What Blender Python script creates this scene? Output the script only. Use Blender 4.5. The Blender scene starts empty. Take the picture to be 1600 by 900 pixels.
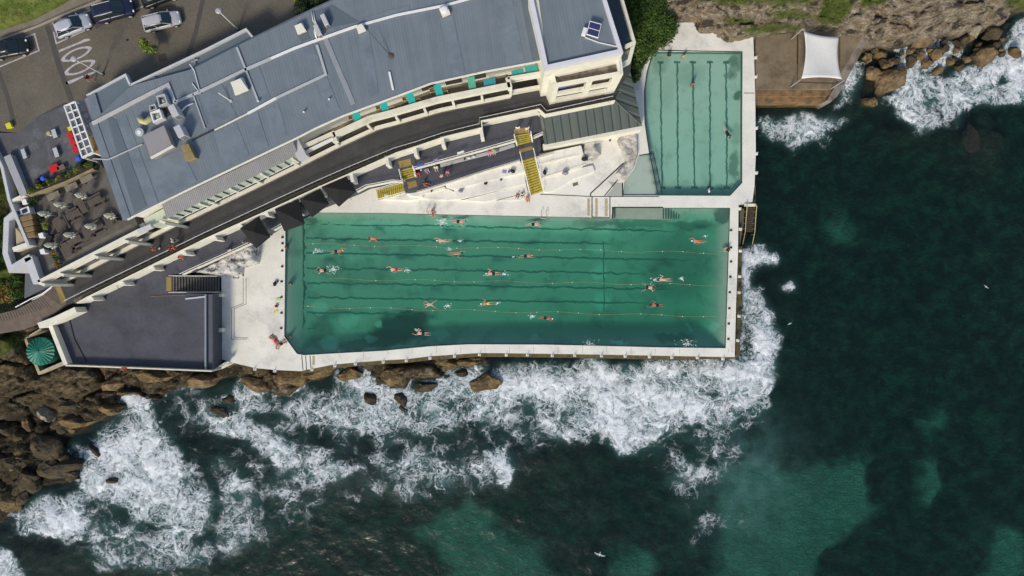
import bpy, bmesh, math, random
import numpy as np
from mathutils import Vector, Matrix, geometry

random.seed(11)
SC = bpy.context.scene
COL = SC.collection
R = math.radians

# ------------------------------------------------------------------ camera, world, sun, exposure
H = 88.9                       # camera height above the pool deck (z = 0)
F = 1066.667                   # focal length in photo pixels (24 mm on a 36 mm sensor, 1600 px wide)
cam = bpy.data.cameras.new('camera')
cam.lens = 24.0; cam.sensor_width = 36.0; cam.clip_start = 0.5; cam.clip_end = 3000
camo = bpy.data.objects.new('camera', cam); COL.objects.link(camo)
camo.location = (0, 0, H); camo.rotation_euler = (0, 0, 0)
SC.camera = camo

SUN_EL = 40.0
sx, sy = -0.36, -0.933         # direction towards the sun, seen from above
w = bpy.data.worlds.new('World'); SC.world = w; w.use_nodes = True
nt = w.node_tree; nt.nodes.clear()
so = nt.nodes.new('ShaderNodeOutputWorld'); bg = nt.nodes.new('ShaderNodeBackground')
sky = nt.nodes.new('ShaderNodeTexSky'); sky.sky_type = 'NISHITA'; sky.sun_disc = False
sky.sun_elevation = R(SUN_EL); sky.sun_rotation = math.atan2(sx, sy)
sky.air_density = 1.0; sky.dust_density = 1.5; sky.ozone_density = 1.0
bg.inputs['Strength'].default_value = 0.14
nt.links.new(sky.outputs[0], bg.inputs[0]); nt.links.new(bg.outputs[0], so.inputs[0])
sl = bpy.data.lights.new('sun', 'SUN'); sl.energy = 2.6; sl.angle = R(11.0); sl.color = (1.0, 0.91, 0.73)
slo = bpy.data.objects.new('sun', sl); COL.objects.link(slo); slo.location = (-60, -100, 90)
d = Vector((sx * math.cos(R(SUN_EL)), sy * math.cos(R(SUN_EL)), math.sin(R(SUN_EL))))
slo.rotation_euler = (-d).to_track_quat('-Z', 'Y').to_euler()
SC.view_settings.view_transform = 'Standard'; SC.view_settings.look = 'None'
SC.view_settings.gamma = 1.0; SC.view_settings.use_curve_mapping = False
SC.view_settings.exposure = 0.20

# ------------------------------------------------------------------ helpers
def P(px, py, z=0.0):
    k = (H - z) / F
    return Vector(((px - 800) * k, (450 - py) * k, z))
def PL(pts, z): return [P(x, y, z) for x, y in pts]

WM = {}
def wmat(o):
    if o is None: return Matrix.Identity(4)
    return WM.get(o.name, Matrix.Identity(4))

def tag(o, label=None, cat=None, group=None, kind=None):
    if label: o['label'] = label
    if cat: o['category'] = cat
    if group: o['group'] = group
    if kind: o['kind'] = kind
    return o

def thing(name, label, cat, loc=(0, 0, 0), rz=0.0, group=None):
    o = bpy.data.objects.new(name, None); COL.objects.link(o)
    o.location = loc; o.rotation_euler = (0, 0, rz); o.empty_display_size = 0.3
    WM[o.name] = Matrix.Translation(Vector(loc)) @ Matrix.Rotation(rz, 4, 'Z')
    return tag(o, label, cat, group)

def children(o): return [c for c in ALLOBJ if c.parent is o]
ALLOBJ = []
def copy_tree(o, parent=None):
    c = o.copy(); COL.objects.link(c); ALLOBJ.append(c)
    if parent is not None:
        c.parent = parent
    for ch in [k for k in list(ALLOBJ) if k.parent is o]:
        copy_tree(ch, c)
    return c

class MB:
    def __init__(s): s.v = []; s.f = []
    def add(s, vs, fs):
        n = len(s.v); s.v += [tuple(x) for x in vs]; s.f += [tuple(i + n for i in f) for f in fs]; return s
    def box(s, c, sz, rz=0.0, rx=0.0, ry=0.0):
        m = Matrix.Translation(Vector(c)) @ Matrix.Rotation(rz, 4, 'Z') @ Matrix.Rotation(ry, 4, 'Y') @ Matrix.Rotation(rx, 4, 'X')
        x, y, z = sz[0] / 2, sz[1] / 2, sz[2] / 2
        vs = [m @ Vector((a * x, b * y, c_ * z)) for c_ in (-1, 1) for a, b in ((-1, -1), (1, -1), (1, 1), (-1, 1))]
        return s.add(vs, [(3, 2, 1, 0), (4, 5, 6, 7), (0, 1, 5, 4), (1, 2, 6, 5), (2, 3, 7, 6), (3, 0, 4, 7)])
    def bar(s, a, b, w, h, up=0.0):
        a = Vector(a); b = Vector(b); d = b - a; L = d.length
        if L < 1e-6: return s
        q = d.to_track_quat('X', 'Z'); m = Matrix.Translation((a + b) / 2) @ q.to_matrix().to_4x4()
        vs = [m @ Vector((p * L / 2, q_ * w / 2, r * h / 2)) for r in (-1, 1) for p, q_ in ((-1, -1), (1, -1), (1, 1), (-1, 1))]
        return s.add(vs, [(3, 2, 1, 0), (4, 5, 6, 7), (0, 1, 5, 4), (1, 2, 6, 5), (2, 3, 7, 6), (3, 0, 4, 7)])
    def prism(s, poly, z0, z1, holes=()):
        """poly: list of (x,y) or Vector; closed prism with optional holes (top at z1; z1 may be a list)."""
        loops = [[Vector((p[0], p[1], 0)) for p in poly]] + [[Vector((p[0], p[1], 0)) for p in h] for h in holes]
        tris = geometry.tessellate_polygon(loops)
        flat = [p for l in loops for p in l]; n = len(flat)
        vs = [(p.x, p.y, z1) for p in flat] + [(p.x, p.y, z0) for p in flat]
        fs = []
        for t in tris:
            a, b, c = [flat[i] for i in t]
            up = (b - a).cross(c - a).z > 0
            t = t if up else t[::-1]
            fs.append(tuple(t)); fs.append(tuple(i + n for i in t[::-1]))
        o = 0
        for li, l in enumerate(loops):
            m = len(l); area = sum(l[i].x * l[(i + 1) % m].y - l[(i + 1) % m].x * l[i].y for i in range(m))
            ccw = area > 0
            if li > 0: ccw = not ccw
            for i in range(m):
                j = (i + 1) % m
                q = (o + i, o + j, o + j + n, o + i + n)
                fs.append(q[::-1] if ccw else q)
            o += m
        return s.add(vs, fs)
    def sheet(s, pts, t=0.03):
        """3-D polygon (convex, any z) thickened downward by t"""
        n = len(pts)
        vs = [tuple(p) for p in pts] + [(p[0], p[1], p[2] - t) for p in pts]
        a = sum(pts[i][0] * pts[(i + 1) % n][1] - pts[(i + 1) % n][0] * pts[i][1] for i in range(n))
        top = tuple(range(n)); bot = tuple(range(2 * n - 1, n - 1, -1))
        fs = [top if a > 0 else top[::-1], bot if a > 0 else bot[::-1]]
        for i in range(n):
            j = (i + 1) % n; q = (i, i + n, j + n, j)
            fs.append(q if a > 0 else q[::-1])
        return s.add(vs, fs)
    def wall(s, pts, w, z0, z1, side=0.0):
        """ribbon wall along a polyline of (x,y); side shifts the wall sideways (-1 right .. +1 left)"""
        pts = [Vector((p[0], p[1])) for p in pts]; n = len(pts); L = []; Rr = []
        for i in range(n):
            if i == 0: d = (pts[1] - pts[0]).normalized(); nrm = Vector((-d.y, d.x)); k = 1
            elif i == n - 1: d = (pts[-1] - pts[-2]).normalized(); nrm = Vector((-d.y, d.x)); k = 1
            else:
                d1 = (pts[i] - pts[i - 1]).normalized(); d2 = (pts[i + 1] - pts[i]).normalized()
                n1 = Vector((-d1.y, d1.x)); n2 = Vector((-d2.y, d2.x)); nrm = (n1 + n2)
                nrm = nrm.normalized() if nrm.length > 1e-4 else n1
                k = min(2.5, 1 / max(0.3, nrm.dot(n1)))
            L.append(pts[i] + nrm * k * w * (0.5 + side / 2)); Rr.append(pts[i] - nrm * k * w * (0.5 - side / 2))
        vs = []; fs = []
        for i in range(n):
            vs += [(L[i].x, L[i].y, z0), (Rr[i].x, Rr[i].y, z0), (Rr[i].x, Rr[i].y, z1), (L[i].x, L[i].y, z1)]
        for i in range(n - 1):
            a = i * 4; b = a + 4
            fs += [(a + 3, a + 2, b + 2, b + 3), (a + 1, b + 1, b + 2, a + 2), (a, a + 3, b + 3, b), (a, b, b + 1, a + 1)]
        fs += [(0, 1, 2, 3), (4 * n - 1, 4 * n - 2, 4 * n - 3, 4 * n - 4)]
        return s.add(vs, fs)
    def tube(s, pts, r, n=6, r1=None):
        pts = [Vector(p) for p in pts]; m = len(pts); r1 = r if r1 is None else r1
        base = len(s.v); ref = Vector((0.13, 0.21, 1)).normalized(); fs = []; vs = []
        for i, p in enumerate(pts):
            d = (pts[min(i + 1, m - 1)] - pts[max(i - 1, 0)]).normalized()
            a = d.cross(ref); a = a.normalized() if a.length > 1e-3 else Vector((1, 0, 0)); b = d.cross(a)
            rr = r + (r1 - r) * i / max(1, m - 1)
            for k in range(n):
                t = 2 * math.pi * k / n; vs.append(p + a * math.cos(t) * rr + b * math.sin(t) * rr)
        for i in range(m - 1):
            for k in range(n):
                k2 = (k + 1) % n; fs.append((i * n + k, (i + 1) * n + k, (i + 1) * n + k2, i * n + k2))
        fs.append(tuple(range(n))); fs.append(tuple(range(m * n - 1, (m - 1) * n - 1, -1)))
        return s.add(vs, fs)
    def lathe(s, c, prof, n=20):
        vs = []; fs = []; m = len(prof)
        for r, z in prof:
            for k in range(n):
                t = 2 * math.pi * k / n; vs.append((c[0] + r * math.cos(t), c[1] + r * math.sin(t), c[2] + z))
        for i in range(m - 1):
            for k in range(n):
                k2 = (k + 1) % n; fs.append((i * n + k, i * n + k2, (i + 1) * n + k2, (i + 1) * n + k))
        fs.append(tuple(range(n - 1, -1, -1))); fs.append(tuple(range((m - 1) * n, m * n)))
        return s.add(vs, fs)
    def ball(s, c, r, nu=10, nv=6, sq=(1, 1, 1)):
        c = Vector(c); vs = [(c.x, c.y, c.z - r * sq[2])]; fs = []
        for j in range(1, nv):
            ph = -math.pi / 2 + math.pi * j / nv
            for k in range(nu):
                t = 2 * math.pi * k / nu
                vs.append((c.x + r * sq[0] * math.cos(ph) * math.cos(t), c.y + r * sq[1] * math.cos(ph) * math.sin(t), c.z + r * sq[2] * math.sin(ph)))
        vs.append((c.x, c.y, c.z + r * sq[2])); top = len(vs) - 1
        for k in range(nu):
            k2 = (k + 1) % nu; fs.append((0, 1 + k2, 1 + k)); fs.append((top, 1 + (nv - 2) * nu + k, 1 + (nv - 2) * nu + k2))
            for j in range(nv - 2):
                a = 1 + j * nu; fs.append((a + k, a + k2, a + nu + k2, a + nu + k))
        return s.add(vs, fs)
    def cap(s, a, b, r0, r1, n=10):
        """tapered capsule with round ends"""
        a = Vector(a); b = Vector(b); d = (b - a); L = max(d.length, 1e-4); d = d / L
        q = d.to_track_quat('Z', 'X').to_matrix()
        prof = [(math.sin(t) * r0, -math.cos(t) * r0) for t in (0.02, .5, 1.0, 1.5708)] + \
               [(math.cos(t) * r1, L + math.sin(t) * r1) for t in (0, .55, 1.05, 1.55)]
        t = MB().lathe((0, 0, 0), prof, n)
        return s.add([a + q @ Vector(v) for v in t.v], t.f)
    def build(s, name, mat, parent=None, smooth=False, local=False, bevel=0.0, uv=None):
        me = bpy.data.meshes.new(name)
        if parent is not None and not local:
            inv = wmat(parent).inverted(); vs = [tuple(inv @ Vector(v)) for v in s.v]
        else: vs = s.v
        me.from_pydata(vs, [], s.f); me.update()
        if mat is not None: me.materials.append(mat)
        if smooth: me.polygons.foreach_set('use_smooth', [True] * len(me.polygons))
        if uv is not None:
            ul = me.uv_layers.new(name='UVMap')
            arr = np.zeros(len(me.loops) * 2, dtype=np.float32)
            vi = np.zeros(len(me.loops), dtype=np.int32); me.loops.foreach_get('vertex_index', vi)
            uva = np.array(uv, dtype=np.float32); arr[0::2] = uva[vi, 0]; arr[1::2] = uva[vi, 1]
            ul.data.foreach_set('uv', arr)
        o = bpy.data.objects.new(name, me); COL.objects.link(o); ALLOBJ.append(o)
        if parent is not None:
            o.parent = parent; WM[o.name] = wmat(parent).copy()
        if bevel > 0:
            b = o.modifiers.new('bevel', 'BEVEL'); b.width = bevel; b.segments = 2; b.limit_method = 'ANGLE'
        return o

# ------------------------------------------------------------------ materials
MATS = {}
def nd(t, k, **kw):
    n = t.nodes.new(k)
    for a, b in kw.items():
        if a in n.inputs.keys(): n.inputs[a].default_value = b
        else: setattr(n, a, b)
    return n
def mat(name, col, rough=0.7, var=0.15, scale=1.5, bump=0.0, bscale=8.0, col2=None, metal=0.0, thr=(0.45, 0.62), fine=0.06, spec=0.4):
    """base colour with large soft blotches, fine grain and optional stains of a second colour"""
    if name in MATS: return MATS[name]
    m = bpy.data.materials.new(name); m.use_nodes = True; t = m.node_tree; t.nodes.clear(); L = t.links.new
    out = nd(t, 'ShaderNodeOutputMaterial'); b = nd(t, 'ShaderNodeBsdfPrincipled')
    b.inputs['Roughness'].default_value = rough; b.inputs['Metallic'].default_value = metal
    b.inputs['Specular IOR Level'].default_value = spec
    g = nd(t, 'ShaderNodeNewGeometry')
    n1 = nd(t, 'ShaderNodeTexNoise', Scale=scale, Detail=6.0, Roughness=0.62); L(g.outputs['Position'], n1.inputs['Vector'])
    n2 = nd(t, 'ShaderNodeTexNoise', Scale=scale * 14, Detail=3.0); L(g.outputs['Position'], n2.inputs['Vector'])
    mr = nd(t, 'ShaderNodeMapRange'); mr.inputs['From Min'].default_value = 0.3; mr.inputs['From Max'].default_value = 0.7
    mr.inputs['To Min'].default_value = 1 - var; mr.inputs['To Max'].default_value = 1 + var * 0.6
    L(n1.outputs[0], mr.inputs['Value'])
    mr2 = nd(t, 'ShaderNodeMapRange'); mr2.inputs['From Min'].default_value = 0.3; mr2.inputs['From Max'].default_value = 0.7
    mr2.inputs['To Min'].default_value = 1 - fine; mr2.inputs['To Max'].default_value = 1 + fine
    L(n2.outputs[0], mr2.inputs['Value'])
    mul = nd(t, 'ShaderNodeMath', operation='MULTIPLY'); L(mr.outputs[0], mul.inputs[0]); L(mr2.outputs[0], mul.inputs[1])
    base = nd(t, 'ShaderNodeRGB'); base.outputs[0].default_value = (*col, 1)
    src = base.outputs[0]
    if col2 is not None:
        n3 = nd(t, 'ShaderNodeTexNoise', Scale=scale * 0.8, Detail=8.0, Roughness=0.7)
        mp = nd(t, 'ShaderNodeMapping'); mp.inputs['Location'].default_value = (31, 17, 5); L(g.outputs['Position'], mp.inputs[0]); L(mp.outputs[0], n3.inputs['Vector'])
        cr = nd(t, 'ShaderNodeMapRange'); cr.interpolation_type = 'SMOOTHSTEP'
        cr.inputs['From Min'].default_value = thr[0]; cr.inputs['From Max'].default_value = thr[1]; L(n3.outputs[0], cr.inputs['Value'])
        mx = nd(t, 'ShaderNodeMix', data_type='RGBA'); L(cr.outputs[0], mx.inputs[0]); L(src, mx.inputs[6]); mx.inputs[7].default_value = (*col2, 1)
        src = mx.outputs[2]
    vm = nd(t, 'ShaderNodeVectorMath', operation='SCALE'); L(src, vm.inputs[0]); L(mul.outputs[0], vm.inputs['Scale'])
    L(vm.outputs[0], b.inputs['Base Color'])
    if bump > 0:
        n4 = nd(t, 'ShaderNodeTexNoise', Scale=bscale, Detail=5.0); L(g.outputs['Position'], n4.inputs['Vector'])
        bp = nd(t, 'ShaderNodeBump', Strength=bump, Distance=0.1); L(n4.outputs[0], bp.inputs['Height']); L(bp.outputs[0], b.inputs['Normal'])
    L(b.outputs[0], out.inputs[0]); MATS[name] = m
    return m

# ------------------------------------------------------------------ numpy noise
def _h(ix, iy, s):
    v = np.sin(ix * 127.1 + iy * 311.7 + s * 74.7) * 43758.5453
    return v - np.floor(v)
def vn(x, y, s=0):
    ix = np.floor(x); iy = np.floor(y); fx = x - ix; fy = y - iy
    fx = fx * fx * (3 - 2 * fx); fy = fy * fy * (3 - 2 * fy)
    a = _h(ix, iy, s); b = _h(ix + 1, iy, s); c = _h(ix, iy + 1, s); d = _h(ix + 1, iy + 1, s)
    return a + (b - a) * fx + (c - a) * fy + (a - b - c + d) * fx * fy
def fbm(x, y, o=5, s=0, g=0.5):
    r = 0; a = 1; t = 0
    for i in range(o):
        r = r + a * vn(x, y, s + i * 13); t += a; a *= g
        x, y = x * 1.96 + 3.1 + y * 0.3, y * 1.96 + 1.7 - x * 0.3
    return r / t
def voro(x, y, s=0):
    ix = np.floor(x); iy = np.floor(y)
    f1 = np.full(x.shape, 9.0); f2 = np.full(x.shape, 9.0); cx = np.zeros(x.shape); cy = np.zeros(x.shape); dx = np.zeros(x.shape); dy = np.zeros(x.shape)
    for i in (-1, 0, 1):
        for j in (-1, 0, 1):
            gx = ix + i; gy = iy + j
            px = gx + 0.12 + 0.76 * _h(gx, gy, s); py = gy + 0.12 + 0.76 * _h(gx, gy, s + 5)
            ddx = x - px; ddy = y - py; d = np.sqrt(ddx ** 2 + ddy ** 2)
            n = d < f1
            f2 = np.where(n, f1, np.minimum(f2, d)); f1 = np.where(n, d, f1)
            cx = np.where(n, gx, cx); cy = np.where(n, gy, cy); dx = np.where(n, ddx, dx); dy = np.where(n, ddy, dy)
    return f1, f2, cx, cy, dx, dy
def sst(a, b, x):
    t = np.clip((x - a) / (b - a), 0, 1); return t * t * (3 - 2 * t)
def polysd(X, Y, poly):
    """signed distance, positive inside"""
    n = len(poly); best = np.full(X.shape, 1e9); ins = np.zeros(X.shape, bool)
    for i in range(n):
        ax, ay = poly[i][0], poly[i][1]; bx, by = poly[(i + 1) % n][0], poly[(i + 1) % n][1]
        ex, ey = bx - ax, by - ay; l2 = ex * ex + ey * ey + 1e-9
        t = np.clip(((X - ax) * ex + (Y - ay) * ey) / l2, 0, 1)
        d = (X - ax - t * ex) ** 2 + (Y - ay - t * ey) ** 2
        best = np.minimum(best, d)
        c = ((ay > Y) != (by > Y)) & (X < (bx - ax) * (Y - ay) / ((by - ay) if abs(by - ay) > 1e-9 else 1e-9) + ax)
        ins ^= c
    return np.where(ins, 1, -1) * np.sqrt(best)
def axis(lo, hi, step, far):
    inner = np.arange(lo, hi + step / 2, step)
    out = []; d = step * 3; p = hi
    while p < far: p += d; d *= 1.5; out.append(p)
    out2 = []; d = step * 3; p = lo
    while p > -far: p -= d; d *= 1.5; out2.append(p)
    return np.array(out2[::-1] + list(inner) + out)
def gridmesh(name, xs, ys, Z, mat_, attrs, keep=None, skirt=None):
    nx, ny = len(xs), len(ys)
    X, Y = np.meshgrid(xs, ys)
    co = np.stack([X.ravel(), Y.ravel(), Z.ravel()], 1)
    i = np.arange(nx - 1); j = np.arange(ny - 1); I, J = np.meshgrid(i, j)
    a = (J * nx + I).ravel(); q = np.stack([a, a + 1, a + nx + 1, a + nx], 1)
    if keep is not None:
        k = keep.ravel()[q].any(1); q = q[k]
    if skirt is not None:
        ring = list(range(nx)) + [r * nx + nx - 1 for r in range(1, ny)] + [(ny - 1) * nx + c for c in range(nx - 2, -1, -1)] + [r * nx for r in range(ny - 2, 0, -1)]
        n0 = len(co); low = co[ring].copy(); low[:, 2] = skirt
        co = np.concatenate([co, low]); m = len(ring); rr = np.array(ring); k = np.arange(m)
        sq = np.stack([rr, n0 + k, n0 + (k + 1) % m, rr[(k + 1) % m]], 1)
        q = np.concatenate([q, sq])
    me = bpy.data.meshes.new(name)
    me.vertices.add(len(co)); me.vertices.foreach_set('co', co.astype(np.float32).ravel())
    me.loops.add(q.size); me.loops.foreach_set('vertex_index', q.astype(np.int32).ravel())
    me.polygons.add(len(q)); me.polygons.foreach_set('loop_start', np.arange(0, q.size, 4, dtype=np.int32))
    try: me.polygons.foreach_set('loop_total', np.full(len(q), 4, dtype=np.int32))
    except Exception: pass
    me.polygons.foreach_set('use_smooth', [True] * len(q))
    if skirt is not None:
        me.polygons.add(1) if False else None
    me.update(calc_edges=True); me.validate()
    for an, av in attrs.items():
        at = me.attributes.new(an, 'FLOAT', 'POINT'); vv = np.zeros(len(co), np.float32); vv[:av.size] = av.ravel(); at.data.foreach_set('value', vv)
    me.materials.append(mat_)
    o = bpy.data.objects.new(name, me); COL.objects.link(o); ALLOBJ.append(o)
    return o
# ------------------------------------------------------------------ layout levels
SEA = -3.0; PROM = 4.6; TERR = 3.0; PATH = 1.8; ROAD = 9.5; CAFE = 9.0; ROOF = 13.0; BLOCK = 15.0

def G(px, py, z=0.0):      # photo pixel -> world (x, y) at level z
    p = P(px, py, z); return (p.x, p.y)
def GL(pts, z=0.0): return [G(x, y, z) for x, y in pts]

DECK = [(346,463),(340,521),(340,560),(348,562),(365,567),(398,575),(429,578),(469,580),(488,576),(522,569.5),(560,566),(600,563),(636,561),(673,556.5),(710,554),(749,551.5),(800,552),(863,553),(940,554),(1040,556),(1148,558),(1150,480),(1153,400),(1154,320),(1175.6,315.6),(1179,289),(1181,240),(1180,146),(1177,55),(1160,50),(1120,38),(1080,35),(1040,36),(1016,55),(985,110),(985,200),(900,200),(640,270),(560,296),(470,320),(385,372),(346,430)]
POOL = [(446,334),(500,332),(600,332.5),(700,335),(920,339.5),(955,341),(957,324.5),(1061,324.5),(1141,324.5),(1140,360),(1137,450),(1134,544),(1040,543),(920,540),(850,538.5),(733,538),(673,541),(620,546),(600,548),(509,553),(476,555),(464,553),(444,525.6),(445,460)]
KIDS = [(1021,80.5),(1100,81),(1160.5,81.5),(1160,180),(1160,285.5),(1141,306),(1036,305.5),(973,305.5),(975.6,284),(991,264),(998,243),(1015,240),(1008,193),(1007,142),(1011,113)]
TERRP = [(82,503),(104,573),(331,578.5),(331,460),(262,457),(262,430),(300,424),(387,380),(430,352),(480,328),(555,298),(571,290),(613,281),(624,281.5),(625,266),(646,260.3),(700,246.5),(802,218.5),(803,212),(829,207.3),(850,205),(842,160),(600,200),(390,330),(300,378),(104,480)]

# ------------------------------------------------------------------ terrain: seabed, rock shelf and cliff, one sheet
xs = axis(-70, 70, 0.22, 900); ys = axis(-42, 42, 0.22, 900)
X, Y = np.meshgrid(xs, ys)
wx = X + 2.2 * (fbm(X * .25, Y * .25, 4, 1) - .5); wy = Y + 2.2 * (fbm(X * .25, Y * .25, 4, 2) - .5)
wx2 = X + 0.9 * (fbm(X * .8, Y * .8, 4, 51) - .5); wy2 = Y + 0.9 * (fbm(X * .8, Y * .8, 4, 52) - .5)

SAND = [[(1130,740),(1180,715),(1232,730),(1290,730),(1340,715),(1362,720),(1366,790),(1325,850),(1280,870),(1275,960),(1110,960),(1120,860)],
        [(640,830),(690,800),(730,780),(770,800),(800,830),(850,850),(862,900),(860,960),(690,960),(700,880)],
        [(1540,850),(1570,820),(1600,840),(1600,960),(1520,960)], [(1440,720),(1460,715),(1470,760),(1455,790),(1435,780)],
        [(1290,350),(1320,340),(1340,380),(1300,385)], [(960,860),(1010,850),(1040,880),(1020,930),(950,930)], [(1440,660),(1475,640),(1480,670),(1450,680)]]
sand = np.zeros(X.shape)
for s_ in SAND:
    sd = polysd(wx, wy, GL(s_, -9.0)); sand = np.maximum(sand, sst(-1.2, 1.6, sd + 2.4 * (fbm(X * .5, Y * .5, 5, 55) - .5)))
bed = -9.2 + 2.6 * (fbm(X * .07, Y * .07, 4, 8) - .5) * 2 + 1.4 * (fbm(wx * .35, wy * .35, 5, 9) - .5)
bed = bed * (1 - sand) + (-8.8) * sand
reefs = [((560,740),(260,60),3.2), ((800,730),(120,45),3.6), ((1530,220),(60,70),3.6), ((1430,215),(80,35),3.0), ((1240,172),(90,22),5.0), ((60,880),(170,60),4.2), ((460,760),(90,40),2.2), ((1250,130),(90,50),4.5), ((700,600),(400,60),4.0), ((1180,470),(50,120),2.5)]
brown = np.zeros(X.shape)
for (c_, r_, a_) in reefs:
    cx, cy = G(c_[0], c_[1], -6); q = ((wx - cx) / (r_[0] / 11.3)) ** 2 + ((wy - cy) / (r_[1] / 11.3)) ** 2
    k = np.exp(-q * 1.2); bed += a_ * k * (0.75 + 0.5 * (fbm(wx * .5, wy * .5, 5, 12))); brown = np.maximum(brown, k)

bed = np.minimum(bed, SEA - 1.55)
# left shore
SHORE = [(-200,860),(0,822),(28,792),(58,765),(90,762),(128,752),(122,725),(102,700),(104,690),(125,682),(140,668),(158,660),(190,648),(186,632),(196,620),(222,622),(248,626),(262,618),(300,608),(334,596),(366,592),(386,612),(420,617),(448,624),(484,602),(514,590),(524,574),(560,570),(572,582),(586,606),(636,606),(644,585),(660,592),(690,588),(706,568),(764,572),(768,548),(640,520),(420,500),(300,470),(60,380),(-300,300)]
sd = polysd(wx2, wy2, GL(SHORE, -2.6))
inside = sst(-1.2, 0.6, sd)
f1, f2, cx_, cy_, dx_, dy_ = voro((wx2 * .6 + wx * .4) / 7.5 + .35 * wy2 / 5, (wy2 * .5 + wy * .5) / 4.6, 3)
rn = _h(cx_, cy_, 21); tx = (_h(cx_, cy_, 22) - .5); ty = (_h(cx_, cy_, 23) - .5)
crack = 1 - (1 - sst(0.0, 0.10, f2 - f1)) * sst(.35, .6, fbm(X * .3 + 7, Y * .3, 3, 19) + .1)
g1, g2, gx_, gy_, ex_, ey_ = voro(wx2 / 2.6 + 9, wy2 / 1.5 + wx2 * .2, 6)
crk2 = sst(0.0, 0.2, g2 - g1)
yl = Y - G(0, 600, 0)[1]
slope_up = np.clip((sd) * 0.30, 0, 4.2)
cove = polysd(wx, wy, GL([(-60,640),(60,600),(130,640),(190,655),(130,700),(130,755),(60,770),(-60,830)], -2))
hill = 3.6 * sst(G(200,0)[0], G(-40,0)[0], X) * sst(-18, -6, Y) 
land = SEA + 0.3 + slope_up + hill * sst(2, 8, sd) + (rn - .4) * 1.7 + (tx * dx_ + ty * dy_) * 2.4 - 1.9 * (1 - crack) - 0.5 * (1 - crk2) * (0.4 + 0.6 * _h(gx_, gy_, 2)) + 0.35 * (_h(gx_, gy_, 4) - .5)
land = land - 1.0 * sst(-1, 3, cove); land = np.where(sd > .3, np.maximum(land, SEA + .1 + .5 * fbm(wx2 * .7, wy2 * .7, 4, 88)), land)
strata = land * 1.6 + 0.5 * fbm(X * .3, Y * .3, 3, 5); land = land + 0.16 * np.sin(strata * 6.28) + 1.1 * (fbm(wx2 * .9, wy2 * 1.7, 6, 7) - .5)
ter = bed * (1 - inside) + np.maximum(land, bed) * inside
rockm = inside.copy()

# right cliff above the children's pool, running along the top
CLIFF = [(985,-400),(992,20),(1000,34),(1030,44),(1056,40),(1066,37),(1080,44),(1093,54),(1110,56),(1128,64),(1137,70),(1150,68),(1178,60),(1200,56),(1250,52),(1285,46),(1310,50),(1340,54),(1352,62),(1376,66),(1390,62),(1420,66),(1450,58),(1474,56),(1492,44),(1520,48),(1540,38),(1562,38),(1590,28),(1604,10),(1680,-10),(2600,-30),(2600,-400)]
sd = polysd(wx2 * .6 + X * .4, wy2 * .6 + Y * .4, GL(CLIFF, 0.6))
foot = np.where(X > G(1345, 0)[0], -2.6, -0.3)
ledge = fbm(X * .09 + 4, Y * .12, 4, 33)
e = sd + 2.6 * (ledge - .5) + 1.3 * (fbm(X * .6, Y * .6, 4, 39) - .5)
e3 = e + 1.6 * (fbm(X * .2, Y * .3, 3, 35) - .5)
hc = 2.2 * sst(-0.3, .7, e) + 1.2 * sst(1.2, 1.5, e3) + 1.2 * sst(2.1, 2.5, e) + 1.3 * sst(3.3, 3.6, e3) + 1.2 * sst(4.6, 5.2, e) + 1.0 * sst(7, 7.8, e) + 0.16 * np.clip(sd, 0, 50)
f1, f2, cx_, cy_, dx_, dy_ = voro(wx / 5.2, wy / 1.7, 13)
hc = hc + (0.9 * (_h(cx_, cy_, 3) - .5) - 0.55 * (1 - sst(0, .14, f2 - f1))) * sst(0.2, 1.6, sd)
hc = hc + 1.5 * (fbm(wx2 * .6, wy2 * 1.6, 6, 17) - .5) * sst(0, 1, sd) + 0.12 * np.sin(hc * 7 + 3 * fbm(X * .2, Y * .2, 3, 3))
incl = sst(-0.7, 0.3, sd)
ter = np.where(incl > 0, ter * (1 - incl) + (foot + hc) * incl, ter)
rockc = incl.copy()
# rubble apron below the cliff on the right
APR = [(1345,55),(1600,0),(1600,40),(1570,90),(1530,110),(1500,110),(1440,120),(1420,150),(1385,165),(1350,160),(1350,110)]
sd2 = polysd(wx, wy, GL(APR, -3)); ap = sst(-2.5, 1.5, sd2) * (1 - incl)
ter = ter * (1 - ap) + (-3.5 + 1.3 * (fbm(wx * .6, wy * .6, 4, 71) - .5)) * ap

# keep the ground below everything that is built on it
def carve(poly, z, top, m=0.4, keepcliff=False):
    global ter
    t0 = ter.copy()
    s_ = polysd(X, Y, GL(poly, z)); k = sst(-m - .35, -m + .35, s_ + m); ter = np.minimum(ter, ter * (1 - k) + np.minimum(ter, top) * k)
    if keepcliff: ter = np.where(incl > .25, t0, ter)
carve(DECK, 0, -1.0, .4, True); carve(POOL, 0, -5.5, 0.0); carve(KIDS, 0, -5.5, 0.0)
carve(TERRP, 3, 1.4); carve([(1170,57),(1178,57),(1260,48),(1345,46),(1358,58),(1304,160),(1183,160),(1176,160)], 0, -1.2, .4, True)
carve([(-400,-300),(-400,560),(-40,545),(0,524),(60,512),(110,470),(160,470),(380,395),(560,290),(860,220),(1000,205),(1004,110),(996,20),(990,-300)], 3.5, 2.4, 0.2)
carve([(40,528),(98,500),(100,570),(60,590)], 1, -0.2, 0.0)
upl = polysd(X, Y, GL([(-900,-700),(-900,380),(-60,455),(-5,462),(45,438),(50,395),(10,395),(0,300),(-20,230),(0,60),(150,0),(200,-200)], 5))
ter = np.where((upl > 0) & (Y < G(0, 240, 9)[1]) , np.maximum(ter, 3.0 + 4.0 * sst(0, 4, upl) + 0.5 * fbm(X * .6, Y * .6, 4, 2)), ter)

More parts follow.
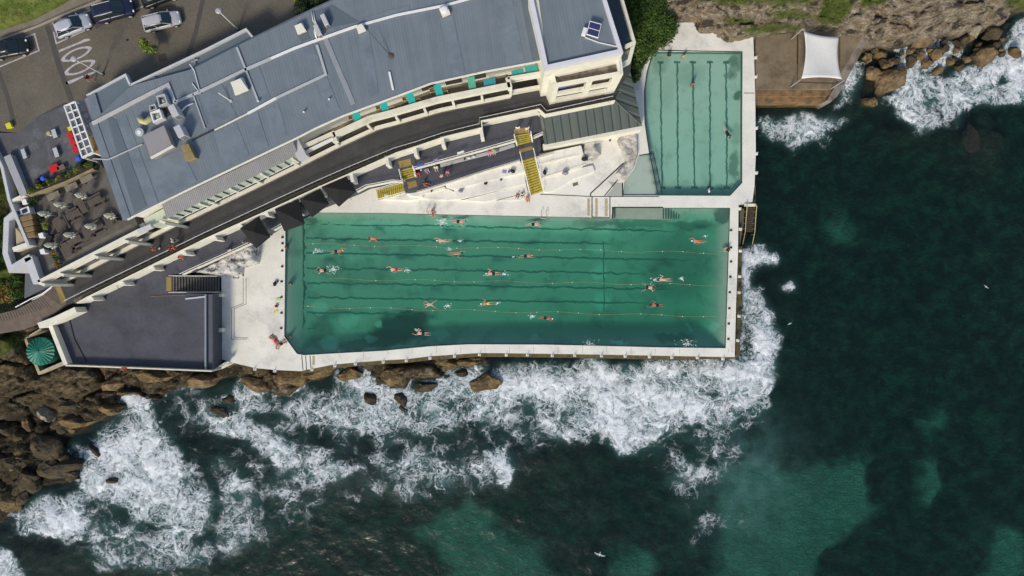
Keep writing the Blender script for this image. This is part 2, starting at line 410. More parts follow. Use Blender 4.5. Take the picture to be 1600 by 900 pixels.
# grass masks
PXA = X * F / (H - ter) + 800; PYA = 450 - Y * F / (H - ter); jx = 14 * (fbm(X * .9, Y * .9, 4, 81) - .5); jy = 10 * (fbm(X * .9, Y * .9, 4, 82) - .5)
gr = np.zeros(X.shape)
for s_, z_ in (([(-200,250),(-20,250),(8,330),(2,400),(14,426),(40,440),(38,462),(22,482),(-4,496),(-200,560)], 5), ([(-80,500),(30,520),(50,525),(24,545),(-20,560)], 2),
               ([(1276,-60),(1284,6),(1272,28),(1284,36),(1312,38),(1322,22),(1332,6),(1330,-60)], 7), ([(1082,-90),(1088,-4),(1130,6),(1160,8),(1200,2),(1210,10),(1260,8),(1276,-2),(1290,-90)], 9), ([(1340,-80),(1346,12),(1386,8),(1392,-80)], 9),
               ([(1130,28),(1170,30),(1180,36),(1140,37)], 6), ([(1160,46),(1200,38),(1250,40),(1262,44),(1200,50),(1172,54)], 5), ([(1566,-60),(1570,2),(1590,12),(1700,6),(1700,-80)], 6), ([(1196,18),(1240,16),(1275,20),(1262,27),(1215,27)], 7)):
    s2 = polysd(PXA + jx, PYA + jy, s_) / 12; gr = np.maximum(gr, sst(-0.5, 0.3, s2))
gr = gr * sst(.30, .40, fbm(X * 1.1, Y * 1.1, 4, 77) + .12)
upm = (upl > 0) & (Y < G(0, 240, 9)[1])
gr = np.where(upm, np.maximum(gr, sst(.35, .5, fbm(X * .8, Y * .8, 4, 78)) ), gr)
bmk = np.exp(-((X - G(60, 690, -2)[0]) / 9) ** 2 - ((Y - G(60, 690, -2)[1]) / 9) ** 2)
ter = ter + 0.25 * gr * fbm(X * 3, Y * 3, 3, 4)

def terrain_mat():
    m = bpy.data.materials.new('rock_sand_and_grass'); m.use_nodes = True; t = m.node_tree; t.nodes.clear(); L = t.links.new
    out = nd(t, 'ShaderNodeOutputMaterial'); b = nd(t, 'ShaderNodeBsdfPrincipled'); b.inputs['Specular IOR Level'].default_value = 0.25
    g = nd(t, 'ShaderNodeNewGeometry'); pos = g.outputs['Position']
    def att(n): a = nd(t, 'ShaderNodeAttribute'); a.attribute_name = n; return a.outputs['Fac']
    def noi(s, dt=6, rg=.6, loc=(0, 0, 0), sc=(1, 1, 1)):
        mp = nd(t, 'ShaderNodeMapping'); mp.inputs['Location'].default_value = loc; mp.inputs['Scale'].default_value = sc; L(pos, mp.inputs[0])
        n = nd(t, 'ShaderNodeTexNoise', Scale=s, Detail=dt, Roughness=rg); L(mp.outputs[0], n.inputs['Vector']); return n.outputs[0]
    def mr(v, a, c, d=0., e=1.):
        n = nd(t, 'ShaderNodeMapRange'); n.interpolation_type = 'SMOOTHSTEP'; n.inputs['From Min'].default_value = a; n.inputs['From Max'].default_value = c
        n.inputs['To Min'].default_value = d; n.inputs['To Max'].default_value = e; L(v, n.inputs['Value']); return n.outputs[0]
    def mix(f, a, c):
        n = nd(t, 'ShaderNodeMix', data_type='RGBA'); L(f, n.inputs[0])
        for s_, i in ((a, 6), (c, 7)):
            if isinstance(s_, tuple): n.inputs[i].default_value = (*s_, 1)
            else: L(s_, n.inputs[i])
        return n.outputs[2]
    def mth(op, a, c):
        n = nd(t, 'ShaderNodeMath', operation=op)
        for s_, i in ((a, 0), (c, 1)):
            if isinstance(s_, (int, float)): n.inputs[i].default_value = s_
            else: L(s_, n.inputs[i])
        return n.outputs[0]
    big = noi(.35); mid = noi(1.3, 8, .7, (5, 9, 2)); strat = noi(.8, 6, .65, (3, 1, 7), (0.5, 0.5, 4)); fine = noi(9, 4, .7)
    left = mix(mr(mid, .38, .62), (0.150, 0.106, 0.052), (0.31, 0.235, 0.13))
    left = mix(mr(strat, .48, .60), left, (0.060, 0.046, 0.028))
    left = mix(mr(noi(.5, 5, .6, (20, 3, 3)), .56, .66), left, (0.32, 0.28, 0.21))
    right = mix(mr(mid, .36, .62), (0.20, 0.16, 0.115), (0.52, 0.44, 0.33))
    right = mix(mr(strat, .5, .58), right, (0.30, 0.22, 0.13))
    right = mix(mr(noi(.6, 5, .6, (8, 30, 3)), .55, .64), right, (0.08, 0.065, 0.05))
    rock = mix(att('cliff'), left, right)
    rock = mix(mth('MULTIPLY', att('dark'), .75), rock, (0.030, 0.027, 0.018))
    sp = nd(t, 'ShaderNodeSeparateXYZ'); L(pos, sp.inputs[0])
    wetn = mth('ADD', sp.outputs[2], mth('MULTIPLY', mth('SUBTRACT', big, .5), 1.8))
    wet = mr(wetn, -2.7, -1.3, 1, 0)
    rock = mix(mth('MULTIPLY', wet, .6), rock, (0.035, 0.028, 0.016))
    grass = mix(mr(noi(1.1, 5, .7, (3, 3, 3)), .35, .65), (0.065, 0.105, 0.016), (0.155, 0.19, 0.035))
    grass = mix(mr(noi(2.6, 5, .7, (13, 3, 3)), .56, .68), grass, (0.19, 0.15, 0.06))
    und = mr(sp.outputs[2], -4.4, -3.2, 1, 0)
    reef = mix(mr(noi(.45, 7, .7, (2, 8, 1)), .4, .64), (0.013, 0.019, 0.014), (0.050, 0.082, 0.054))
    reef = mix(mth('MULTIPLY', att('brown'), mr(mid, .35, .7)), reef, (0.065, 0.042, 0.028))
    sandc = mix(mr(noi(.25, 5, .6, (2, 18, 1)), .35, .65), (0.17, 0.235, 0.18), (0.24, 0.31, 0.24))
    bedc = mix(att('sand'), reef, sandc)
    c = mix(und, rock, bedc)
    c = mix(att('grass'), c, grass)
    vm = nd(t, 'ShaderNodeVectorMath', operation='SCALE'); L(c, vm.inputs[0]); L(mr(fine, .3, .7, .62, 1.32), vm.inputs['Scale'])
    L(vm.outputs[0], b.inputs['Base Color'])
    L(mr(wet, 0, 1, .9, .45), b.inputs['Roughness'])
    rg1 = mr(mth('ABSOLUTE', mth('SUBTRACT', noi(.7, 9, .62, (41, 2, 3), (.7, 1.3, 2.5)), .5), 0), 0, .05); rg2 = mr(mth('ABSOLUTE', mth('SUBTRACT', noi(1.9, 7, .6, (4, 22, 3), (.8, 1.4, 2.5)), .5), 0), 0, .05)
    h = mth('ADD', mth('ADD', mth('MULTIPLY', noi(2.4, 10, .76, (1, 2, 3), (1, 1, 2.5)), 1.2), mth('MULTIPLY', strat, .7)), mth('ADD', mth('MULTIPLY', rg1, .55), mth('MULTIPLY', rg2, .25)))
    bp = nd(t, 'ShaderNodeBump', Strength=0.9, Distance=0.45); L(h, bp.inputs['Height']); L(bp.outputs[0], b.inputs['Normal'])
    L(b.outputs[0], out.inputs[0]); return m
TM = terrain_mat()
o = gridmesh('terrain', xs, ys, ter, TM, dict(grass=gr, sand=sand, cliff=rockc, brown=brown, dark=bmk))
tag(o, 'sandstone shelf, grassy cliff and seabed', kind='structure')
TER = ter

# ------------------------------------------------------------------ sea surface with foam
fxs = axis(-70, 70, 0.25, 900); fys = axis(-42, 42, 0.25, 900)
A, B = np.meshgrid(fxs, fys)
qa = A + 2.6 * (fbm(A * .28, B * .28, 4, 41) - .5) + .8 * (fbm(A * 1.1, B * 1.1, 3, 43) - .5)
qb = B + 2.6 * (fbm(A * .28, B * .28, 4, 42) - .5) + .8 * (fbm(A * 1.1, B * 1.1, 3, 44) - .5)
FO = [([(180,600),(560,580),(1150,560),(1215,560),(1216,640),(1150,760),(1100,800),(1030,780),(1000,720),(880,710),(800,770),(700,800),(560,800),(440,860),(260,890),(60,850)], .25, 3.0),
 ([(1396,60),(1430,56),(1480,60),(1500,96),(1480,112),(1400,120)], .6, 1.0),
  # outline in photo pixels, density, soft edge in metres
 ([(524,572),(560,568),(650,598),(700,572),(780,562),(900,560),(1100,560),(1152,556),(1205,560),(1214,600),(1206,636),(1172,666),(1138,672),(1110,656),(1062,668),(1040,690),(1006,706),(972,713),(956,694),(930,690),(892,703),(856,698),(832,672),(800,668),(762,676),(720,672),(690,694),(650,690),(600,668),(560,664),(524,640),(512,610)], .63, 1.8),
 ([(740,566),(900,560),(1100,562),(1150,560),(1130,600),(1000,620),(1010,690),(972,711),(950,690),(930,650),(860,640),(780,650),(730,600)], .84, 2.2),
 ([(900,600),(1010,590),(1080,640),(1050,672),(1028,692),(1000,708),(970,716),(948,694),(920,660)], 1.0, 1.0),
 ([(1000,562),(1150,556),(1214,570),(1216,610),(1200,646),(1150,672),(1100,664),(1050,670),(1010,640)], .80, 1.4),
 ([(1110,600),(1200,590),(1210,620),(1190,648),(1140,668),(1112,650)], .82, 1.6),
 ([(1154,392),(1190,384),(1218,402),(1214,416),(1180,420),(1170,450),(1172,520),(1166,560),(1152,560)], .95, 1.2),
 ([(1154,440),(1190,446),(1214,500),(1222,560),(1212,600),(1150,600)], .80, 1.4),
 ([(1208,440),(1232,436),(1243,446),(1238,454),(1216,449)], .98, .5),
 ([(182,622),(204,612),(232,618),(262,640),(250,680),(300,700),(345,770),(340,820),(290,850),(230,830),(170,790),(140,800),(132,846),(86,842),(20,832),(28,800),(60,770),(128,760),(126,735),(104,702),(112,690),(150,672),(192,650)], .74, 1.8),
 ([(180,640),(232,630),(270,660),(290,740),(260,790),(180,780),(130,780),(150,700)], .80, 2.6),
 ([(20,800),(80,780),(140,790),(130,846),(84,840),(30,836)], .92, 1.0),
 ([(300,640),(350,636),(400,652),(430,690),(520,700),(566,720),(548,752),(480,772),(420,740),(380,700),(330,690)], .62, 1.6),
 ([(345,640),(390,645),(430,680),(480,700),(470,730),(420,720),(380,680)], .82, 1.6),
 ([(440,640),(470,610),(530,600),(600,640),(640,680),(560,690),(500,690)], .56, 1.8),
 ([(-40,846),(6,850),(26,870),(44,905),(-40,940)], .75, .8),
 ([(1184,184),(1222,176),(1292,172),(1334,190),(1300,214),(1246,238),(1190,214)], .64, 1.4),
 ([(1184,184),(1260,184),(1280,198),(1230,212),(1186,204)], .78, 1.4),
 ([(1398,140),(1410,118),(1444,104),(1476,112),(1500,108),(1540,96),(1568,70),(1600,20),(1700,0),(1700,170),(1606,160),(1570,164),(1535,168),(1490,192),(1440,210),(1402,184),(1384,164)], .76, 1.4),
 ([(1420,120),(1460,116),(1520,130),(1545,118),(1600,60),(1700,60),(1700,150),(1570,150),(1500,170),(1440,190),(1400,160)], .90, 2.4),
 ([(1300,110),(1330,80),(1360,90),(1352,130),(1330,170),(1300,165)], .55, 1.4),
 ([(1440,100),(1470,84),(1480,60),(1500,60),(1500,80),(1480,110)], .8, .8),
 ([(560,690),(640,688),(720,700),(772,700),(786,745),(780,770),(720,760),(690,790),(610,786),(580,740)], .43, 2.2),
 ([(760,700),(800,700),(804,730),(796,762),(770,756),(764,730)], .8, .9),
 ([(1020,690),(1060,676),(1110,680),(1146,720),(1144,760),(1090,790),(1050,800),(1030,750)], .33, 3.0),
 ([(300,690),(360,700),(440,770),(420,840),(340,880),(280,850),(330,800)], .45, 2.4),
 ([(380,740),(520,760),(520,800),(440,800)], .42, 1.8),
 ([(60,820),(180,800),(300,820),(350,850),(330,900),(150,900)], .46, 2.0),
 ([(1060,780),(1160,800),(1180,830),(1080,860)], .30, 2.0),
 ([(370,590),(440,626),(486,604),(470,660),(380,650),(330,620)], .50, 1.2),
 ([(176,606),(200,600),(212,612),(240,620),(240,640),(196,636)], .75, .6),
]
foam = np.zeros(A.shape)
for poly, dns, soft in FO:
    s_ = polysd(qa, qb, GL(poly, SEA)); foam = np.maximum(foam, dns * sst(-soft * .7, soft * 1.5, s_))
# thinner patches inside the wash
for (px, py, rx, ry, am) in ((985,600,30,10,.25),(900,610,22,12,.35),(1110,615,30,14,.5),(640,650,30,16,.25),(320,700,40,26,.5),(290,760,30,20,.25),(720,640,30,14,.3),(880,655,26,16,.3),(1190,460,14,30,.3),(1560,130,10,12,.5),(1440,200,20,8,.3),(820,640,30,14,.35),(1475,180,18,14,.4),(560,640,24,14,.2),(430,655,24,16,.35)):
    cx, cy = G(px, py, SEA); q = ((qa - cx) / (rx / 11.6)) ** 2 + ((qb - cy) / (ry / 11.6)) ** 2; foam = foam * (1 - am * np.exp(-q))
foam0 = foam.copy()
fv1 = fbm(qa * .32 + qb * .12, qb * .45, 5, 66); fv2 = fbm(qa * .9, qb * .9, 4, 67)
foam = np.clip(foam * (.74 + .50 * sst(.3, .66, fv1)) + .12 * (fv2 - .5) * sst(.1, .4, foam), 0, 1)
# crest lines of the wash
CR = [[(952,690),(962,706),(974,713),(990,712),(1004,706),(1020,700),(1040,690),(1062,668)],[(1112,664),(1140,672),(1172,664),(1196,646),(1206,630),(1212,606)],[(392,728),(404,732)],[(440,766),(456,769),(470,762)],[(540,736),(552,728),(574,726)],[(84,838),(110,848),(124,838)],[(300,650),(320,640),(345,640)],[(840,640),(880,690),(902,698)],[(1410,196),(1440,206),(1450,190)],[(1408,204),(1424,200),(1440,184),(1452,170)],[(1560,160),(1590,162)],[(790,600),(850,600),(900,596),(960,600),(1020,616)],[(176,838),(190,842),(204,828)],[(1340,168),(1380,184),(1410,194)],[(1530,112),(1556,104),(1572,94)]]
for c_ in CR:
    pts = GL(c_, SEA); best = np.full(A.shape, 1e9)
    for i in range(len(pts) - 1):
        ax, ay = pts[i]; bx, by = pts[i + 1]; ex, ey = bx - ax, by - ay; tt = np.clip(((qa - ax) * ex + (qb - ay) * ey) / (ex * ex + ey * ey), 0, 1)
        best = np.minimum(best, (qa - ax - tt * ex) ** 2 + (qb - ay - tt * ey) ** 2)
    foam = np.maximum(foam, np.exp(-best / .22) * sst(.05, .45, foam0) * (.55 + .6 * fbm(qa * .5, qb * .5, 3, 90)))
# wash that clings to the rocks: foam where the terrain is just under or at the surface
from bisect import bisect
ix = np.clip(np.searchsorted(xs, fxs), 0, len(xs) - 1); iy = np.clip(np.searchsorted(ys, fys), 0, len(ys) - 1)
tz = TER[np.ix_(iy, ix)]
near = np.exp(-((tz + 3.1) / .7) ** 2)
foam = np.maximum(foam, foam * .6 + near * .52 * sst(.05, .3, foam))
wave = 0.30 * (fbm(qa * .16, qb * .16, 3, 61) - .5) + 0.16 * (fbm(A * .7, B * .7, 4, 62) - .5) + foam * 0.42 * (fbm(qa * 1.2, qb * 1.2, 4, 64)) 
SZ = SEA + wave
milk = np.clip(np.maximum(sst(.05, .7, foam) * .8, .55 * np.exp(-((A - G(1165, 740, -3)[0]) / 6) ** 2 - ((B - G(1165, 740, -3)[1]) / 8) ** 2)), 0, 1)
# soften milk by a cheap blur
for _ in range(6):
    milk[1:-1, 1:-1] = (milk[1:-1, 1:-1] * 2 + milk[:-2, 1:-1] + milk[2:, 1:-1] + milk[1:-1, :-2] + milk[1:-1, 2:]) / 6

def water_mat(name, absorb, dens, murk, murkcol, foamy=False, bscale=1.2, bstr=.25, bdist=.1, rough=.08):
    m = bpy.data.materials.new(name); m.use_nodes = True; t = m.node_tree; t.nodes.clear(); L = t.links.new
    out = nd(t, 'ShaderNodeOutputMaterial'); g = nd(t, 'ShaderNodeNewGeometry'); pos = g.outputs['Position']
    def noi(s, dt=4, rg=.55, loc=(0, 0, 0), sc=(1, 1, 1), vec=None):
        mp = nd(t, 'ShaderNodeMapping'); mp.inputs['Location'].default_value = loc; mp.inputs['Scale'].default_value = sc; L(vec or pos, mp.inputs[0])
        n = nd(t, 'ShaderNodeTexNoise', Scale=s, Detail=dt, Roughness=rg); L(mp.outputs[0], n.inputs['Vector']); return n
    def mth(op, a, c, d=None):
        n = nd(t, 'ShaderNodeMath', operation=op)
        for s_, i in ((a, 0), (c, 1), (d, 2)):
            if s_ is None: continue
            if isinstance(s_, (int, float)): n.inputs[i].default_value = s_
            else: L(s_, n.inputs[i])
        return n.outputs[0]
    def mr(v, a, c, d=0., e=1.):
        n = nd(t, 'ShaderNodeMapRange'); n.interpolation_type = 'SMOOTHSTEP'; n.inputs['From Min'].default_value = a; n.inputs['From Max'].default_value = c
        n.inputs['To Min'].default_value = d; n.inputs['To Max'].default_value = e; L(v, n.inputs['Value']); return n.outputs[0]
    hN = mth('ADD', noi(bscale).outputs[0], mth('MULTIPLY', noi(bscale * 4.7, 2).outputs[0], .08))
    bp = nd(t, 'ShaderNodeBump', Strength=bstr, Distance=bdist); L(hN, bp.inputs['Height'])
    tr = nd(t, 'ShaderNodeBsdfTransparent'); df = nd(t, 'ShaderNodeBsdfDiffuse'); df.inputs[0].default_value = (*murkcol, 1); L(bp.outputs[0], df.inputs['Normal'])
    m1 = nd(t, 'ShaderNodeMixShader'); m1.inputs[0].default_value = murk; L(tr.outputs[0], m1.inputs[1]); L(df.outputs[0], m1.inputs[2])
    gl = nd(t, 'ShaderNodeBsdfGlossy', Roughness=rough); L(bp.outputs[0], gl.inputs['Normal'])
    dt = nd(t, 'ShaderNodeVectorMath', operation='DOT_PRODUCT'); L(g.outputs['Incoming'], dt.inputs[0]); L(bp.outputs[0], dt.inputs[1])
    fv = mth('ADD', mth('MULTIPLY', mth('POWER', mth('SUBTRACT', 1.0, mth('MINIMUM', mth('ABSOLUTE', dt.outputs['Value'], 0), 1.0)), 5.0), .95), .02)
    m2 = nd(t, 'ShaderNodeMixShader'); L(fv, m2.inputs[0]); L(m1.outputs[0], m2.inputs[1]); L(gl.outputs[0], m2.inputs[2])
    last = m2.outputs[0]
    if foamy:
        a = nd(t, 'ShaderNodeAttribute'); a.attribute_name = 'foam'; fo = a.outputs['Fac']
        k = nd(t, 'ShaderNodeAttribute'); k.attribute_name = 'milk'; mk = k.outputs['Fac']
        # milky aerated water under the wash
        df2 = nd(t, 'ShaderNodeBsdfDiffuse'); df2.inputs[0].default_value = (0.085, 0.19, 0.185, 1)
        mm = nd(t, 'ShaderNodeMixShader'); L(mth('MULTIPLY', mr(noi(.35, 5, .6, (7, 7, 0)).outputs[0], .3, .7, .25, 1.1), mth('MULTIPLY', mk, .85)), mm.inputs[0]); L(last, mm.inputs[1]); L(df2.outputs[0], mm.inputs[2]); last = mm.outputs[0]
        def warp(v, s, amt, loc):
            n = noi(s, 5, .6, loc, vec=v); sb = nd(t, 'ShaderNodeVectorMath', operation='SUBTRACT'); L(n.outputs['Color'], sb.inputs[0]); sb.inputs[1].default_value = (.5, .5, .5)
            sc = nd(t, 'ShaderNodeVectorMath', operation='SCALE'); L(sb.outputs[0], sc.inputs[0]); sc.inputs['Scale'].default_value = amt
            ad = nd(t, 'ShaderNodeVectorMath', operation='ADD'); L(v, ad.inputs[0]); L(sc.outputs[0], ad.inputs[1]); return ad.outputs[0]
        w1 = warp(pos, .32, 5.0, (0, 0, 0)); w2 = warp(w1, 1.3, 1.5, (4, 4, 0))
        def lace(s, wd, v, loc):
            mp = nd(t, 'ShaderNodeMapping'); mp.inputs['Location'].default_value = loc; mp.inputs['Scale'].default_value = (1, 1, 0.02); L(v, mp.inputs[0])
            vo = nd(t, 'ShaderNodeTexVoronoi', feature='DISTANCE_TO_EDGE', Scale=s); L(mp.outputs[0], vo.inputs['Vector']); return mr(vo.outputs['Distance'], 0, wd, 1, 0)
        l1 = lace(.42, .075, w2, (0, 0, 0)); l2 = lace(.95, .11, w2, (3, 9, 0)); l3 = lace(2.2, .16, w2, (7, 2, 0))
        rid = noi(.55, 6, .58, (11, 3, 0), (1, 1, .02), vec=w1).outputs[0]
        ridge = mr(mth('ABSOLUTE', mth('SUBTRACT', rid, .5), 0), 0, .020, 1, 0)
        rd2 = noi(.8, 6, .58, (61, 3, 0), (.45, 1.5, .02), vec=w1).outputs[0]
        ridge2 = mr(mth('ABSOLUTE', mth('SUBTRACT', rd2, .48), 0), 0, .022, 1, 0)
        cl = noi(.50, 7, .62, (1, 31, 0), (1, 1, .02), vec=w1).outputs[0]
        fn = noi(1.9, 6, .66, (9, 5, 0), (1, 1, .02), vec=w1).outputs[0]
        dens_ = mth('ADD', fo, mth('MULTIPLY', mth('SUBTRACT', cl, .5), 1.25))
        hole = mth('MULTIPLY', mr(noi(1.2, 6, .62, (23, 13, 0), (.8, 1.2, .02), vec=w1).outputs[0], .50, .60), mr(dens_, .85, 1.35, .85, .25))
        solid = mth('MULTIPLY', mr(mth('ADD', dens_, mth('MULTIPLY', mth('SUBTRACT', fn, .5), .9)), .66, .86), mth('SUBTRACT', 1.0, hole))
        line = mth('MAXIMUM', mth('MAXIMUM', l1, mth('MULTIPLY', l2, .9)), mth('MAXIMUM', mth('MULTIPLY', ridge, .95), mth('MAXIMUM', mth('MULTIPLY', ridge2, .85), mth('MULTIPLY', l3, mr(dens_, .4, .8)))))
        lac = mth('MULTIPLY', mth('MULTIPLY', line, mr(dens_, .20, .55)), mr(fn, .35, .55, .55, 1.0))
        film = mth('MULTIPLY', mr(dens_, .45, .85), .16)
        pat = mth('ADD', mth('MULTIPLY', line, .5), mth('MULTIPLY', fn, .8))
        al = mth('MULTIPLY', mth('MAXIMUM', mth('MAXIMUM', solid, lac), film), mr(fo, .03, .22))
        # sparse flecks on open water
        fl = mth('MULTIPLY', mr(noi(3.1, 4, .6, (50, 2, 0)).outputs[0], .73, .79), mr(noi(.12, 3, .6, (5, 2, 0)).outputs[0], .54, .66)); 
        al = mth('MAXIMUM', al, mth('MULTIPLY', fl, .12))
        fd = nd(t, 'ShaderNodeBsdfDiffuse'); fb = nd(t, 'ShaderNodeBump', Strength=.6, Distance=.35)
        L(mth('ADD', mth('MULTIPLY', pat, .7), mth('MULTIPLY', cl, 1.6)), fb.inputs['Height']); L(fb.outputs[0], fd.inputs['Normal']); fd.inputs[0].default_value = (0.80, 0.83, 0.86, 1)
        mf = nd(t, 'ShaderNodeMixShader'); L(mth('MULTIPLY', al, .94), mf.inputs[0]); L(last, mf.inputs[1]); L(fd.outputs[0], mf.inputs[2]); last = mf.outputs[0]
    L(last, out.inputs['Surface'])
    va = nd(t, 'ShaderNodeVolumeAbsorption', Density=dens); va.inputs['Color'].default_value = (*absorb, 1); L(va.outputs[0], out.inputs['Volume'])
    return m
SEAM = water_mat('sea_water', (0.10, 0.80, 0.72), 0.125, 0.22, (0.010, 0.021, 0.018), True, .30, .7, .45, .22)
o = gridmesh('sea', fxs, fys, SZ, SEAM, dict(foam=foam, milk=milk)); tag(o, 'dark green sea with white wash', kind='structure')
# ------------------------------------------------------------------ more materials
M_deck = mat('weathered_white_concrete', (0.70, 0.675, 0.605), .8, .12, .35, .25, 6, (0.54, 0.52, 0.48), thr=(.5, .68), fine=.05)
M_wall = mat('cream_painted_wall', (0.70, 0.67, 0.56), .7, .10, .8, .1, 10, (0.55, 0.51, 0.41), thr=(.55, .72))
M_cap = mat('pale_wall_cap', (0.50, 0.50, 0.51), .7, .1, .8)
M_asph = mat('dark_asphalt', (0.052, 0.050, 0.051), .88, .14, .5, .3, 14, (0.066, 0.064, 0.066), thr=(.5, .66), fine=.12)
M_asph2 = mat('blue_grey_membrane', (0.068, 0.070, 0.088), .85, .22, .30, .15, 10, (0.052, 0.053, 0.060), thr=(.45, .68), fine=.1)
M_asph3 = mat('dark_bitumen_patch', (0.060, 0.060, 0.066), .88, .12, .5, .3, 14, fine=.12)
M_road = mat('worn_road_concrete', (0.125, 0.108, 0.082), .9, .2, .28, .3, 10, (0.10, 0.088, 0.07), thr=(.5, .7), fine=.12)
M_strip = mat('dark_joint_strip', (0.072, 0.064, 0.060), .9, .1, 1.0)
M_white = mat('white_paint', (0.72, 0.72, 0.70), .55, .06, 1.5)
M_metal = mat('galvanised_metal', (0.52, 0.53, 0.54), .45, .1, 2, metal=.3)
M_line = mat('worn_road_paint', (0.42, 0.39, 0.40), .8, .25, 2.5, fine=.2)
M_yel = mat('yellow_step_paint', (0.44, 0.36, 0.05), .8, .25, 3.0, 0, 8, (0.30, 0.23, 0.05), thr=(.5, .65))
M_ydull = mat('dull_yellow_mat', (0.26, 0.19, 0.06), .9, .15, 3)
M_dark = mat('black_metal', (0.02, 0.02, 0.02), .6)
M_black = mat('black_canvas', (0.012, 0.012, 0.012), .85, .15, .8, .1, 5)
M_brown = mat('brown_timber', (0.16, 0.11, 0.07), .8, .25, 2.5, fine=.2)
M_board = mat('weathered_boards', (0.15, 0.115, 0.09), .85, .25, 1.5, fine=.2)
M_glassd = mat('dark_window_glass', (0.02, 0.03, 0.035), .08, .1, 1, spec=.9)
M_glassg = mat('greenish_glass', (0.50, 0.56, 0.45), .3, .1, 1, spec=.8)
M_tile = mat('balcony_tiles', (0.17, 0.145, 0.105), .8, .3, .9, .2, 4, (0.11, 0.095, 0.07))
M_stain = mat('stained_concrete_floor', (0.24, 0.2, 0.165), .85, .3, .7, .2, 4, (0.075, 0.065, 0.05), thr=(.42, .62))
M_plat = mat('brown_mossy_concrete', (0.20, 0.155, 0.10), .85, .3, .45, .3, 6, (0.13, 0.095, 0.06), thr=(.45, .65))
M_foot = mat('seaweed_brown_footing', (0.10, 0.075, 0.03), .8, .35, 2.2, .5, 6, (0.05, 0.05, 0.02))
M_blk = mat('black_joint', (0.03, 0.03, 0.035), .8)

def speckle(m, col=(.10, .085, .07)):
    t = m.node_tree; b = [n for n in t.nodes if n.type == 'BSDF_PRINCIPLED'][0]; src = b.inputs['Base Color'].links[0].from_socket
    g = nd(t, 'ShaderNodeNewGeometry'); a = nd(t, 'ShaderNodeTexNoise', Scale=3.6, Detail=3.0, Roughness=.7); c = nd(t, 'ShaderNodeTexNoise', Scale=.16, Detail=3.0); t.links.new(g.outputs[0], a.inputs[0]); t.links.new(g.outputs[0], c.inputs[0])
    r = nd(t, 'ShaderNodeMapRange'); r.inputs['From Min'].default_value = .66; r.inputs['From Max'].default_value = .71; t.links.new(a.outputs[0], r.inputs[0])
    q = nd(t, 'ShaderNodeMapRange'); q.inputs['From Min'].default_value = .50; q.inputs['From Max'].default_value = .60; q.inputs['To Max'].default_value = .8; t.links.new(c.outputs[0], q.inputs[0])
    k = nd(t, 'ShaderNodeMath', operation='MULTIPLY'); t.links.new(r.outputs[0], k.inputs[0]); t.links.new(q.outputs[0], k.inputs[1])
    x = nd(t, 'ShaderNodeMix', data_type='RGBA'); t.links.new(k.outputs[0], x.inputs[0]); t.links.new(src, x.inputs[6]); x.inputs[7].default_value = (*col, 1); t.links.new(x.outputs[2], b.inputs['Base Color'])
speckle(M_deck)
def ridge_mat(name, col, dens, depth, var, col2, vgr=.0):
    m = bpy.data.materials.new(name); m.use_nodes = True; t = m.node_tree; t.nodes.clear(); L = t.links.new
    out = nd(t, 'ShaderNodeOutputMaterial'); b = nd(t, 'ShaderNodeBsdfPrincipled', Roughness=.55); b.inputs['Metallic'].default_value = .0
    uv = nd(t, 'ShaderNodeUVMap'); sp = nd(t, 'ShaderNodeSeparateXYZ'); L(uv.outputs[0], sp.inputs[0])
    s = nd(t, 'ShaderNodeMath', operation='MULTIPLY'); L(sp.outputs[0], s.inputs[0]); s.inputs[1].default_value = dens * 6.2832
    sn = nd(t, 'ShaderNodeMath', operation='SINE'); L(s.outputs[0], sn.inputs[0])
    sh = nd(t, 'ShaderNodeMapRange'); sh.interpolation_type = 'SMOOTHSTEP'; sh.inputs['From Min'].default_value = -.9; sh.inputs['From Max'].default_value = -.2; L(sn.outputs[0], sh.inputs['Value'])
    g = nd(t, 'ShaderNodeNewGeometry')
    n1 = nd(t, 'ShaderNodeTexNoise', Scale=.35, Detail=7.0, Roughness=.65); L(g.outputs['Position'], n1.inputs['Vector'])
    n2 = nd(t, 'ShaderNodeTexNoise', Scale=1.0, Detail=4.0); mp = nd(t, 'ShaderNodeMapping'); mp.inputs['Scale'].default_value = (1.6, .12, 1); L(uv.outputs[0], mp.inputs[0]); L(mp.outputs[0], n2.inputs['Vector'])
    sm = nd(t, 'ShaderNodeMath', operation='ADD'); L(n1.outputs[0], sm.inputs[0]); L(n2.outputs[0], sm.inputs[1])
    mr = nd(t, 'ShaderNodeMapRange'); mr.inputs['From Min'].default_value = .75; mr.inputs['From Max'].default_value = 1.25; L(sm.outputs[0], mr.inputs['Value'])
    mx = nd(t, 'ShaderNodeMix', data_type='RGBA'); L(mr.outputs[0], mx.inputs[0]); mx.inputs[6].default_value = (*col, 1); mx.inputs[7].default_value = (*col2, 1)
    L(mx.outputs[2], b.inputs['Base Color'])
    bp = nd(t, 'ShaderNodeBump', Strength=1.0, Distance=depth); L(sh.outputs[0], bp.inputs['Height']); L(bp.outputs[0], b.inputs['Normal'])
    L(b.outputs[0], out.inputs[0]); return m
M_corr = ridge_mat('corrugated_slate_blue_metal', (0.132, 0.158, 0.180), 3.0, .010, .2, (0.168, 0.194, 0.216))
M_smooth = mat('smooth_slate_blue_sheet', (0.165, 0.197, 0.225), .5, .12, .5, 0, 8, (0.138, 0.166, 0.192), thr=(.45, .62), fine=.03)
M_smooth2 = mat('darker_slate_sheet', (0.11, 0.134, 0.156), .5, .10, .4, fine=.03)
M_greenroof = ridge_mat('ribbed_dark_green_metal', (0.045, 0.062, 0.055), .95, .10, .2, (0.07, 0.082, 0.068))
M_tank = ridge_mat('teal_fibre', (0.02, 0.16, 0.11), 1, .02, .2, (0.03, 0.21, 0.15))
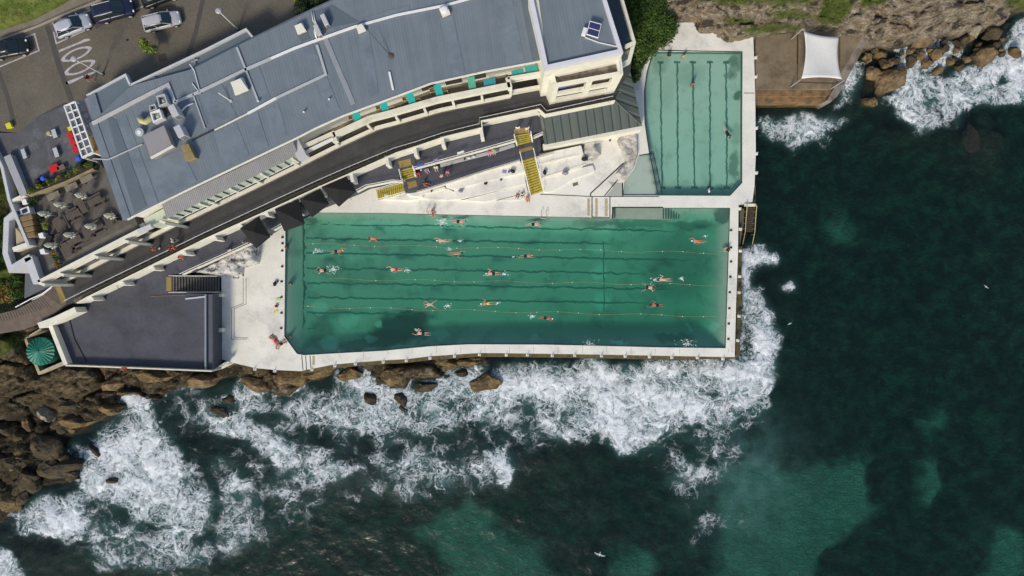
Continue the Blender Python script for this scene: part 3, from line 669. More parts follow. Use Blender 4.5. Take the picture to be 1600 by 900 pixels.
M_teal = mat('teal_laminate', (0.03, 0.42, 0.40), .5, .06, 2)
M_teal2 = mat('blue_teal_laminate', (0.04, 0.27, 0.32), .5, .06, 2)
M_wood = mat('pale_wood', (0.46, 0.34, 0.15), .7, .15, 3)

# ------------------------------------------------------------------ road, car park, forecourt (level 9.5)
def slab(name, pts, z, t, m, holes=(), label=None, kind='structure', parent=None, hz=None):
    b = MB().prism(GL(pts, z), z - t, z, [GL(h, z) for h in holes]); o = b.build(name, m, parent)
    if kind and parent is None: tag(o, label, kind=kind)
    return o
road_poly = [(-500,-400),(-500,210),(0,205),(30,208),(62,190),(104,160),(140,158),(190,128),(205,150),(330,100),(400,66),(480,26),(545,6),(700,-30),(840,-60),(900,-300),(200,-500)]
KERB = [(-300,170),(0,62),(52,43),(60,41),(96,24),(160,-2),(260,-44),(600,-190),(900,-300),(200,-900),(-500,-500)]
slab('road', road_poly, ROAD, 1.2, M_road, label='worn grey brown road surface')
kb = MB().wall(GL([(-300,170),(0,62),(52,43),(60,40),(96,24),(160,-2),(260,-44),(600,-190)], ROAD + .13), .22, ROAD - .3, ROAD + .13)
tag(kb.build('kerb', mat('kerb_stone', (0.30, 0.27, 0.22), .85, .2, 1.5)), 'pale kerb along the grass bank', kind='structure')
tag(MB().prism(GL([(-300,150),(0,56),(60,36),(96,19),(160,-8),(260,-50),(260,-64),(150,-22),(88,12),(56,29),(0,48),(-300,130)], ROAD + .14), ROAD - .3, ROAD + .12).build('footpath', mat('footpath_concrete', (0.20, 0.17, 0.13), .9, .2, 1)), 'narrow footpath beside the grass bank', kind='structure')
# grass bank at the top left
gx = np.linspace(G(-420, 0, 9.5)[0], G(420, 0, 9.5)[0], 260); gy = np.linspace(G(0, 60, 9.5)[1] - 6, G(0, -300, 9.5)[1], 150)
GX, GY = np.meshgrid(gx, gy); bsd = polysd(GX, GY, GL([(-400,178),(0,50),(56,30),(88,12),(150,-22),(260,-64),(600,-210),(600,-900),(-400,-900)], ROAD))
GZ = ROAD + .02 + np.clip(bsd, -1, 30) * .24 + sst(0, .5, bsd) * (.25 + .9 * (fbm(GX * .5, GY * .5, 4, 91) - .3) + .35 * fbm(GX * 2.6, GY * 2.6, 4, 92)); GZ = np.where(bsd < -.1, ROAD - 1.0, GZ)
M_grass = mat('rough_green_grass', (0.085, 0.125, 0.016), .95, .45, .9, .9, 3, (0.14, 0.15, 0.035), thr=(.42, .6), fine=.3)
tag(gridmesh('grass_bank', gx, gy, GZ, M_grass, {}, keep=bsd > -.6), 'rough green grass bank above the road', kind='structure')
# joints and painted markings as thin sheets
def strip(name, pts, w_, z, m, t=.004, label=None, closed=False):
    p = GL(pts, z)
    if closed: p = p + [p[0]]
    return tag(MB().wall(p, w_, z - .03, z + t).build(name, m), label, kind='structure')
strip('road_joint', [(74,40),(92,102),(112,158)], .62, ROAD, M_strip, label='dark joint strip across the road')
strip('road_joint', [(-2,112),(12,152),(23,196)], .5, ROAD, M_strip, label='dark joint strip across the road')
strip('road_joint', [(318,-6),(306,50),(293,88)], .5, ROAD, M_strip, label='dark joint strip across the road')
for pl, w_ in (([(40,58),(54,53),(61,79),(0,104),(-60,128)], .16), ([(84,50),(88,68),(145,42)], .16), ([(147,14),(110,27)], .12), ([(160,36),(200,20),(242,2),(290,-18)], .14), ([(-30,84),(14,68)], .1)):
    strip('parking_line', pl, w_, ROAD, M_line, label='faded white parking bay line')
def oval(cx, cy, a, b, ang, n=28):
    out = []
    for k in range(n):
        t = 2 * math.pi * k / n; u = a * math.cos(t); v = b * math.sin(t) * (1 - .12 * math.cos(2 * t)); out.append((cx + u * math.cos(ang) - v * math.sin(ang), cy + u * math.sin(ang) + v * math.cos(ang)))
    return out
def ring(cx, cy, a, b, ang, wa, wb, z):
    return MB().prism(GL(oval(cx, cy, a, b, ang), z), z - .03, z + .004, [GL(oval(cx, cy, a - wa, b - wb, ang), z)])
mk = MB()
mk.prism(GL([(91.5,80.5),(93,78),(126,64.5),(132,61),(140,60.5),(141,63),(130,66.5),(118,71),(93,81.5)], ROAD), ROAD - .03, ROAD + .004)
for r_ in (ring(119.5, 84.5, 26, 7.6, -.40, 6.5, 2.4, ROAD), ring(124.5, 105.5, 26.5, 7.8, -.40, 7, 2.3, ROAD)): mk.add(r_.v, r_.f)
mk.prism(GL([(102,130),(103,128),(126,119.5),(150,110.5),(155,110),(150,113.5),(131,120),(112,130),(104,132)], ROAD), ROAD - .03, ROAD + .004)
tag(mk.build('road_marking', M_line), 'long white painted letters 1 O O 1 on the road', kind='structure')
slab('road_patch', [(146,33),(158,30),(162,38),(150,46)], ROAD + .003, .03, M_strip, label='square dark patch in the road')
slab('drain_cover', [(196,62),(200,60),(202,62),(198,65)], ROAD + .006, .03, M_dark, label='small dark drain cover in the road')
slab('forecourt_patch', [(52,187),(62,180),(100,160),(106,172),(124,215),(112,216),(60,196)], ROAD + .004, .03, M_asph3, label='dark bitumen patch in front of the cafe')
slab('cafe_courtyard', [(-40,206),(28,208),(54,186),(60,182),(104,164),(160,262),(140,262),(56,300),(36,302),(16,243),(-40,250)], ROAD + .01, .8, mat('courtyard_flagstones', (0.088, 0.088, 0.094), .85, .25, .8, .3, 5, (0.12, 0.12, 0.13), thr=(.5, .6)), label='grey flagstone courtyard of the cafe')

# ------------------------------------------------------------------ pools and deck
deck = MB().prism(GL(DECK), -3.6, 0.0, [GL(POOL), GL(KIDS)])
tag(deck.build('pool_deck', M_deck), 'white concrete pool deck', kind='structure')
# footing ledge on the sea side, with mossy top
FT = [(470,581),(488,578),(522,572),(560,568.5),(600,565.5),(636,563.5),(673,559),(710,556.5),(749,554),(800,554.5),(940,556.5),(1040,559),(1149,560.5),(1156,556),(1158,480),(1159,400),(1160,385),(1153,385),(1150,554),(1100,554),(800,549),(700,550),(600,556),(470,574)]
tag(MB().prism(GL([(x, y + 3.5 if y > 550 and x < 1149 else y) for x, y in FT], -1), -5.0, -1.0).build('pool_footing', M_foot), 'mossy brown footing along the sea wall', kind='structure')
# basins: floor follows depth
def basin(name, poly, depthf, m, step=.5):
    w_ = GL(poly); xs_ = [p[0] for p in w_]; ys_ = [p[1] for p in w_]
    ax = np.arange(min(xs_) - .5, max(xs_) + 1, step); ay = np.arange(min(ys_) - .5, max(ys_) + 1, step); AX, AY = np.meshgrid(ax, ay)
    Z_ = depthf(AX, AY, polysd(AX, AY, w_)); return gridmesh(name, ax, ay, Z_, m, {}, keep=polysd(AX, AY, w_) > -.35), AX, AY
def pool_floor_mat(name, base, alg, blobs, soft, lightb, gscale=.35, gthr=(.5, .68)):
    """painted concrete floor with algae patches that have places of their own"""
    m = bpy.data.materials.new(name); m.use_nodes = True; t = m.node_tree; t.nodes.clear(); L = t.links.new
    out = nd(t, 'ShaderNodeOutputMaterial'); b = nd(t, 'ShaderNodeBsdfDiffuse'); g = nd(t, 'ShaderNodeNewGeometry'); pos = g.outputs['Position']
    n = nd(t, 'ShaderNodeTexNoise', Scale=.55, Detail=6.0, Roughness=.65); L(pos, n.inputs['Vector'])
    sb = nd(t, 'ShaderNodeVectorMath', operation='SUBTRACT'); L(n.outputs['Color'], sb.inputs[0]); sb.inputs[1].default_value = (.5, .5, .5)
    sc = nd(t, 'ShaderNodeVectorMath', operation='SCALE'); L(sb.outputs[0], sc.inputs[0]); sc.inputs['Scale'].default_value = soft
    ad = nd(t, 'ShaderNodeVectorMath', operation='ADD'); L(pos, ad.inputs[0]); L(sc.outputs[0], ad.inputs[1])
    n2 = nd(t, 'ShaderNodeTexNoise', Scale=gscale, Detail=7.0, Roughness=.65); L(pos, n2.inputs['Vector'])
    mr = nd(t, 'ShaderNodeMapRange'); mr.interpolation_type = 'SMOOTHSTEP'; mr.inputs['From Min'].default_value = gthr[0]; mr.inputs['From Max'].default_value = gthr[1]; mr.inputs['To Max'].default_value = .32; L(n2.outputs[0], mr.inputs['Value'])
    src = None
    def mix(f, a, c):
        k = nd(t, 'ShaderNodeMix', data_type='RGBA'); L(f, k.inputs[0])
        for s_, i in ((a, 6), (c, 7)):
            if isinstance(s_, tuple): k.inputs[i].default_value = (*s_, 1)
            else: L(s_, k.inputs[i])
        return k.outputs[2]
    src = mix(mr.outputs[0], base, alg)
    for (px, py, rx, ry, st, lt) in blobs:
        cx, cy = G(px, py, -2)
        mp = nd(t, 'ShaderNodeMapping'); mp.vector_type = 'TEXTURE'; mp.inputs['Location'].default_value = (cx, cy, 0); mp.inputs['Scale'].default_value = (rx / 11.7, ry / 11.7, 1000); L(ad.outputs[0], mp.inputs[0])
        ln = nd(t, 'ShaderNodeVectorMath', operation='LENGTH'); L(mp.outputs[0], ln.inputs[0])
        k = nd(t, 'ShaderNodeMapRange'); k.interpolation_type = 'SMOOTHSTEP'; k.inputs['From Min'].default_value = .55; k.inputs['From Max'].default_value = 1.15; k.inputs['To Min'].default_value = st; k.inputs['To Max'].default_value = 0; L(ln.outputs['Value'], k.inputs['Value'])
        src = mix(k.outputs[0], src, lightb if lt else alg)
    L(src, b.inputs[0]); L(b.outputs[0], out.inputs[0]); return m
pblobs = [(625,512,50,28,.97,0),(600,528,40,16,.9,0),(560,540,36,8,.6,0),(645,495,26,14,.9,0),(505,520,22,30,.55,0),(520,490,40,12,.4,0),(700,520,60,14,.15,0),(1050,528,36,8,.6,0),(1000,500,120,30,.12,0),(900,520,120,22,.15,0),(1125,336,14,16,.7,0),(1080,352,40,9,.5,0),(980,350,90,7,.4,0),(490,345,14,6,.5,0),(1060,420,60,60,.4,0),(560,430,60,24,.2,0),
          (500,480,16,12,.55,1),(546,500,20,14,.5,1),(515,535,18,12,.8,1),(590,505,9,7,.6,1),(578,528,12,8,.55,1),(935,390,18,10,.5,1),(935,425,14,14,.55,1),(940,470,14,18,.5,1),(965,534,15,5,.95,1),(1079,513,5,8,.8,1),(1113,508,7,9,.5,1),(690,522,20,7,.4,1),(835,528,8,6,.4,1),(725,350,60,14,.35,1),(820,365,90,14,.3,1),(960,365,40,12,.35,1),(610,360,110,16,.45,1),(540,395,60,12,.3,1)]
M_pf = pool_floor_mat('green_pool_floor', (0.33, 0.40, 0.33), (0.012, 0.030, 0.024), pblobs, 2.4, (0.50, 0.66, 0.58))
def main_depth(AX, AY, sd_):
    u = np.clip((AX - G(446, 0)[0]) / 56, 0, 1); v = np.clip((G(0, 335)[1] - AY) / 17, 0, 1)
    d_ = 1.15 + 0.75 * v + 0.75 * u + .25 * u * v
    d_ = np.minimum(d_, .35 + .75 * np.clip(sd_, 0, 40))
    d_ = d_ + .25 * (fbm(AX * .3, AY * .3, 4, 3) - .5)
    d_ = np.where((AX < G(470, 0)[0]) & (AX > G(444, 0)[0] - 9), d_ * .78, d_); d_ = np.where(AX > G(1126, 0)[0], d_ * .66, d_)
    return -d_ - .1
basin('pool_floor', POOL, main_depth, M_pf)[0]
tag(bpy.data.objects['pool_floor'], 'stained green floor of the big pool', kind='structure')
kblobs = [(1148,100,16,14,.55,0),(1142,110,8,26,.55,0),(1150,152,9,9,.9,0),(1135,122,8,8,.6,0),(1146,262,8,26,.7,0),(1130,292,16,6,.5,0),(1030,105,16,16,.3,0),(1075,120,30,20,.22,0),(1145,212,8,20,.3,0),(1040,150,14,30,.15,0),(1100,240,14,60,.12,0),(1105,300,40,8,.25,0)]
M_kf = pool_floor_mat('pale_childrens_pool_floor', (0.44, 0.50, 0.43), (0.07, 0.13, 0.09), kblobs, 2.4, (.6, .7, .6), .5, (.48, .75))
def kid_depth(AX, AY, sd_):
    v = np.clip((G(0, 80)[1] - AY) / 19, 0, 1); d_ = .75 + .55 * v
    px = AX * F / H + 800; py = 450 - AY * F / H
    edge1 = 1016 + (py - 240) * (12.5 / 65); edge2 = 1023 + (py - 240) * (12.5 / 65)
    d_ = np.where((py > 239) & (px < edge1), .22, np.where((py > 239) & (px < edge2), .6, d_)); return -d_
basin('childrens_pool_floor', KIDS, kid_depth, M_kf, .3)
tag(bpy.data.objects['childrens_pool_floor'], 'pale floor of the small pool', kind='structure')
# painted lane lines on the floors, wavy as seen through the water
def wavy(name, a, b, w_, zf, label, m, amp=.12, seed=0, fr=2.2):
    a = Vector(G(*a)); b = Vector(G(*b)); L_ = (b - a).length; n = int(L_ / .16); d_ = (b - a).normalized(); nn = Vector((-d_.y, d_.x))
    vs = []; 
    for i in range(n + 1):
        s_ = i / n; p = a + (b - a) * s_; o_ = amp * 2 * (float(fbm(np.array(s_ * L_ * fr * .5 + seed * 9.1), np.array(seed * 3.3), 4, seed)) - .5)
        ww = w_ * (.45 + .9 * float(fbm(np.array(s_ * L_ * 1.9), np.array(seed * 1.7), 3, 5))) * min(1, .15 + (1 - s_) * L_ / 5.0 if 'big' in label and 'lane line' in label else 1); o_ += .10 * (float(vn(np.array(s_ * L_ * 4.1), np.array(seed * 2.7), 8)) - .5)
        for q in (1, -1):
            r_ = p + nn * (o_ + q * ww / 2); vs.append((r_.x, r_.y, zf(r_.x, r_.y)))
    fs = [(2 * i, 2 * i + 1, 2 * i + 3, 2 * i + 2) for i in range(n)]
    b_ = MB().add(vs, fs); o_ = b_.build(name, m); tag(o_, label, kind='structure')
M_lane = mat('dark_green_lane_paint', (0.065, 0.16, 0.125), .8, .2, 1.5)
md = lambda x, y: float(main_depth(np.array([x]), np.array([y]), polysd(np.array([x]), np.array([y]), GL(POOL)))[0]) + .04
kd = lambda x, y: float(kid_depth(np.array(x), np.array(y), None)) + .02
for i, y0 in enumerate((348, 371, 394.5, 418, 442, 465, 489)):
    xe = (1060, 960, 1090, 1010, 1060, 1020, 640)[i]
    wavy('lane_line', (471, y0), (xe, y0 + (xe - 471) * .0175 + (0 if i else 1)), .22, md, 'dark lane line on the floor of the big pool', M_lane, .2, i)
wavy('lane_line', (471, 347), (470, 514), .34, md, 'dark cross line at the left end of the lanes', M_lane, .12, 11)
wavy('lane_line', (470, 514.5), (486, 515), .2, md, 'dark cross line at the left end of the lanes', M_lane, .05, 14)
wavy('lane_line', (946, 376), (948, 489), .15, md, 'dark cross line near the right end of the lanes', M_lane, .12, 12)
for i, (xt, xb) in enumerate(((1034, 1038), (1060.5, 1063), (1085, 1089), (1112, 1114), (1137.5, 1140.5))):
    wavy('lane_line', (xt, 93), (xb, 290), .26, kd, 'dark lane line on the floor of the small pool', M_lane, .09, 20 + i)
    wavy('lane_line', (xt - 5, 94), (xt + 5, 94.5), .34, kd, 'short bar at the end of a small pool lane line', M_lane, .04, 30 + i)
    wavy('lane_line', (xb - 5, 290.5), (xb + 5, 291), .34, kd, 'short bar at the end of a small pool lane line', M_lane, .04, 40 + i)
# walls of the basins keep the deck material; a darker waterline strip
for nm, poly in (('pool_rim', POOL), ('pool_rim', KIDS)):
    tag(MB().wall(GL(poly + [poly[0]]), .05, -.75, -.06, 0).build(nm, mat('algae_waterline', (0.06, 0.13, 0.09), .8, .2, 1)), 'green algae line below the pool edge', kind='structure')
for nm, poly, hs in (('main', POOL, .28), ('kids', KIDS, .22)):
    w_ = GL(poly); ax = np.arange(min(p[0] for p in w_) - .8, max(p[0] for p in w_) + .9, .45); ay = np.arange(min(p[1] for p in w_) - .8, max(p[1] for p in w_) + .9, .45)
    AX, AY = np.meshgrid(ax, ay); s_ = polysd(AX, AY, w_)
    m_ = water_mat('pool_water', (0.10, 0.79, 0.63), .42, .22, (0.045, 0.16, 0.125), False, 1.8, .35, .06, .06) if nm == 'main' else water_mat('small_pool_water', (0.12, 0.85, 0.72), .26, .12, (0.10, 0.25, 0.2), False, 1.8, .3, .05, .06)
    o = gridmesh('pool_water', ax, ay, -.17 + .02 * (fbm(AX, AY, 3, 4) - .5), m_, {}, keep=s_ > -.5); tag(o, 'green water in the big ocean pool' if nm == 'main' else 'pale green water in the small pool', kind='structure')
# shallow platform and steps in the big pool's top right notch
tag(MB().prism(GL([(960,324.5),(1036,324.5),(1036,342),(960,341)]), -1.2, -.24).build('entry_platform', mat('pale_platform', (.42, .44, .36), .8, .15, 1)), 'pale shallow platform at the top of the big pool', kind='structure')
es = MB()
for k in range(6): es.prism(GL([(1036.3 + k * 4, 324.5), (1040.3 + k * 4, 324.5), (1040.3 + k * 4, 342.6), (1036.3 + k * 4, 342.6)]), -1.6, -.30 - .15 * k)
tag(es.build('entry_steps', mat('step_concrete', (.30, .38, .31), .8, .15, 1)), 'submerged steps beside the shallow platform', kind='structure')
for k in range(7): strip('step_edge', [(1036.5 + k * 4, 325), (1036.5 + k * 4, 342)], .10, -.28 - .15 * max(0, k - 1), M_blk, .02, 'dark edge of a submerged step')
# drains, joints and painted edges on the deck
JN = [([(844,303.5),(902,306),(922,307),(1030,307)], .10), ([(922.5,307),(923,302),(974,255)], .16), ([(944.5,306),(965,281)], .13), ([(972.5,285),(973,307)], .15),
      ([(998.5,243),(1015,240),(1018,240)], .12), ([(925,307),(925,339)], .14), ([(925,339),(953,340)], .1), ([(953,307),(953,340)], .12), ([(957,341),(957,324),(1036,324)], .14), ([(960.5,341),(960.5,324)], .1),
      ([(1009,78),(1100,80),(1160,81)], .12), ([(1021,80),(1011,113),(1007,142),(1008,193),(1015,240),(1020,262),(1028,305)], .14), ([(1021,240),(1035,305)], .1), ([(1022,240),(1017,240)], .1),
      ([(405,385),(405,411),(381,416.5),(380,432)], .17), ([(365,421.5),(365,434),(373,434.5),(373,420)], .10),
      ([(380,434),(380,474),(362,481),(362,530),(386,530)], .05), ([(384.5,434),(384.5,475),(366,482),(366,527),(388,528)], .05),
      ([(471.5,555),(473.5,578)], .1), ([(477.5,556),(479,578)], .1), ([(484.5,556),(486,577)], .1), ([(1162,145.5),(1179,145.5)], .08)]
for p_, w_ in JN: strip('deck_joint', p_, w_, 0.0, M_blk, .012, 'thin dark joint in the white deck')
for x0, y0, x1, y1 in ((917.5,310,922,337),(930,310,934,338),(945,310,949.5,338),(488,556,492,570)):
    slab('tactile_strip', [(x0, y0), (x1, y0), (x1, y1), (x0, y1)], .012, .03, mat('worn_yellow', (.42, .36, .22), .85, .3, 3), label='worn yellow strip painted on the deck')

# ------------------------------------------------------------------ promenade, terrace, paths
FAC = [G(60,442,10), G(218,361,10), G(300,340,6), G(378,303,6), G(456,265,6), G(522,232,6), G(589,201,6), G(620,193,6), G(689,173,6), G(798,151,6)]
PRO_OUT = [(60,466),(60,508),(104,476),(133,467),(200,434),(320,374),(372,351),(444,317),(500,290),(547,269),(620,238),(653,227),(695.5,213),(753,199),(752,188.5),(842,170),(851,178),(855,180),(961,157),(964,143),(985,112),(990,60),(700,40),(300,260),(100,400),(40,430)]
tag(MB().prism([G(x, y, PROM) for x, y in PRO_OUT], -2, PROM).build('promenade', M_asph), 'curved dark asphalt promenade below the restaurant', kind='structure')
o = MB().prism(GL(TERRP, TERR), -3.0, TERR).build('terrace', M_asph2); tag(o, 'blue grey terrace and middle walkway', kind='structure')
PTH = [(633,301),(630,283),(627,268),(644,262),(700,245),(804,214),(812,205),(842,205),(846,234),(842,242),(813,251),(690,289)]
tag(MB().prism(GL(PTH, PATH + 1.2 * 0), -2.0, PATH).build('lower_path', M_asph2), 'lower path between the two yellow stairs', kind='structure')
# cut: the middle walkway must not cover the lower path -> terrace polygon already stops at its edge
for x in (): strip('membrane_seam', [(x, 478 - (x - 112) * .10), (x + 1, 572)] if x < 260 else [(x, 460), (x, 575)], .07, TERR, mat('seam_tone', (.045, .047, .058), .85), .006, 'faint seam in the terrace surface')
for a_ in (): strip('membrane_seam', a_, .06, TERR, MATS['seam_tone'], .008, 'faint seam in the terrace surface')
for x in (180, 270, 360, 450, 540, 640, 740, 830): strip('expansion_joint', [(x, 443 - (x - 180) * .40), (x + 9, 456 - (x - 180) * .40)], .05, PROM, mat('seam_tone', (.045, .047, .058), .85), .006, 'faint joint across the promenade')
for x in range(530, 1140, 38): strip('deck_joint', [(x, 547 if x < 640 else (541 if x < 1000 else 545)), (x, 551 + (8 if x < 600 else 1))], .04, 0, mat('thin_joint', (.30, .28, .25), .8), .008, 'thin joint across the top of the sea wall')
# boardwalk at far left
bw = [(86,443),(104,474),(88,486),(60,506),(30,516),(0,521),(-120,536),(-120,500),(0,490),(25,484),(52,470),(70,455)]
tag(MB().prism(GL(bw, PROM + .02), PROM - .4, PROM + .02).build('boardwalk', M_board), 'weathered timber boardwalk', kind='structure')
bl = MB()
for k in range(40):
    t_ = k / 39; a = Vector((104, 474)).lerp(Vector((-60, 524)), t_) if t_ > .15 else Vector((104 - t_ * 60, 474 + t_ * 40)); b_ = Vector((80, 448)).lerp(Vector((-60, 494)), t_)
    pa, pb = P(b_[0], b_[1], PROM + .03), P(a[0], a[1] - 2, PROM + .03); bl.bar(pa, pb, .04, .012)
tag(bl.build('boardwalk_gap', M_dark), 'dark gaps between boardwalk planks', kind='structure')
slab('promenade_threshold', [(85,443),(93,443),(104,471),(96,476)], PROM + .035, .04, M_ydull, label='dull yellow strip at the boardwalk end')
# ------------------------------------------------------------------ restaurant building
ROOF_F = [(198,342),(300,292),(464,214),(493,199),(535,180),(620,149),(673,129),(760,110),(846,94)]
ROOF_B = [(145,190),(204,134),(300,108),(396,59),(447,35.5),(489,14),(524,-2),(600,-30),(700,-60),(826,-90)]
rest = thing('restaurant_building', 'long curved restaurant building with slate blue metal roof above the pool', 'building', (*G(500,160,13), PROM))
def resample(pts, n):
    pts = [Vector(p) for p in pts]; L_ = [0]
    for i in range(1, len(pts)): L_.append(L_[-1] + (pts[i] - pts[i - 1]).length)
    out = []
    for k in range(n):
        s_ = L_[-1] * k / (n - 1); i = 1
        while i < len(pts) - 1 and L_[i] < s_: i += 1
        t_ = (s_ - L_[i - 1]) / max(1e-6, L_[i] - L_[i - 1]); out.append(pts[i - 1].lerp(pts[i], t_))
    return out
def at_x(pl, x):
    for i in range(len(pl) - 1):
        if pl[i][0] <= x <= pl[i + 1][0]:
            t_ = (x - pl[i][0]) / (pl[i + 1][0] - pl[i][0]); return pl[i][1] + t_ * (pl[i + 1][1] - pl[i][1])
    return pl[-1][1]
def roof_sheet(front, back, zf, zb, n, name, m, parent, th=.25):
    f_ = resample([P(x, y, zf) for x, y in front], n); b_ = resample([P(x, y, zb) for x, y in back], n)
    vs = []; uv = []; s_ = 0
    for i in range(n):
        if i: s_ += ((f_[i] - f_[i - 1]).length + (b_[i] - b_[i - 1]).length) / 2
        vs += [f_[i], b_[i], f_[i] - Vector((0, 0, th)), b_[i] - Vector((0, 0, th))]; uv += [(s_, 0), (s_, 10), (s_, 0), (s_, 10)]
    fs = []
    for i in range(n - 1):
        a = 4 * i; c = a + 4; fs += [(a, c, c + 1, a + 1), (a + 2, a + 3, c + 3, c + 2), (a, a + 2, c + 2, c), (a + 1, c + 1, c + 3, a + 3)]
    fs += [(0, 1, 3, 2), (4 * n - 4, 4 * n - 2, 4 * n - 1, 4 * n - 3)]
    return MB().add(vs, fs).build(name, m, parent, uv=uv)
rf = roof_sheet(ROOF_F, ROOF_B, ROOF, ROOF, 60, 'roof', M_corr, rest)
rp = [[(166,180),(182,188),(229,322),(210,333)],[(182,187),(197,180),(247,316),(232,320)],[(229,251),(284,235),(308,283),(249,311)],[(333,209),(369,191),(389,242),(353,261)],[(382,184),(402,174),(420,229),(399,239)],[(414,170),(434,160),(449,211),(431,222)],
      [(313,149),(347,131),(370,182),(329,193)],[(389,107),(405,103),(423,153),(400,168)],[(473,76),(488,68),(509,116),(490,123)],[(558,47),(576,45),(592,146),(577,153)],[(688,27),(707,24),(727,114),(707,119)],
      [(769,-10),(798,-10),(820,96),(792,101)],[(824,-10),(812,-10),(832,94),(845,91)],[(462,51),(478,44),(485,60),(471,66)],[(493,124),(511,120),(531,171),(514,178)],[(385,178),(418,166),(445,212),(440,214)],[(570,40),(640,20),(640,8),(560,30)],[(500,47),(560,34),(520,8),(488,18)]]
for i, q in enumerate(rp):
    q = q if i != 15 else [(300,150),(309,150),(325,194),(316,198)]
    MB().sheet([P(x, y, ROOF + (.034 if i % 2 else .040)) for x, y in q], .05).build('roof_panel', M_smooth if i not in (0, 12, 13, 17) else M_smooth2, rest)
# edge flashings, fascia, gutters
MB().wall(GL(ROOF_F, ROOF + .06), .16, ROOF - .16, ROOF + .06, -1).build('gutter', M_wall, rest)
MB().wall(GL([(198,342),(145,190)], ROOF + .08), .9, ROOF - .3, ROOF + .08, 0).build('edge_flashing', M_smooth, rest)
MB().wall(GL([(505,53),(552,163)], ROOF + .06), .55, ROOF - .02, ROOF + .06).build('valley_flashing', mat('pale_flashing', (.26, .275, .295), .5, .1, 1), rest)
def rpipe(pts, w_, m, z=ROOF + .18, label='roof_pipe'):
    return MB().wall(GL(pts, z), w_, ROOF + .03, z).build(label, m, rest)
M_duct = mat('pale_cable_tray', (.42, .43, .44), .5, .1, 1)
rpipe([(144,193),(242,142)], .42, mat('weathered_cream_tray', (.45, .43, .41), .6, .12, 1), label='cable_tray'); rpipe([(242,142),(262,132),(273,160)], .36, M_duct, label='cable_tray')
rpipe([(273,160),(320,139),(382,109),(423,91)], .32, M_duct, label='cable_tray'); rpipe([(423,91),(460,75),(493,63),(555,41)], .26, M_white, label='cable_tray'); rpipe([(555,41),(620,23),(695,8),(760,-10)], .24, M_white, label='cable_tray')
rpipe([(335,203),(387,177)], .12, M_wall, label='cable_tray'); rpipe([(387,177),(431,153)], .26, M_white, label='cable_tray'); rpipe([(431,153),(509,116),(495,70)], .26, M_duct, label='cable_tray')
rpipe([(300,219),(333,203)], .1, M_blk, label='cable_tray'); rpipe([(370,74),(403,158)], .22, M_duct, label='roof_rib'); rpipe([(144,248),(169,249),(222,225)], .1, M_duct, label='cable'); rpipe([(301,146),(320,200)], .12, M_duct, label='roof_rib')
rpipe([(608,112),(614,140)], .22, M_white, label='cable_tray'); rpipe([(300,130),(313,146),(303,110),(296,100)], .08, M_white, label='cable')
# walls of the body, under the roof
fb = [P(x, y + 2, ROOF) for x, y in ROOF_F]; body = [(p.x - .5, p.y + (.6 if p.x < -26 else 1.7)) for p in fb]; bk = [(P(x, y, ROOF).x, P(x, y, ROOF).y) for x, y in ROOF_B[::-1]]
MB().prism([(x + (.6 if i == 0 else 0), y) for i, (x, y) in enumerate(body)] + [(x + (.7 if i > 8 else 0), y - .4) for i, (x, y) in enumerate(bk)], PROM - 4, ROOF - .27).build('wall', M_wall, rest)
# back strip roof, lower
bs = [(135,150),(196,117),(203,134),(320,78),(385,45),(397,60),(489,15),(524,-2),(524,8),(489,22),(396,66),(300,115),(204,142),(146,192)]
MB().prism(GL([(135.5,149),(195.5,116.7),(203,133),(240,118),(252,128),(242,140),(146,190)], ROOF - .3), ROAD - 1, ROOF - .3).build('side_roof', mat('dark_slate_sheet', (.115, .145, .165), .5, .1, .4, fine=.03), rest)
MB().prism(GL([(203,133),(320,78),(384,46),(396,60),(300,108),(240,137),(210,148)], ROOF - .5), ROAD - 1, ROOF - .5).build('back_roof', M_smooth2, rest)
for pl in ([(135,149.5),(195.5,116.7),(203,133)], [(203,133),(320,78),(384,45.5),(396,60)], [(300,108),(396,59),(489,14),(524,-2)]):
    MB().wall(GL(pl, ROOF - .1), .22, ROOF - .8, ROOF - .1).build('parapet', M_cap if pl[0][0] < 300 else M_smooth2, rest)
MB().wall(GL([(135,150),(147,190)], ROOF - .1), 1.0, ROOF - .8, ROOF - .1, 1).build('parapet', M_smooth, rest)
# facade along the promenade: lower wall, open gallery, upper parapet
F0 = FAC; n0 = len(F0)
def facx(s): return resample([Vector((p[0], p[1], 0)) for p in F0], 241)[int(round(s * 240))]
FR = resample([Vector((p[0], p[1], 0)) for p in F0], 121)
def fxy(a, b): return [(p.x, p.y) for p in FR[a:b + 1]]
def px_of(p, z): k = F / (H - z); return 800 + p.x * k
def idx(pxv, z): return min(range(121), key=lambda i: abs(px_of(FR[i], z) - pxv))
MB().wall(fxy(0, 120), .34, 5.45, 6.0, 1).build('gallery_wall', M_wall, rest)
MB().wall([(p.x - .25, p.y + .5) for p in FR], .3, PROM - 3, 5.44, 1).build('recessed_base', mat('recess_shade_tone', (.10, .095, .085), .85, .15, 1), rest)  # recessed wall base; shade under the gallery wall painted as a dark colour
iA = idx(218, 10); iB = idx(262, 10); iC = idx(476, 10); iD = idx(797, 10)
MB().wall(fxy(0, iA), .30, 9.0, 10.0, 1).build('parapet', M_wall, rest)
MB().wall(fxy(0, iA), 1.1, 8.4, 8.75, 1).build('gallery_ceiling_edge', M_wall, rest)
MB().wall(fxy(iB, iC), .22, 7.6, 8.0, 1).build('window_sill', M_white, rest)
MB().wall(fxy(iB, iC), .10, 8.0, 10.2, 1).build('window_band', M_glassg, rest)
MB().wall(fxy(iB, iC), .30, 10.1, 10.32, 1).build('window_head', M_white, rest)
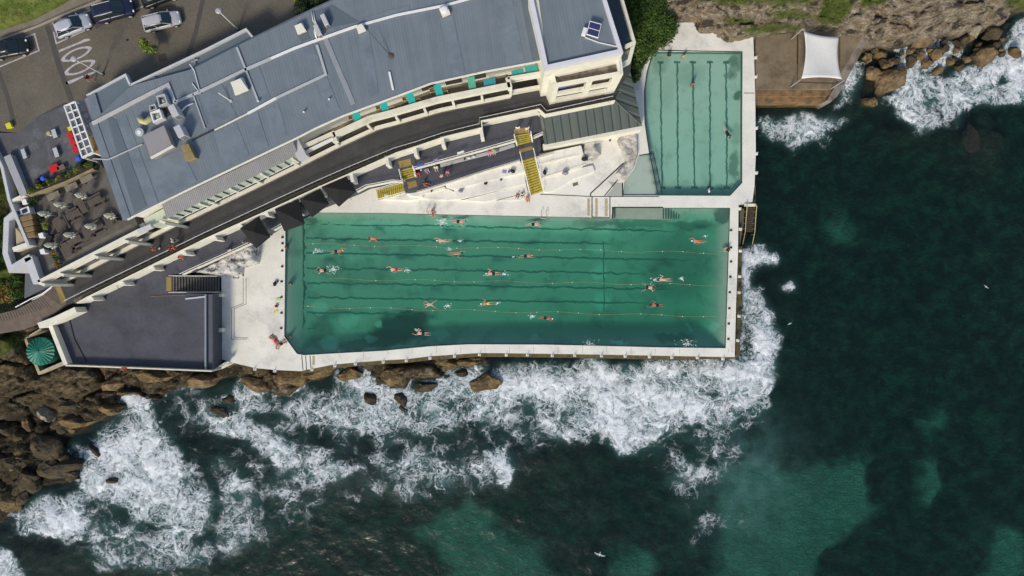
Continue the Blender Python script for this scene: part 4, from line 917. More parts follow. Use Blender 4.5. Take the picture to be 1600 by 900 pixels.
MB().wall(fxy(idx(524, 10), iD), .60, 9.15, 10.0, 1).build('parapet', M_wall, rest)
MB().wall(GL([(471,230),(520,208),(524,221)], 10.0), .45, 9, 10.0, 0).build('parapet', M_wall, rest)
MB().wall(fxy(iC, idx(524, 10)), .1, 8.9, 10.0, 1).build('railing', M_white, rest)
k = iB; j_ = 0
while k < iC:
    p = FR[k]; q = FR[min(k + 1, 120)]; d_ = (q - p).normalized(); nn = Vector((-d_.y, d_.x, 0))
    fat = j_ % 4 == 0
    MB().bar((p.x, p.y, 9.1) if 0 else Vector((p.x, p.y, 9.1)) - nn * (.25 if fat else .12), Vector((p.x, p.y, 9.1)) + nn * .2, .26 if fat else .07, 2.2 if fat else 1.9).build('window_fin', M_wall if fat else M_dark, rest)
    k += 2; j_ += 1
# corrugated awning between roof and window band
aw = roof_sheet([(260,342),(300,322),(378,284.5),(465.6,241)], [(253,319),(300,296.5),(378,260),(458,221)], 10.45, 11.3, 30, 'awning', mat('x', (.1, .1, .1)) if 0 else ridge_mat('fine_ribbed_grey_awning', (.16, .16, .17), 4.5, .04, .2, (.20, .20, .21)), rest, .08)
MB().wall(GL([(458,219),(472,246)], 10.6), 1.1, 9.0, 10.6, 0).build('side_wall', M_cap, rest)
# left end pier and the glazed box beside it
MB().wall(GL([(253,319),(222,338)], 10.4), .2, 5, 10.4, 0).build('side_wall', M_wall, rest)
MB().prism(GL([(224,342),(255,326),(262,337),(229,353)], 9.8), 6.0, 9.8).build('bay_window', M_glassg, rest)
MB().bar(P(217,362,10.1), P(238,353,10.1), .45, .6).build('pier_cap', M_cap, rest)
# piers between the gallery openings
for pxv in (75, 108, 158, 207, 262, 330, 400, 456, 522, 575, 620, 664, 706, 750, 795):
    k = idx(pxv, 8); p = FR[k]; q = FR[min(k + 1, 120)] if k < 120 else FR[k]; d_ = (FR[min(k + 1, 120)] - FR[max(k - 1, 0)]).normalized(); nn = Vector((d_.y, -d_.x, 0))
    big = pxv < 270; h_ = 9.9 if pxv != 262 else 10.3
    c_ = Vector((p.x, p.y, 0)); e_ = c_ + (nn * .25 if big else -nn * .1) + (Vector((.55, -.05, 0)) if big else Vector((0, 0, 0)))
    z0, z1 = (PROM - .5, h_) if big else (6.0, 8.6)
    w_ = .30 if big else .28
    MB().bar((c_.x, c_.y, (z0 + z1) / 2), (e_.x, e_.y, (z0 + z1) / 2), w_, z1 - z0).build('pier', M_wall, rest) if big else MB().box((c_.x - nn.x * .1, c_.y - nn.y * .1, (z0 + z1) / 2), (w_, .25, z1 - z0), math.atan2(d_.y, d_.x)).build('pier', M_wall, rest)
# gallery floor, back wall with windows
MB().wall(fxy(0, 120), 3.0, 4.9, 5.15, 1).build('gallery_floor', M_tile, rest)
bkw = MB().wall([(p.x - (FR[min(i + 1, 120)] - FR[max(i - 1, 0)]).normalized().y * 3.0, p.y + (FR[min(i + 1, 120)] - FR[max(i - 1, 0)]).normalized().x * 3.0) for i, p in enumerate(FR)], .3, PROM - 3, 8.8, 1).build('inner_wall', M_wall, rest)
for i in range(3, 117, 6):
    p = FR[i]; q = FR[i + 4]; d_ = (q - p).normalized(); nn = Vector((-d_.y, d_.x, 0)) * 2.95
    a = p + nn; b_ = q + nn
    wn = MB().bar((a.x, a.y, 6.9), (b_.x, b_.y, 6.9), .10, 1.9).build('window', M_glassd, rest)
    MB().bar((a.x, a.y, 7.95), (b_.x, b_.y, 7.95), .16, .12).bar((a.x, a.y, 5.9), (b_.x, b_.y, 5.9), .16, .12).build('frame', M_white, wn)
# upper terrace floor with the teal tables
up = [(462,216),(535,180),(620,149),(673,129),(760,110),(846,94),(846,121),(797,131),(797,143)]
iE = idx(472, 9)
floor_poly = GL([(458,219),(535,178),(620,147),(673,127),(760,108),(846,92)], ROOF)
floor_poly = floor_poly + [G(848,118,9), G(797,128,9)] + [(p.x - .1, p.y + .2) for p in FR[idx(797, 9):iE:-1]]
MB().prism(floor_poly, 8.85, 9.0).build('terrace_floor', M_tile, rest)
MB().wall(GL([(793,122),(846,113)], 10.0), .30, 8.4, 10.0, 0).build('parapet', M_wall, rest); MB().wall(GL([(793,121),(797,136)], 10.0), .5, 8.4, 10.0, 0).build('parapet', M_wall, rest)
MB().wall(GL([(797,139),(848,129.5)], 7.0), .25, 4.6, 6.0, 0).build('gallery_wall', M_wall, rest)
# roof rib pipe stubs
for (px, py) in ((403,158),(514,155),(474.5,175)): MB().tube([P(px, py, ROOF + .02), P(px, py, ROOF + .5)], .1, 8).build('vent_pipe', M_white, rest)

# ------------------------------------------------------------------ taller block at the right end
blk = thing('tower_block', 'taller block with white parapet and solar panel at the right end of the restaurant', 'building', (*G(905,60,15), PROM))
BO = [(824,-60),(826,0),(851,109),(974,82),(948,0),(935,-60)]
BI = [(833,-60),(834,0),(856,101),(966,77),(942,0),(930,-60)]
bo = GL(BO, BLOCK); bi = GL(BI, BLOCK)
MB().prism(bo, PROM - 4, BLOCK - .5).build('wall', M_wall, blk)
MB().prism(bo, BLOCK - .6, BLOCK, [bi]).build('parapet', mat('lavender_white_cap', (.60, .59, .62), .6, .06, 1), blk)
roof_sheet([(856,101),(966,77)], [(833,-62),(929,-62)], BLOCK - .42, BLOCK - .42, 12, 'roof', M_corr, blk, .05)
# white lower annex with openings below the block (terrace at 11.6, frame down to the promenade)
A1 = [(862.5,111),(960.7,92.7),(967,114),(868.5,133)]
an = GL([(856,104),(966,80),(970,116),(868,135)], 12)
inn = GL([(863.5,106),(961.5,84),(966,112),(870,131)], 12)
MB().prism(an, 11.0, 12.0, [inn]).build('terrace_parapet', M_wall, blk)
MB().prism(GL([(858,102),(968,78),(970,116),(868,135)], 12), 11.0, 11.35).build('terrace_floor', M_stain, blk)
fa, fb_ = P(868, 134, 12), P(968.5, 115.5, 12); dr = (fb_ - fa).normalized(); nr = Vector((-dr.y, dr.x, 0)); LL = (Vector((fb_.x, fb_.y, 0)) - Vector((fa.x, fa.y, 0))).length
def frect(s0, s1, z0, z1, th, off, name, m, par=blk):
    a = fa + dr * s0 + nr * off; b_ = fa + dr * s1 + nr * off
    return MB().bar((a.x, a.y, (z0 + z1) / 2), (b_.x, b_.y, (z0 + z1) / 2), th, z1 - z0).build(name, m, par)
for s0, s1 in ((-.3, .35), (LL * .49, LL * .49 + .7), (LL - .75, LL + .1)): frect(s0, s1, PROM - .5, 12.0, .4, .1, 'frame_post', M_wall)
for z0, z1 in ((11.3, 12.02), (7.6, 8.5), (PROM - .5, 5.9)): frect(-.3, LL + .1, z0, z1, .36, .12, 'frame_beam', M_wall)
frect(0, LL, 7.35, 7.6, 2.2, 1.2, 'balcony_floor', M_tile); frect(0, LL, PROM - .4, PROM, 2.2, 1.2, 'balcony_floor', M_tile)
frect(0, LL, PROM - .5, 11.2, .2, 2.3, 'back_wall', M_wall)
MB().wall([(p[0], p[1]) for p in (an[0], an[3])], .3, PROM - .5, 11.9, -1).build('side_wall', M_wall, blk); MB().wall([(p[0], p[1]) for p in (an[2], an[1])], .3, PROM - .5, 11.9, -1).build('side_wall', M_wall, blk)
# white pier and lower wing on the left of it, glazed wing on the right side
MB().prism(GL([(845,112),(862,108),(862,134),(846,137)], 8), PROM - 3, 11.0).build('wing', M_wall, blk)
gw = GL([(952,-60),(968,-60),(976,0),(992,66),(972,72),(966,70),(946,0)], 12)
MB().prism(gw, PROM - 3, 11.6).build('glazed_wing', M_glassd, blk)
MB().wall(GL([(962,-60),(972,0),(991,66),(978,72)], 12), .32, 11.4, 12.1, 0).build('wing_frame', M_wall, blk)
MB().wall(GL([(991,66),(984,93),(970,101)], 11), .45, 9.8, 10.6, 0).build('wing_frame', M_wall, blk)
MB().prism(GL([(972,74),(988,70),(981,92),(972,98)], 10), PROM - 2, 9.6).build('stair_box', M_glassg, blk)
sp = thing('solar_panel', 'small tilted solar panel with white bracket on the tower roof', 'solar panel', (*G(928,47,BLOCK - .2), BLOCK - .42))
q = [P(921,35,BLOCK), P(939,40,BLOCK), P(934.5,60,BLOCK), P(916,54,BLOCK)]; q = [Vector((v.x, v.y, BLOCK + dz)) for v, dz in zip(q, (.45, .45, 0, 0))]
MB().sheet(q, .06).build('panel_frame', M_white, sp)
cc = sum(q, Vector()) / 4
for aa, bb in ((.03, .47), (.53, .97)):
    qq = [q[0].lerp(q[3], aa), q[1].lerp(q[2], aa), q[1].lerp(q[2], bb), q[0].lerp(q[3], bb)]; qq = [cc + (v - cc) * .93 + Vector((0, 0, .03)) for v in qq]
    MB().sheet(qq, .03).build('solar_cells', mat('navy_cells', (.02, .025, .09), .25, .05, 2), sp)
MB().box(cc - Vector((0, 0, .35)), (.9, .1, .5), .3).box(P(913, 50, BLOCK), (.45, .8, .5), -.3).build('bracket', M_white, sp)
tag(MB().wall(GL([(914,58),(935,66),(966,73)], BLOCK - .3), .08, BLOCK - .42, BLOCK - .3).build('cable', M_white), 'pale cable on the tower roof', 'cable')
# ------------------------------------------------------------------ green ribbed roof under the tower
gr_ = thing('green_roof_shed', 'low shed with dark green ribbed hip roof between tower and small pool', 'shed', (*G(925,190,3), TERR))
def rsheet(pts, m, name, parent, udir):
    """planar sheet with uv along udir"""
    u = Vector((math.cos(udir), math.sin(udir), 0)); b_ = MB().sheet(pts, .08); return b_.build(name, m, parent, uv=[(Vector(v).dot(u), Vector(v).z) for v in b_.v])
rsheet([P(852,180,4.4), P(961,157.5,4.4), P(1003,196.5,3.0), P(851,226,3.0)], M_greenroof, 'roof', gr_, .2)
rsheet([P(842,171,4.45), P(852,180,4.42), P(851,226,3.02), P(847,205,3.2)], M_greenroof, 'roof', gr_, .2)
rsheet([P(961,157.5,4.4), P(964,143,4.4), P(985,112,4.4), P(1003,196.5,3.0)], M_greenroof, 'roof', gr_, 1.3)
MB().wall(GL([(852,222),(1000,194)], 2.9), .3, -.5, 2.9, 1).build('wall', M_wall, gr_)
MB().prism(GL([(854,212),(996,186),(984,128),(964,160),(856,186)], 2.9), -.5, 2.9).build('wall', M_wall, gr_)
rg = MB()
rg.bar(P(961,157.5,4.47), P(1003,196.5,3.07), .12, .06); rg.build('ridge_cap', mat('pale_green_cap', (.13, .15, .12), .6), gr_)
MB().wall(GL([(849,228.5),(912,216.5),(1002,199)], 2.7), .55, -.5, 2.7, 0).build('low_wall', M_wall, gr_)
# promenade parapets
pp = thing('promenade_parapet', 'cream parapet wall with timber gap and pale handrail along the promenade', 'parapet', (*G(450,310,5), PROM))
OUT = [(104,474),(120,473.5),(133,466),(320,373.5),(444,317.5),(500,291.5),(547,271),(620,238.5),(653,228),(695.5,213.5),(753,199.5),(752.3,189),(842,170.5),(852,179),(961,157)]
def inw(pts, d): return [(p[0], p[1]) for p in pts]
o5 = GL(OUT[1:], 5.6)
MB().wall(o5, .14, TERR - 1, 5.6, 0).build('wall', M_wall, pp)
IN_ = [(100,470),(130,455),(318,364),(440,307),(496,281.5),(543,261),(616,231),(650,221),(692,207),(749,193),(749,184),(845,163),(854,173),(958,150)]
MB().tube([P(x, y, 5.7) for x, y in IN_], .045, 6).build('handrail', M_metal, pp)
ip = resample([P(x, y, 5.6) for x, y in IN_], 60); rl = MB()
for p in ip: rl.tube([(p.x, p.y, PROM), (p.x, p.y, 5.68)], .025, 5)
rl.build('baluster', M_metal, pp)
MB().wall([(p[0] * .5 + q_[0] * .5, p[1] * .5 + q_[1] * .5) for p, q_ in zip([(v.x, v.y) for v in resample([Vector((a[0], a[1], 0)) for a in o5], 60)], [(v.x, v.y) for v in ip])], .55, PROM, 4.9, 0).build('seat', mat('brownish_kerb', (.12, .10, .065), .85, .25, 1.5), pp)
# buttress fins below the promenade wall
for (bx, by) in ((135,465.5),(184,441.5),(232,418),(282,394),(330,371),(371,352.5),(412,333.5),(455,314),(500,292.5),(549,271.5),(604,246),(648,231),(691,216),(752,203)):
    p = P(bx, by, 5.3); far = (800 - bx) / 800
    fb0 = thing('buttress', 'cream buttress fin under the promenade wall, at the terrace', 'buttress', (p.x, p.y, TERR), 0, 'buttress fins along the promenade wall')
    b_ = MB(); dx = .25 + .9 * far; sk = -.55
    top = [(0, .2), (dx * .7, .1 + .05), (dx, -.30), (.35, -.38), (-.1, -.1)] if bx < 420 else [(-.28, .2), (.12, .25), (.35, -.9), (-.08, -1.0)]
    b_.prism([(p.x + a, p.y + c) for a, c in top], TERR - .2, 5.25)
    b_.build('fin', M_wall, fb0); 
    MB().prism([(p.x + a * .96, p.y + c * .96) for a, c in top], 5.25, 5.3).build('cap', mat('fin_cap', (.62, .61, .55), .7, .05, 1), fb0)
# terrace outer walls
tw = thing('terrace_wall', 'low cream wall around the blue grey terrace above the rocks', 'wall', (*G(200,570,4), TERR))
MB().wall(GL([(71,503),(76,503),(102.5,569.5)], 4.0), .5, 0, 4.0, 0).build('wall', M_wall, tw); MB().wall(GL([(102,571),(170,573.5),(331,580)], 3.9), .16, 1, 3.9, 0).build('wall', mat('ivory_rail', (.66, .61, .47), .7), tw)
MB().wall(GL([(60,509),(84,500),(118,484)], 5.2), .7, 2, 5.2, 0).build('ramp_wall', M_wall, tw)
MB().wall(GL([(320.5,460),(320.5,578)], 3.5), .08, TERR, 3.5, 0).build('rail', M_metal, tw); MB().wall(GL([(328.5,460),(329,580)], 3.1), .5, 2.6, 3.1, 0).build('edge_beam', mat('slate_edge', (.085, .09, .11), .8), tw)
MB().wall(GL([(104,484),(116,530),(135,566)], TERR + .1) , .05, TERR, TERR + .1).build('gutter', M_dark, tw)
# rails along the edges of the terrace and the paths: thin double lines
def rail(name, pts, z0, h, label, m=None, side=.0, posts=1.6, kerb=True, group='pale rails along the walkways'):
    t = thing(name, label, 'railing', (*G(*pts[0], z0 + h), z0), 0, group); w_ = [P(x, y, z0 + h) for x, y in pts]
    MB().tube(w_, .04, 6).build('top_rail', m or M_white, t); b_ = MB()
    L_ = sum((w_[i + 1] - w_[i]).length for i in range(len(w_) - 1)); n = max(2, int(L_ / posts))
    for p in resample(w_, n): b_.tube([(p.x, p.y, z0), (p.x, p.y, z0 + h)], .025, 5)
    b_.build('post', m or M_metal, t)
    if kerb: MB().wall([(p.x, p.y) for p in w_], .14, z0 - .5, z0 + .12, -1).build('kerb', M_wall, t)
    return t
rail('railing', [(280,428),(322,409),(388,379)], TERR, .9, 'railing between the lower terrace and the mural wall')
rail('railing', [(424,358),(470,333)], TERR, .9, 'railing behind the black canopies')
rail('railing', [(555,297.5),(571,289),(613,281),(628,282)], TERR, .9, 'railing from the last black canopy to the left yellow stairs')
rail('railing', [(646,261),(700,246.5),(760,230),(805,217)], TERR, .9, 'railing above the bench with the beach bags')
rail('railing', [(834,212),(848,206)], TERR, .9, 'short railing right of the upper yellow stairs')
rail('railing', [(651,299),(700,284),(760,265),(812,249.5)], PATH, .7, 'railing along the pool side of the lower path', M_metal)
rail('railing', [(836,246),(864,238)], PATH, .7, 'short railing below the green roofed shed', M_wall)
rail('railing', [(331,578),(345,572),(352,566)], 1.2, .9, 'short rail at the corner between terrace and white deck', M_white)

# ------------------------------------------------------------------ stairs
def stairs(name, label, a0, a1, b0, b1, z0, z1, n, mt, mr_, rails=True, gap=0.0):
    """a0,a1 = top edge (px), b0,b1 = bottom edge (px)"""
    A0, A1, B0, B1 = P(*a0, z0), P(*a1, z0), P(*b0, z1), P(*b1, z1)
    t = thing(name, label, 'stairs', tuple((B0 + B1) / 2)); tr = MB(); ri = MB()
    for k in range(n):
        u0, u1 = k / n, (k + 1) / n; z = z0 + (z1 - z0) * (k + .5) / n; ug = u1 - (u1 - u0) * .28
        p = [A0.lerp(B0, u0), A1.lerp(B1, u0), A1.lerp(B1, ug), A0.lerp(B0, ug)]
        tr.prism([(v.x, v.y) for v in p], z - .12, z)
        p = [A0.lerp(B0, ug), A1.lerp(B1, ug), A1.lerp(B1, u1), A0.lerp(B0, u1)]
        ri.prism([(v.x, v.y) for v in p], z - .22, z - .10)
    tr.build('tread', mt, t); ri.build('riser', mr_, t)
    st = MB()
    for a, b_ in ((A0, B0), (A1, B1)): st.bar(a - Vector((0, 0, .2)), b_ - Vector((0, 0, .2)), .14, .3)
    st.build('stringer', M_wall, t)
    if rails:
        for a, b_ in ((A0, B0), (A1, B1)):
            r_ = MB().tube([a + Vector((0, 0, .95)), b_ + Vector((0, 0, .95))], .045, 6)
            for k in range(5): q = a.lerp(b_, k / 4); r_.tube([q, q + Vector((0, 0, .95))], .025, 5)
            r_.build('handrail', M_white if rails != 'y' else mat('yellow_rail', (.6, .5, .16), .5), t)
    return t
M_rise = mat('dark_olive_riser', (.085, .065, .02), .85, .2, 3)
stairs('stairs', 'long yellow stairs from the walkway down to the pool deck', (812,239), (833,233.5), (829,307), (849,299.5), PATH, 0, 17, M_yel, M_rise)
stairs('stairs', 'short yellow stairs at the top of the long flight', (803,212), (829,207.5), (808,228), (832,222), TERR, PATH, 5, M_yel, M_rise)
stairs('stairs', 'short yellow stairs beside the bench with bathers', (625,266), (646,260.5), (629,283), (650,277), TERR, PATH, 5, M_yel, M_rise)
stairs('stairs', 'sideways yellow stairs ending near the black canopies', (634,284), (634,301), (587,297), (590,313), PATH, 0, 14, M_yel, M_rise)
stairs('stairs', 'wide grey slatted stairs beside the blue grey terrace', (269,431), (269,456.5), (344,431.5), (344,456.5), TERR, 0, 17, mat('grey_tread', (.13, .12, .105), .8, .2, 2), M_dark)
for pts, z_ in (([(803,203),(826,198),(828,206),(804,210)], TERR), ([(811,233.5),(832,228),(833,233),(812,239)], PATH), ([(622,252),(641,248),(643,258),(625,263)], TERR), ([(636,285),(650,282),(652,291),(638,295)], PATH), ([(260,433),(268,433),(268,455),(260,455)], TERR)):
    slab('stair_mat', pts, z_ + .006, .03, M_ydull, label='dull yellow mat at the end of a flight of stairs')

# sea stairs at the right
ss = thing('sea_stairs', 'brown stairs with yellow railings leading down into the sea', 'stairs', (*G(1168,345,0), -2))
b_ = MB(); n = 14
for k in range(n):
    y0 = 321 + k * 3.0; x0 = 1168 - k * .25; z_ = -.1 - .2 * k
    b_.prism(GL([(x0, y0), (x0 + 12, y0), (x0 + 12, y0 + 2.2), (x0, y0 + 2.2)], z_), z_ - .15, z_)
b_.build('tread', mat('rusty_brown_tread', (.07, .045, .03), .7, .3, 2), ss)
for xa in (1165.5, 1180.5):
    r_ = MB().tube([P(xa + 2, 321, .9), P(xa, 345, -.7), P(xa - 1, 362, -1.6), P(xa - 5, 382, -2.4)], .055, 6)
    for k in range(6): q = P(xa + 2, 321, .9).lerp(P(xa - 2, 366, -1.9), k / 5); r_.tube([q, q - Vector((0, 0, 1.1))], .03, 5)
    r_.build('handrail', mat('mustard_rail', (.40, .33, .16), .5, .15, 2), ss)
MB().prism(GL([(1156,326),(1163,326),(1162,350),(1156,384)], -.6), -4, -.6).build('side_wall', mat('dark_brown_concrete', (.10, .085, .05), .8, .3, 2), ss)  # first side wall is dark blotchy brown concrete
MB().prism(GL([(1175,290),(1181,290),(1181,316),(1175,316)], -1), -5, -1).build('side_wall', M_foot, ss)
MB().bar(P(1163,320.5,.1), P(1181,320.5,.1), .35, .2).build('landing', M_wall, ss)

# ------------------------------------------------------------------ terraced seating (white tiers)
ts = thing('seating_terrace', 'white concrete seating tiers left of the long yellow stairs', 'seating', (*G(760,290,0), 0))
T_ = [([(696,289),(813,251),(820,269),(709,296),(697,292)], 1.30), ([(709,297),(819,269.5),(822,287),(716,312),(713,305)], .85), ([(720,313),(822,287.5),(825,300),(757,315.5)], .42), ([(775,314),(824,301),(827,309),(807,313.5)], .18)]
for q, z_ in T_: MB().prism(GL(q, z_), -.5, z_).build('tier', M_deck, ts, bevel=.04)
MB().prism(GL([(600,303),(634,302),(652,301),(693,291),(712,300),(716,312),(700,313.5),(660,311),(640,314),(600,312)], .7), -.5, .62).build('tier', M_deck, ts, bevel=.12)
MB().prism(GL([(634,302),(662,298),(695,290),(697,296),(662,303),(661,309),(640,306)], 1.1), -.5, 1.1).build('tier', M_deck, ts, bevel=.15)
ts2 = thing('seating_terrace', 'white concrete seating tiers right of the long yellow stairs', 'seating', (*G(880,260,0), 0))
for q, z_ in (([(837,242),(908,227),(912,241),(842,258)], 1.5), ([(842,258.5),(899,244),(913,241),(918,253),(908,262),(843.5,278)], 1.0), ([(845,278.5),(908,262),(926,258),(930,268),(896,280),(868,297),(858,300),(850,300)], .35)):
    MB().prism(GL(q, z_), -.5, z_).build('tier', M_deck, ts2, bevel=.05)
MB().wall(GL([(842,257.5),(898,243)], 1.12), .18, .9, 1.56).build('step_nosing', M_wall, ts2); MB().wall(GL([(845,278),(915,256)], 1.06), .12, .3, 1.06).build('step_nosing', M_wall, ts2)
# rock murals/irregular painted rock beside the paddling pool
def rockpatch(name, poly, z0, h, label, m, cat='rock', seed=0, amp=.5, step=.14, fq=1.6):
    w_ = GL(poly, z0); ax = np.arange(min(p[0] for p in w_) - .4, max(p[0] for p in w_) + .5, step); ay = np.arange(min(p[1] for p in w_) - .4, max(p[1] for p in w_) + .5, step)
    AX, AY = np.meshgrid(ax, ay); s_ = polysd(AX, AY, w_); qx = AX + .9 * (fbm(AX * .8, AY * .8, 3, seed) - .5)
    f1, f2, a_, b2, c_, d2 = voro(qx / 1.1, (AY + qx * .6) / .55, seed)
    Z_ = z0 - .4 + (h + .4) * sst(-.05, .35, s_) + amp * (fbm(AX * fq, AY * fq, 5, seed + 3) - .5) - .12 * (1 - sst(0, .12, f2 - f1)); Z_ = np.where(s_ < -.1, z0 - 1, Z_)
    o = gridmesh(name, ax, ay, Z_, m, {}, keep=s_ > -.25); return tag(o, label, cat)
M_wrock = mat('white_washed_rock', (.50, .475, .43), .85, .22, 1.2, .9, 5, (.30, .28, .25), thr=(.46, .62), fine=.15)
rockpatch('painted_rock', [(971,204),(996,198),(998,243),(991,264),(976,284),(958,273),(976,253),(962,222)], 0, .85, 'whitewashed rock wedge above the paddling corner', M_wrock, seed=4)
rockpatch('painted_rock', [(911,222),(938,214),(960,205),(970,206),(930,228),(940,240),(930,250),(914,252),(908,240)], .3, .9, 'rough whitewashed rock under the green roof eave', M_wrock, seed=9)
rockpatch('painted_rock', [(302,427),(340,409),(388,382),(404,372),(405,411),(381,417),(378,430),(344,431)], .4, 1.5, 'painted rock wall with dark drawings beside the slatted stairs', mat('mural_rock', (.52, .50, .46), .85, .25, 1.6, .8, 5, (.14, .13, .14), thr=(.535, .575), fine=.1), seed=14, amp=.8)
MB_r = slab('paddling_floor', [(950,283),(974,287),(973,306),(947,306),(958,293)], .012, .02, mat('damp_grey_floor', (.36, .36, .32), .6, .1, 1), label='damp grey floor beside the paddling corner')
# concrete walls between terrace and deck
wl = thing('retaining_wall', 'cream retaining wall with two planting pits right of the terrace', 'wall', (*G(340,510,0), 0))
MB().prism(GL([(331,459),(347,459),(347,464),(331,464)], 1.0), -.5, 1.0).build('beam', M_wall, wl); MB().prism(GL([(331,513),(347,513),(347,519),(331,519)], 1.0), -.5, 1.0).build('beam', M_wall, wl); MB().prism(GL([(331,576),(350,567),(352,571),(331,581)], 1.2), -2, 1.2).build('beam', M_wall, wl)
MB().prism(GL([(331,464),(346,464),(346,513),(331,513)], -.2), -1.5, -.2).prism(GL([(331,519),(340,519),(340,566),(331,570)], -.2), -1.5, -.2).build('planting_pit', mat('orange_brown_soil', (.22, .13, .06), .9, .5, 3, .8, 6, (.06, .05, .03)), wl)
# concrete platform with sail on the right
pf = thing('platform', 'brown mossy concrete platform right of the small pool', 'platform', (*G(1240,100,0), -3))
MB().prism(GL([(1181,57),(1260,49),(1345,46),(1345,62),(1300,139),(1181,139)], 0), -4, -.02).build('slab', M_plat, pf)
MB().prism(GL([(1181,139.5),(1300,139.5),(1296,150),(1181,150)], -.5), -4, -.5).prism(GL([(1181,150.5),(1295,150.5),(1292,159),(1181,159)], -1.1), -4, -1.1).build('step', mat('orange_brown_step', (.22, .13, .06), .8, .35, 1.2, .3, 5, (.10, .075, .04)), pf)
MB().prism(GL([(1346,47),(1362,52),(1309,150),(1299,159),(1293,156),(1302,139)], -.25), -4, -.25).build('ramp', mat('grey_brown_ramp', (.24, .2, .16), .8, .35, .8, .3, 5, (.12, .10, .08)), pf)
sf = MB()
for a, b_ in (((1247,48),(1312,48)), ((1312,48),(1312,120)), ((1247,48),(1246,128)), ((1236,137),(1246,128)), ((1246,128.5),(1320,131)), ((1246,48),(1246,100))): sf.wall(GL([a, b_], .03), .12, -.02, .03)
sf.build('floor_frame', mat('rusty_steel', (.10, .06, .03), .8), pf)
sail = thing('shade_sail', 'white four cornered shade sail over the brown platform', 'shade sail', (*G(1283,90,2), 0))
C4 = [P(1256,48,3.4), P(1311,57,2.8), P(1316,124,3.3), P(1252,123,2.8)]
n = 14; vs = []; fs = []
for i in range(n + 1):
    for j in range(n + 1):
        u, v = i / n, j / n; p = (C4[0] * (1 - u) + C4[1] * u) * (1 - v) + (C4[3] * (1 - u) + C4[2] * u) * v
        c_ = (C4[0] + C4[1] + C4[2] + C4[3]) / 4; bu = 4 * u * (1 - u); bv = 4 * v * (1 - v)
        e_ = .10; p = Vector((p.x + (c_.x - p.x) * e_ * bv * 1.6, p.y + (c_.y - p.y) * e_ * bu * (1.0 if v < .5 else .8), p.z - .35 * bu * bv)); vs.append(p)
fs = [(i * (n + 1) + j, (i + 1) * (n + 1) + j, (i + 1) * (n + 1) + j + 1, i * (n + 1) + j + 1) for i in range(n) for j in range(n)]
so_ = MB().add(vs, [f[::-1] for f in fs]).build('fabric', mat('white_sail_cloth', (.62, .61, .58), .8, .05, .5), sail, smooth=True); sm_ = so_.modifiers.new('thickness', 'SOLIDIFY'); sm_.thickness = .015
for c_ in C4:
    d_ = (Vector((c_.x, c_.y, 0)) - Vector((sum(v.x for v in C4) / 4, sum(v.y for v in C4) / 4, 0))).normalized() * .25
    MB().tube([(c_.x + d_.x, c_.y + d_.y, -.1), (c_.x + d_.x, c_.y + d_.y, c_.z + .1)], .06, 8).tube([(c_.x + d_.x, c_.y + d_.y, c_.z + .05), tuple(c_)], .02, 5).build('post', M_metal, sail)
# edge posts on the outer deck
for i, (x, y) in enumerate([(398,578),(429,581),(487,579),(523,573),(555,570),(598.6,567),(634.7,565),(671.7,561),(710,558),(749,555.5),(791,556),(824,556),(863,557),(898,556.5),(940,557.5),(977,558),(1015,559),(1050,560),(1090,560.5),(1130,562)] + [(1156,326),(1157,358),(1157,392),(1156,432),(1155,457),(1155,494),(1153,532)] + [(1182,200),(1182,240),(1182,270),(1181,120),(1181,90)]):
    p = P(x, y, 0); ed = thing('edge_post', 'small white bollard on a bracket at the outer edge of the pool deck', 'bollard', (p.x, p.y, -.3), 0, 'white bollards along the outer pool edge')
    MB().box((p.x, p.y + (.12 if y > 545 else 0), -.13), (.36, .36, .34)).build('base', M_deck, ed, bevel=.03); MB().tube([(p.x, p.y + .08, 0), (p.x, p.y + .08, .55)], .05, 8).build('pin', M_metal, ed)
# small hooks along the pool edge
for i, (x, y) in enumerate([(441.5,371),(441.5,380.5),(441,392),(441,416.5),(440,440),(440,464.5),(440,489),(439.5,513)] + [(1142,360),(1142,387),(1142,409),(1141,433),(1140,457),(1139.5,482),(1138.5,506),(1138,530)]):
    p = P(x, y, 0); tag(MB().box((p.x, p.y, .05), (.28, .22, .1)).tube([(p.x - .1, p.y, .1), (p.x, p.y, .2), (p.x + .1, p.y, .1)], .03, 5).build('lane_hook', M_dark), 'dark steel lane rope hook set in the deck at the pool edge', 'hook', 'lane rope hooks at the pool ends')
# ------------------------------------------------------------------ boulders
def boulder_mesh(seed, sub=5):
    bm = bmesh.new(); bmesh.ops.create_icosphere(bm, subdivisions=sub, radius=1.0)
    rnd = random.Random(seed); planes = []
    for _ in range(15):
        n_ = Vector((rnd.uniform(-1, 1), rnd.uniform(-1, 1), rnd.uniform(-.6, 1))).normalized(); planes.append((n_, rnd.uniform(.52, .88)))
    for v in bm.verts:
        p = v.co.copy()
        for n_, d_ in planes:
            e = p.dot(n_) - d_
            if e > 0: p -= n_ * e * .94
        q = p * 2.2 + Vector((seed * 3.1, 0, 0))
        from mathutils import noise as mn
        p += p.normalized() * (mn.fractal(q, .7, 2.1, 7) * .10 + mn.noise(p * 1.1 + Vector((seed, 5, 1))) * .14)
        v.co = p
    me = bpy.data.meshes.new('boulder'); bm.to_mesh(me); bm.free()
    me.polygons.foreach_set('use_smooth', [True] * len(me.polygons)); return me
BM = [boulder_mesh(i) for i in range(8)]
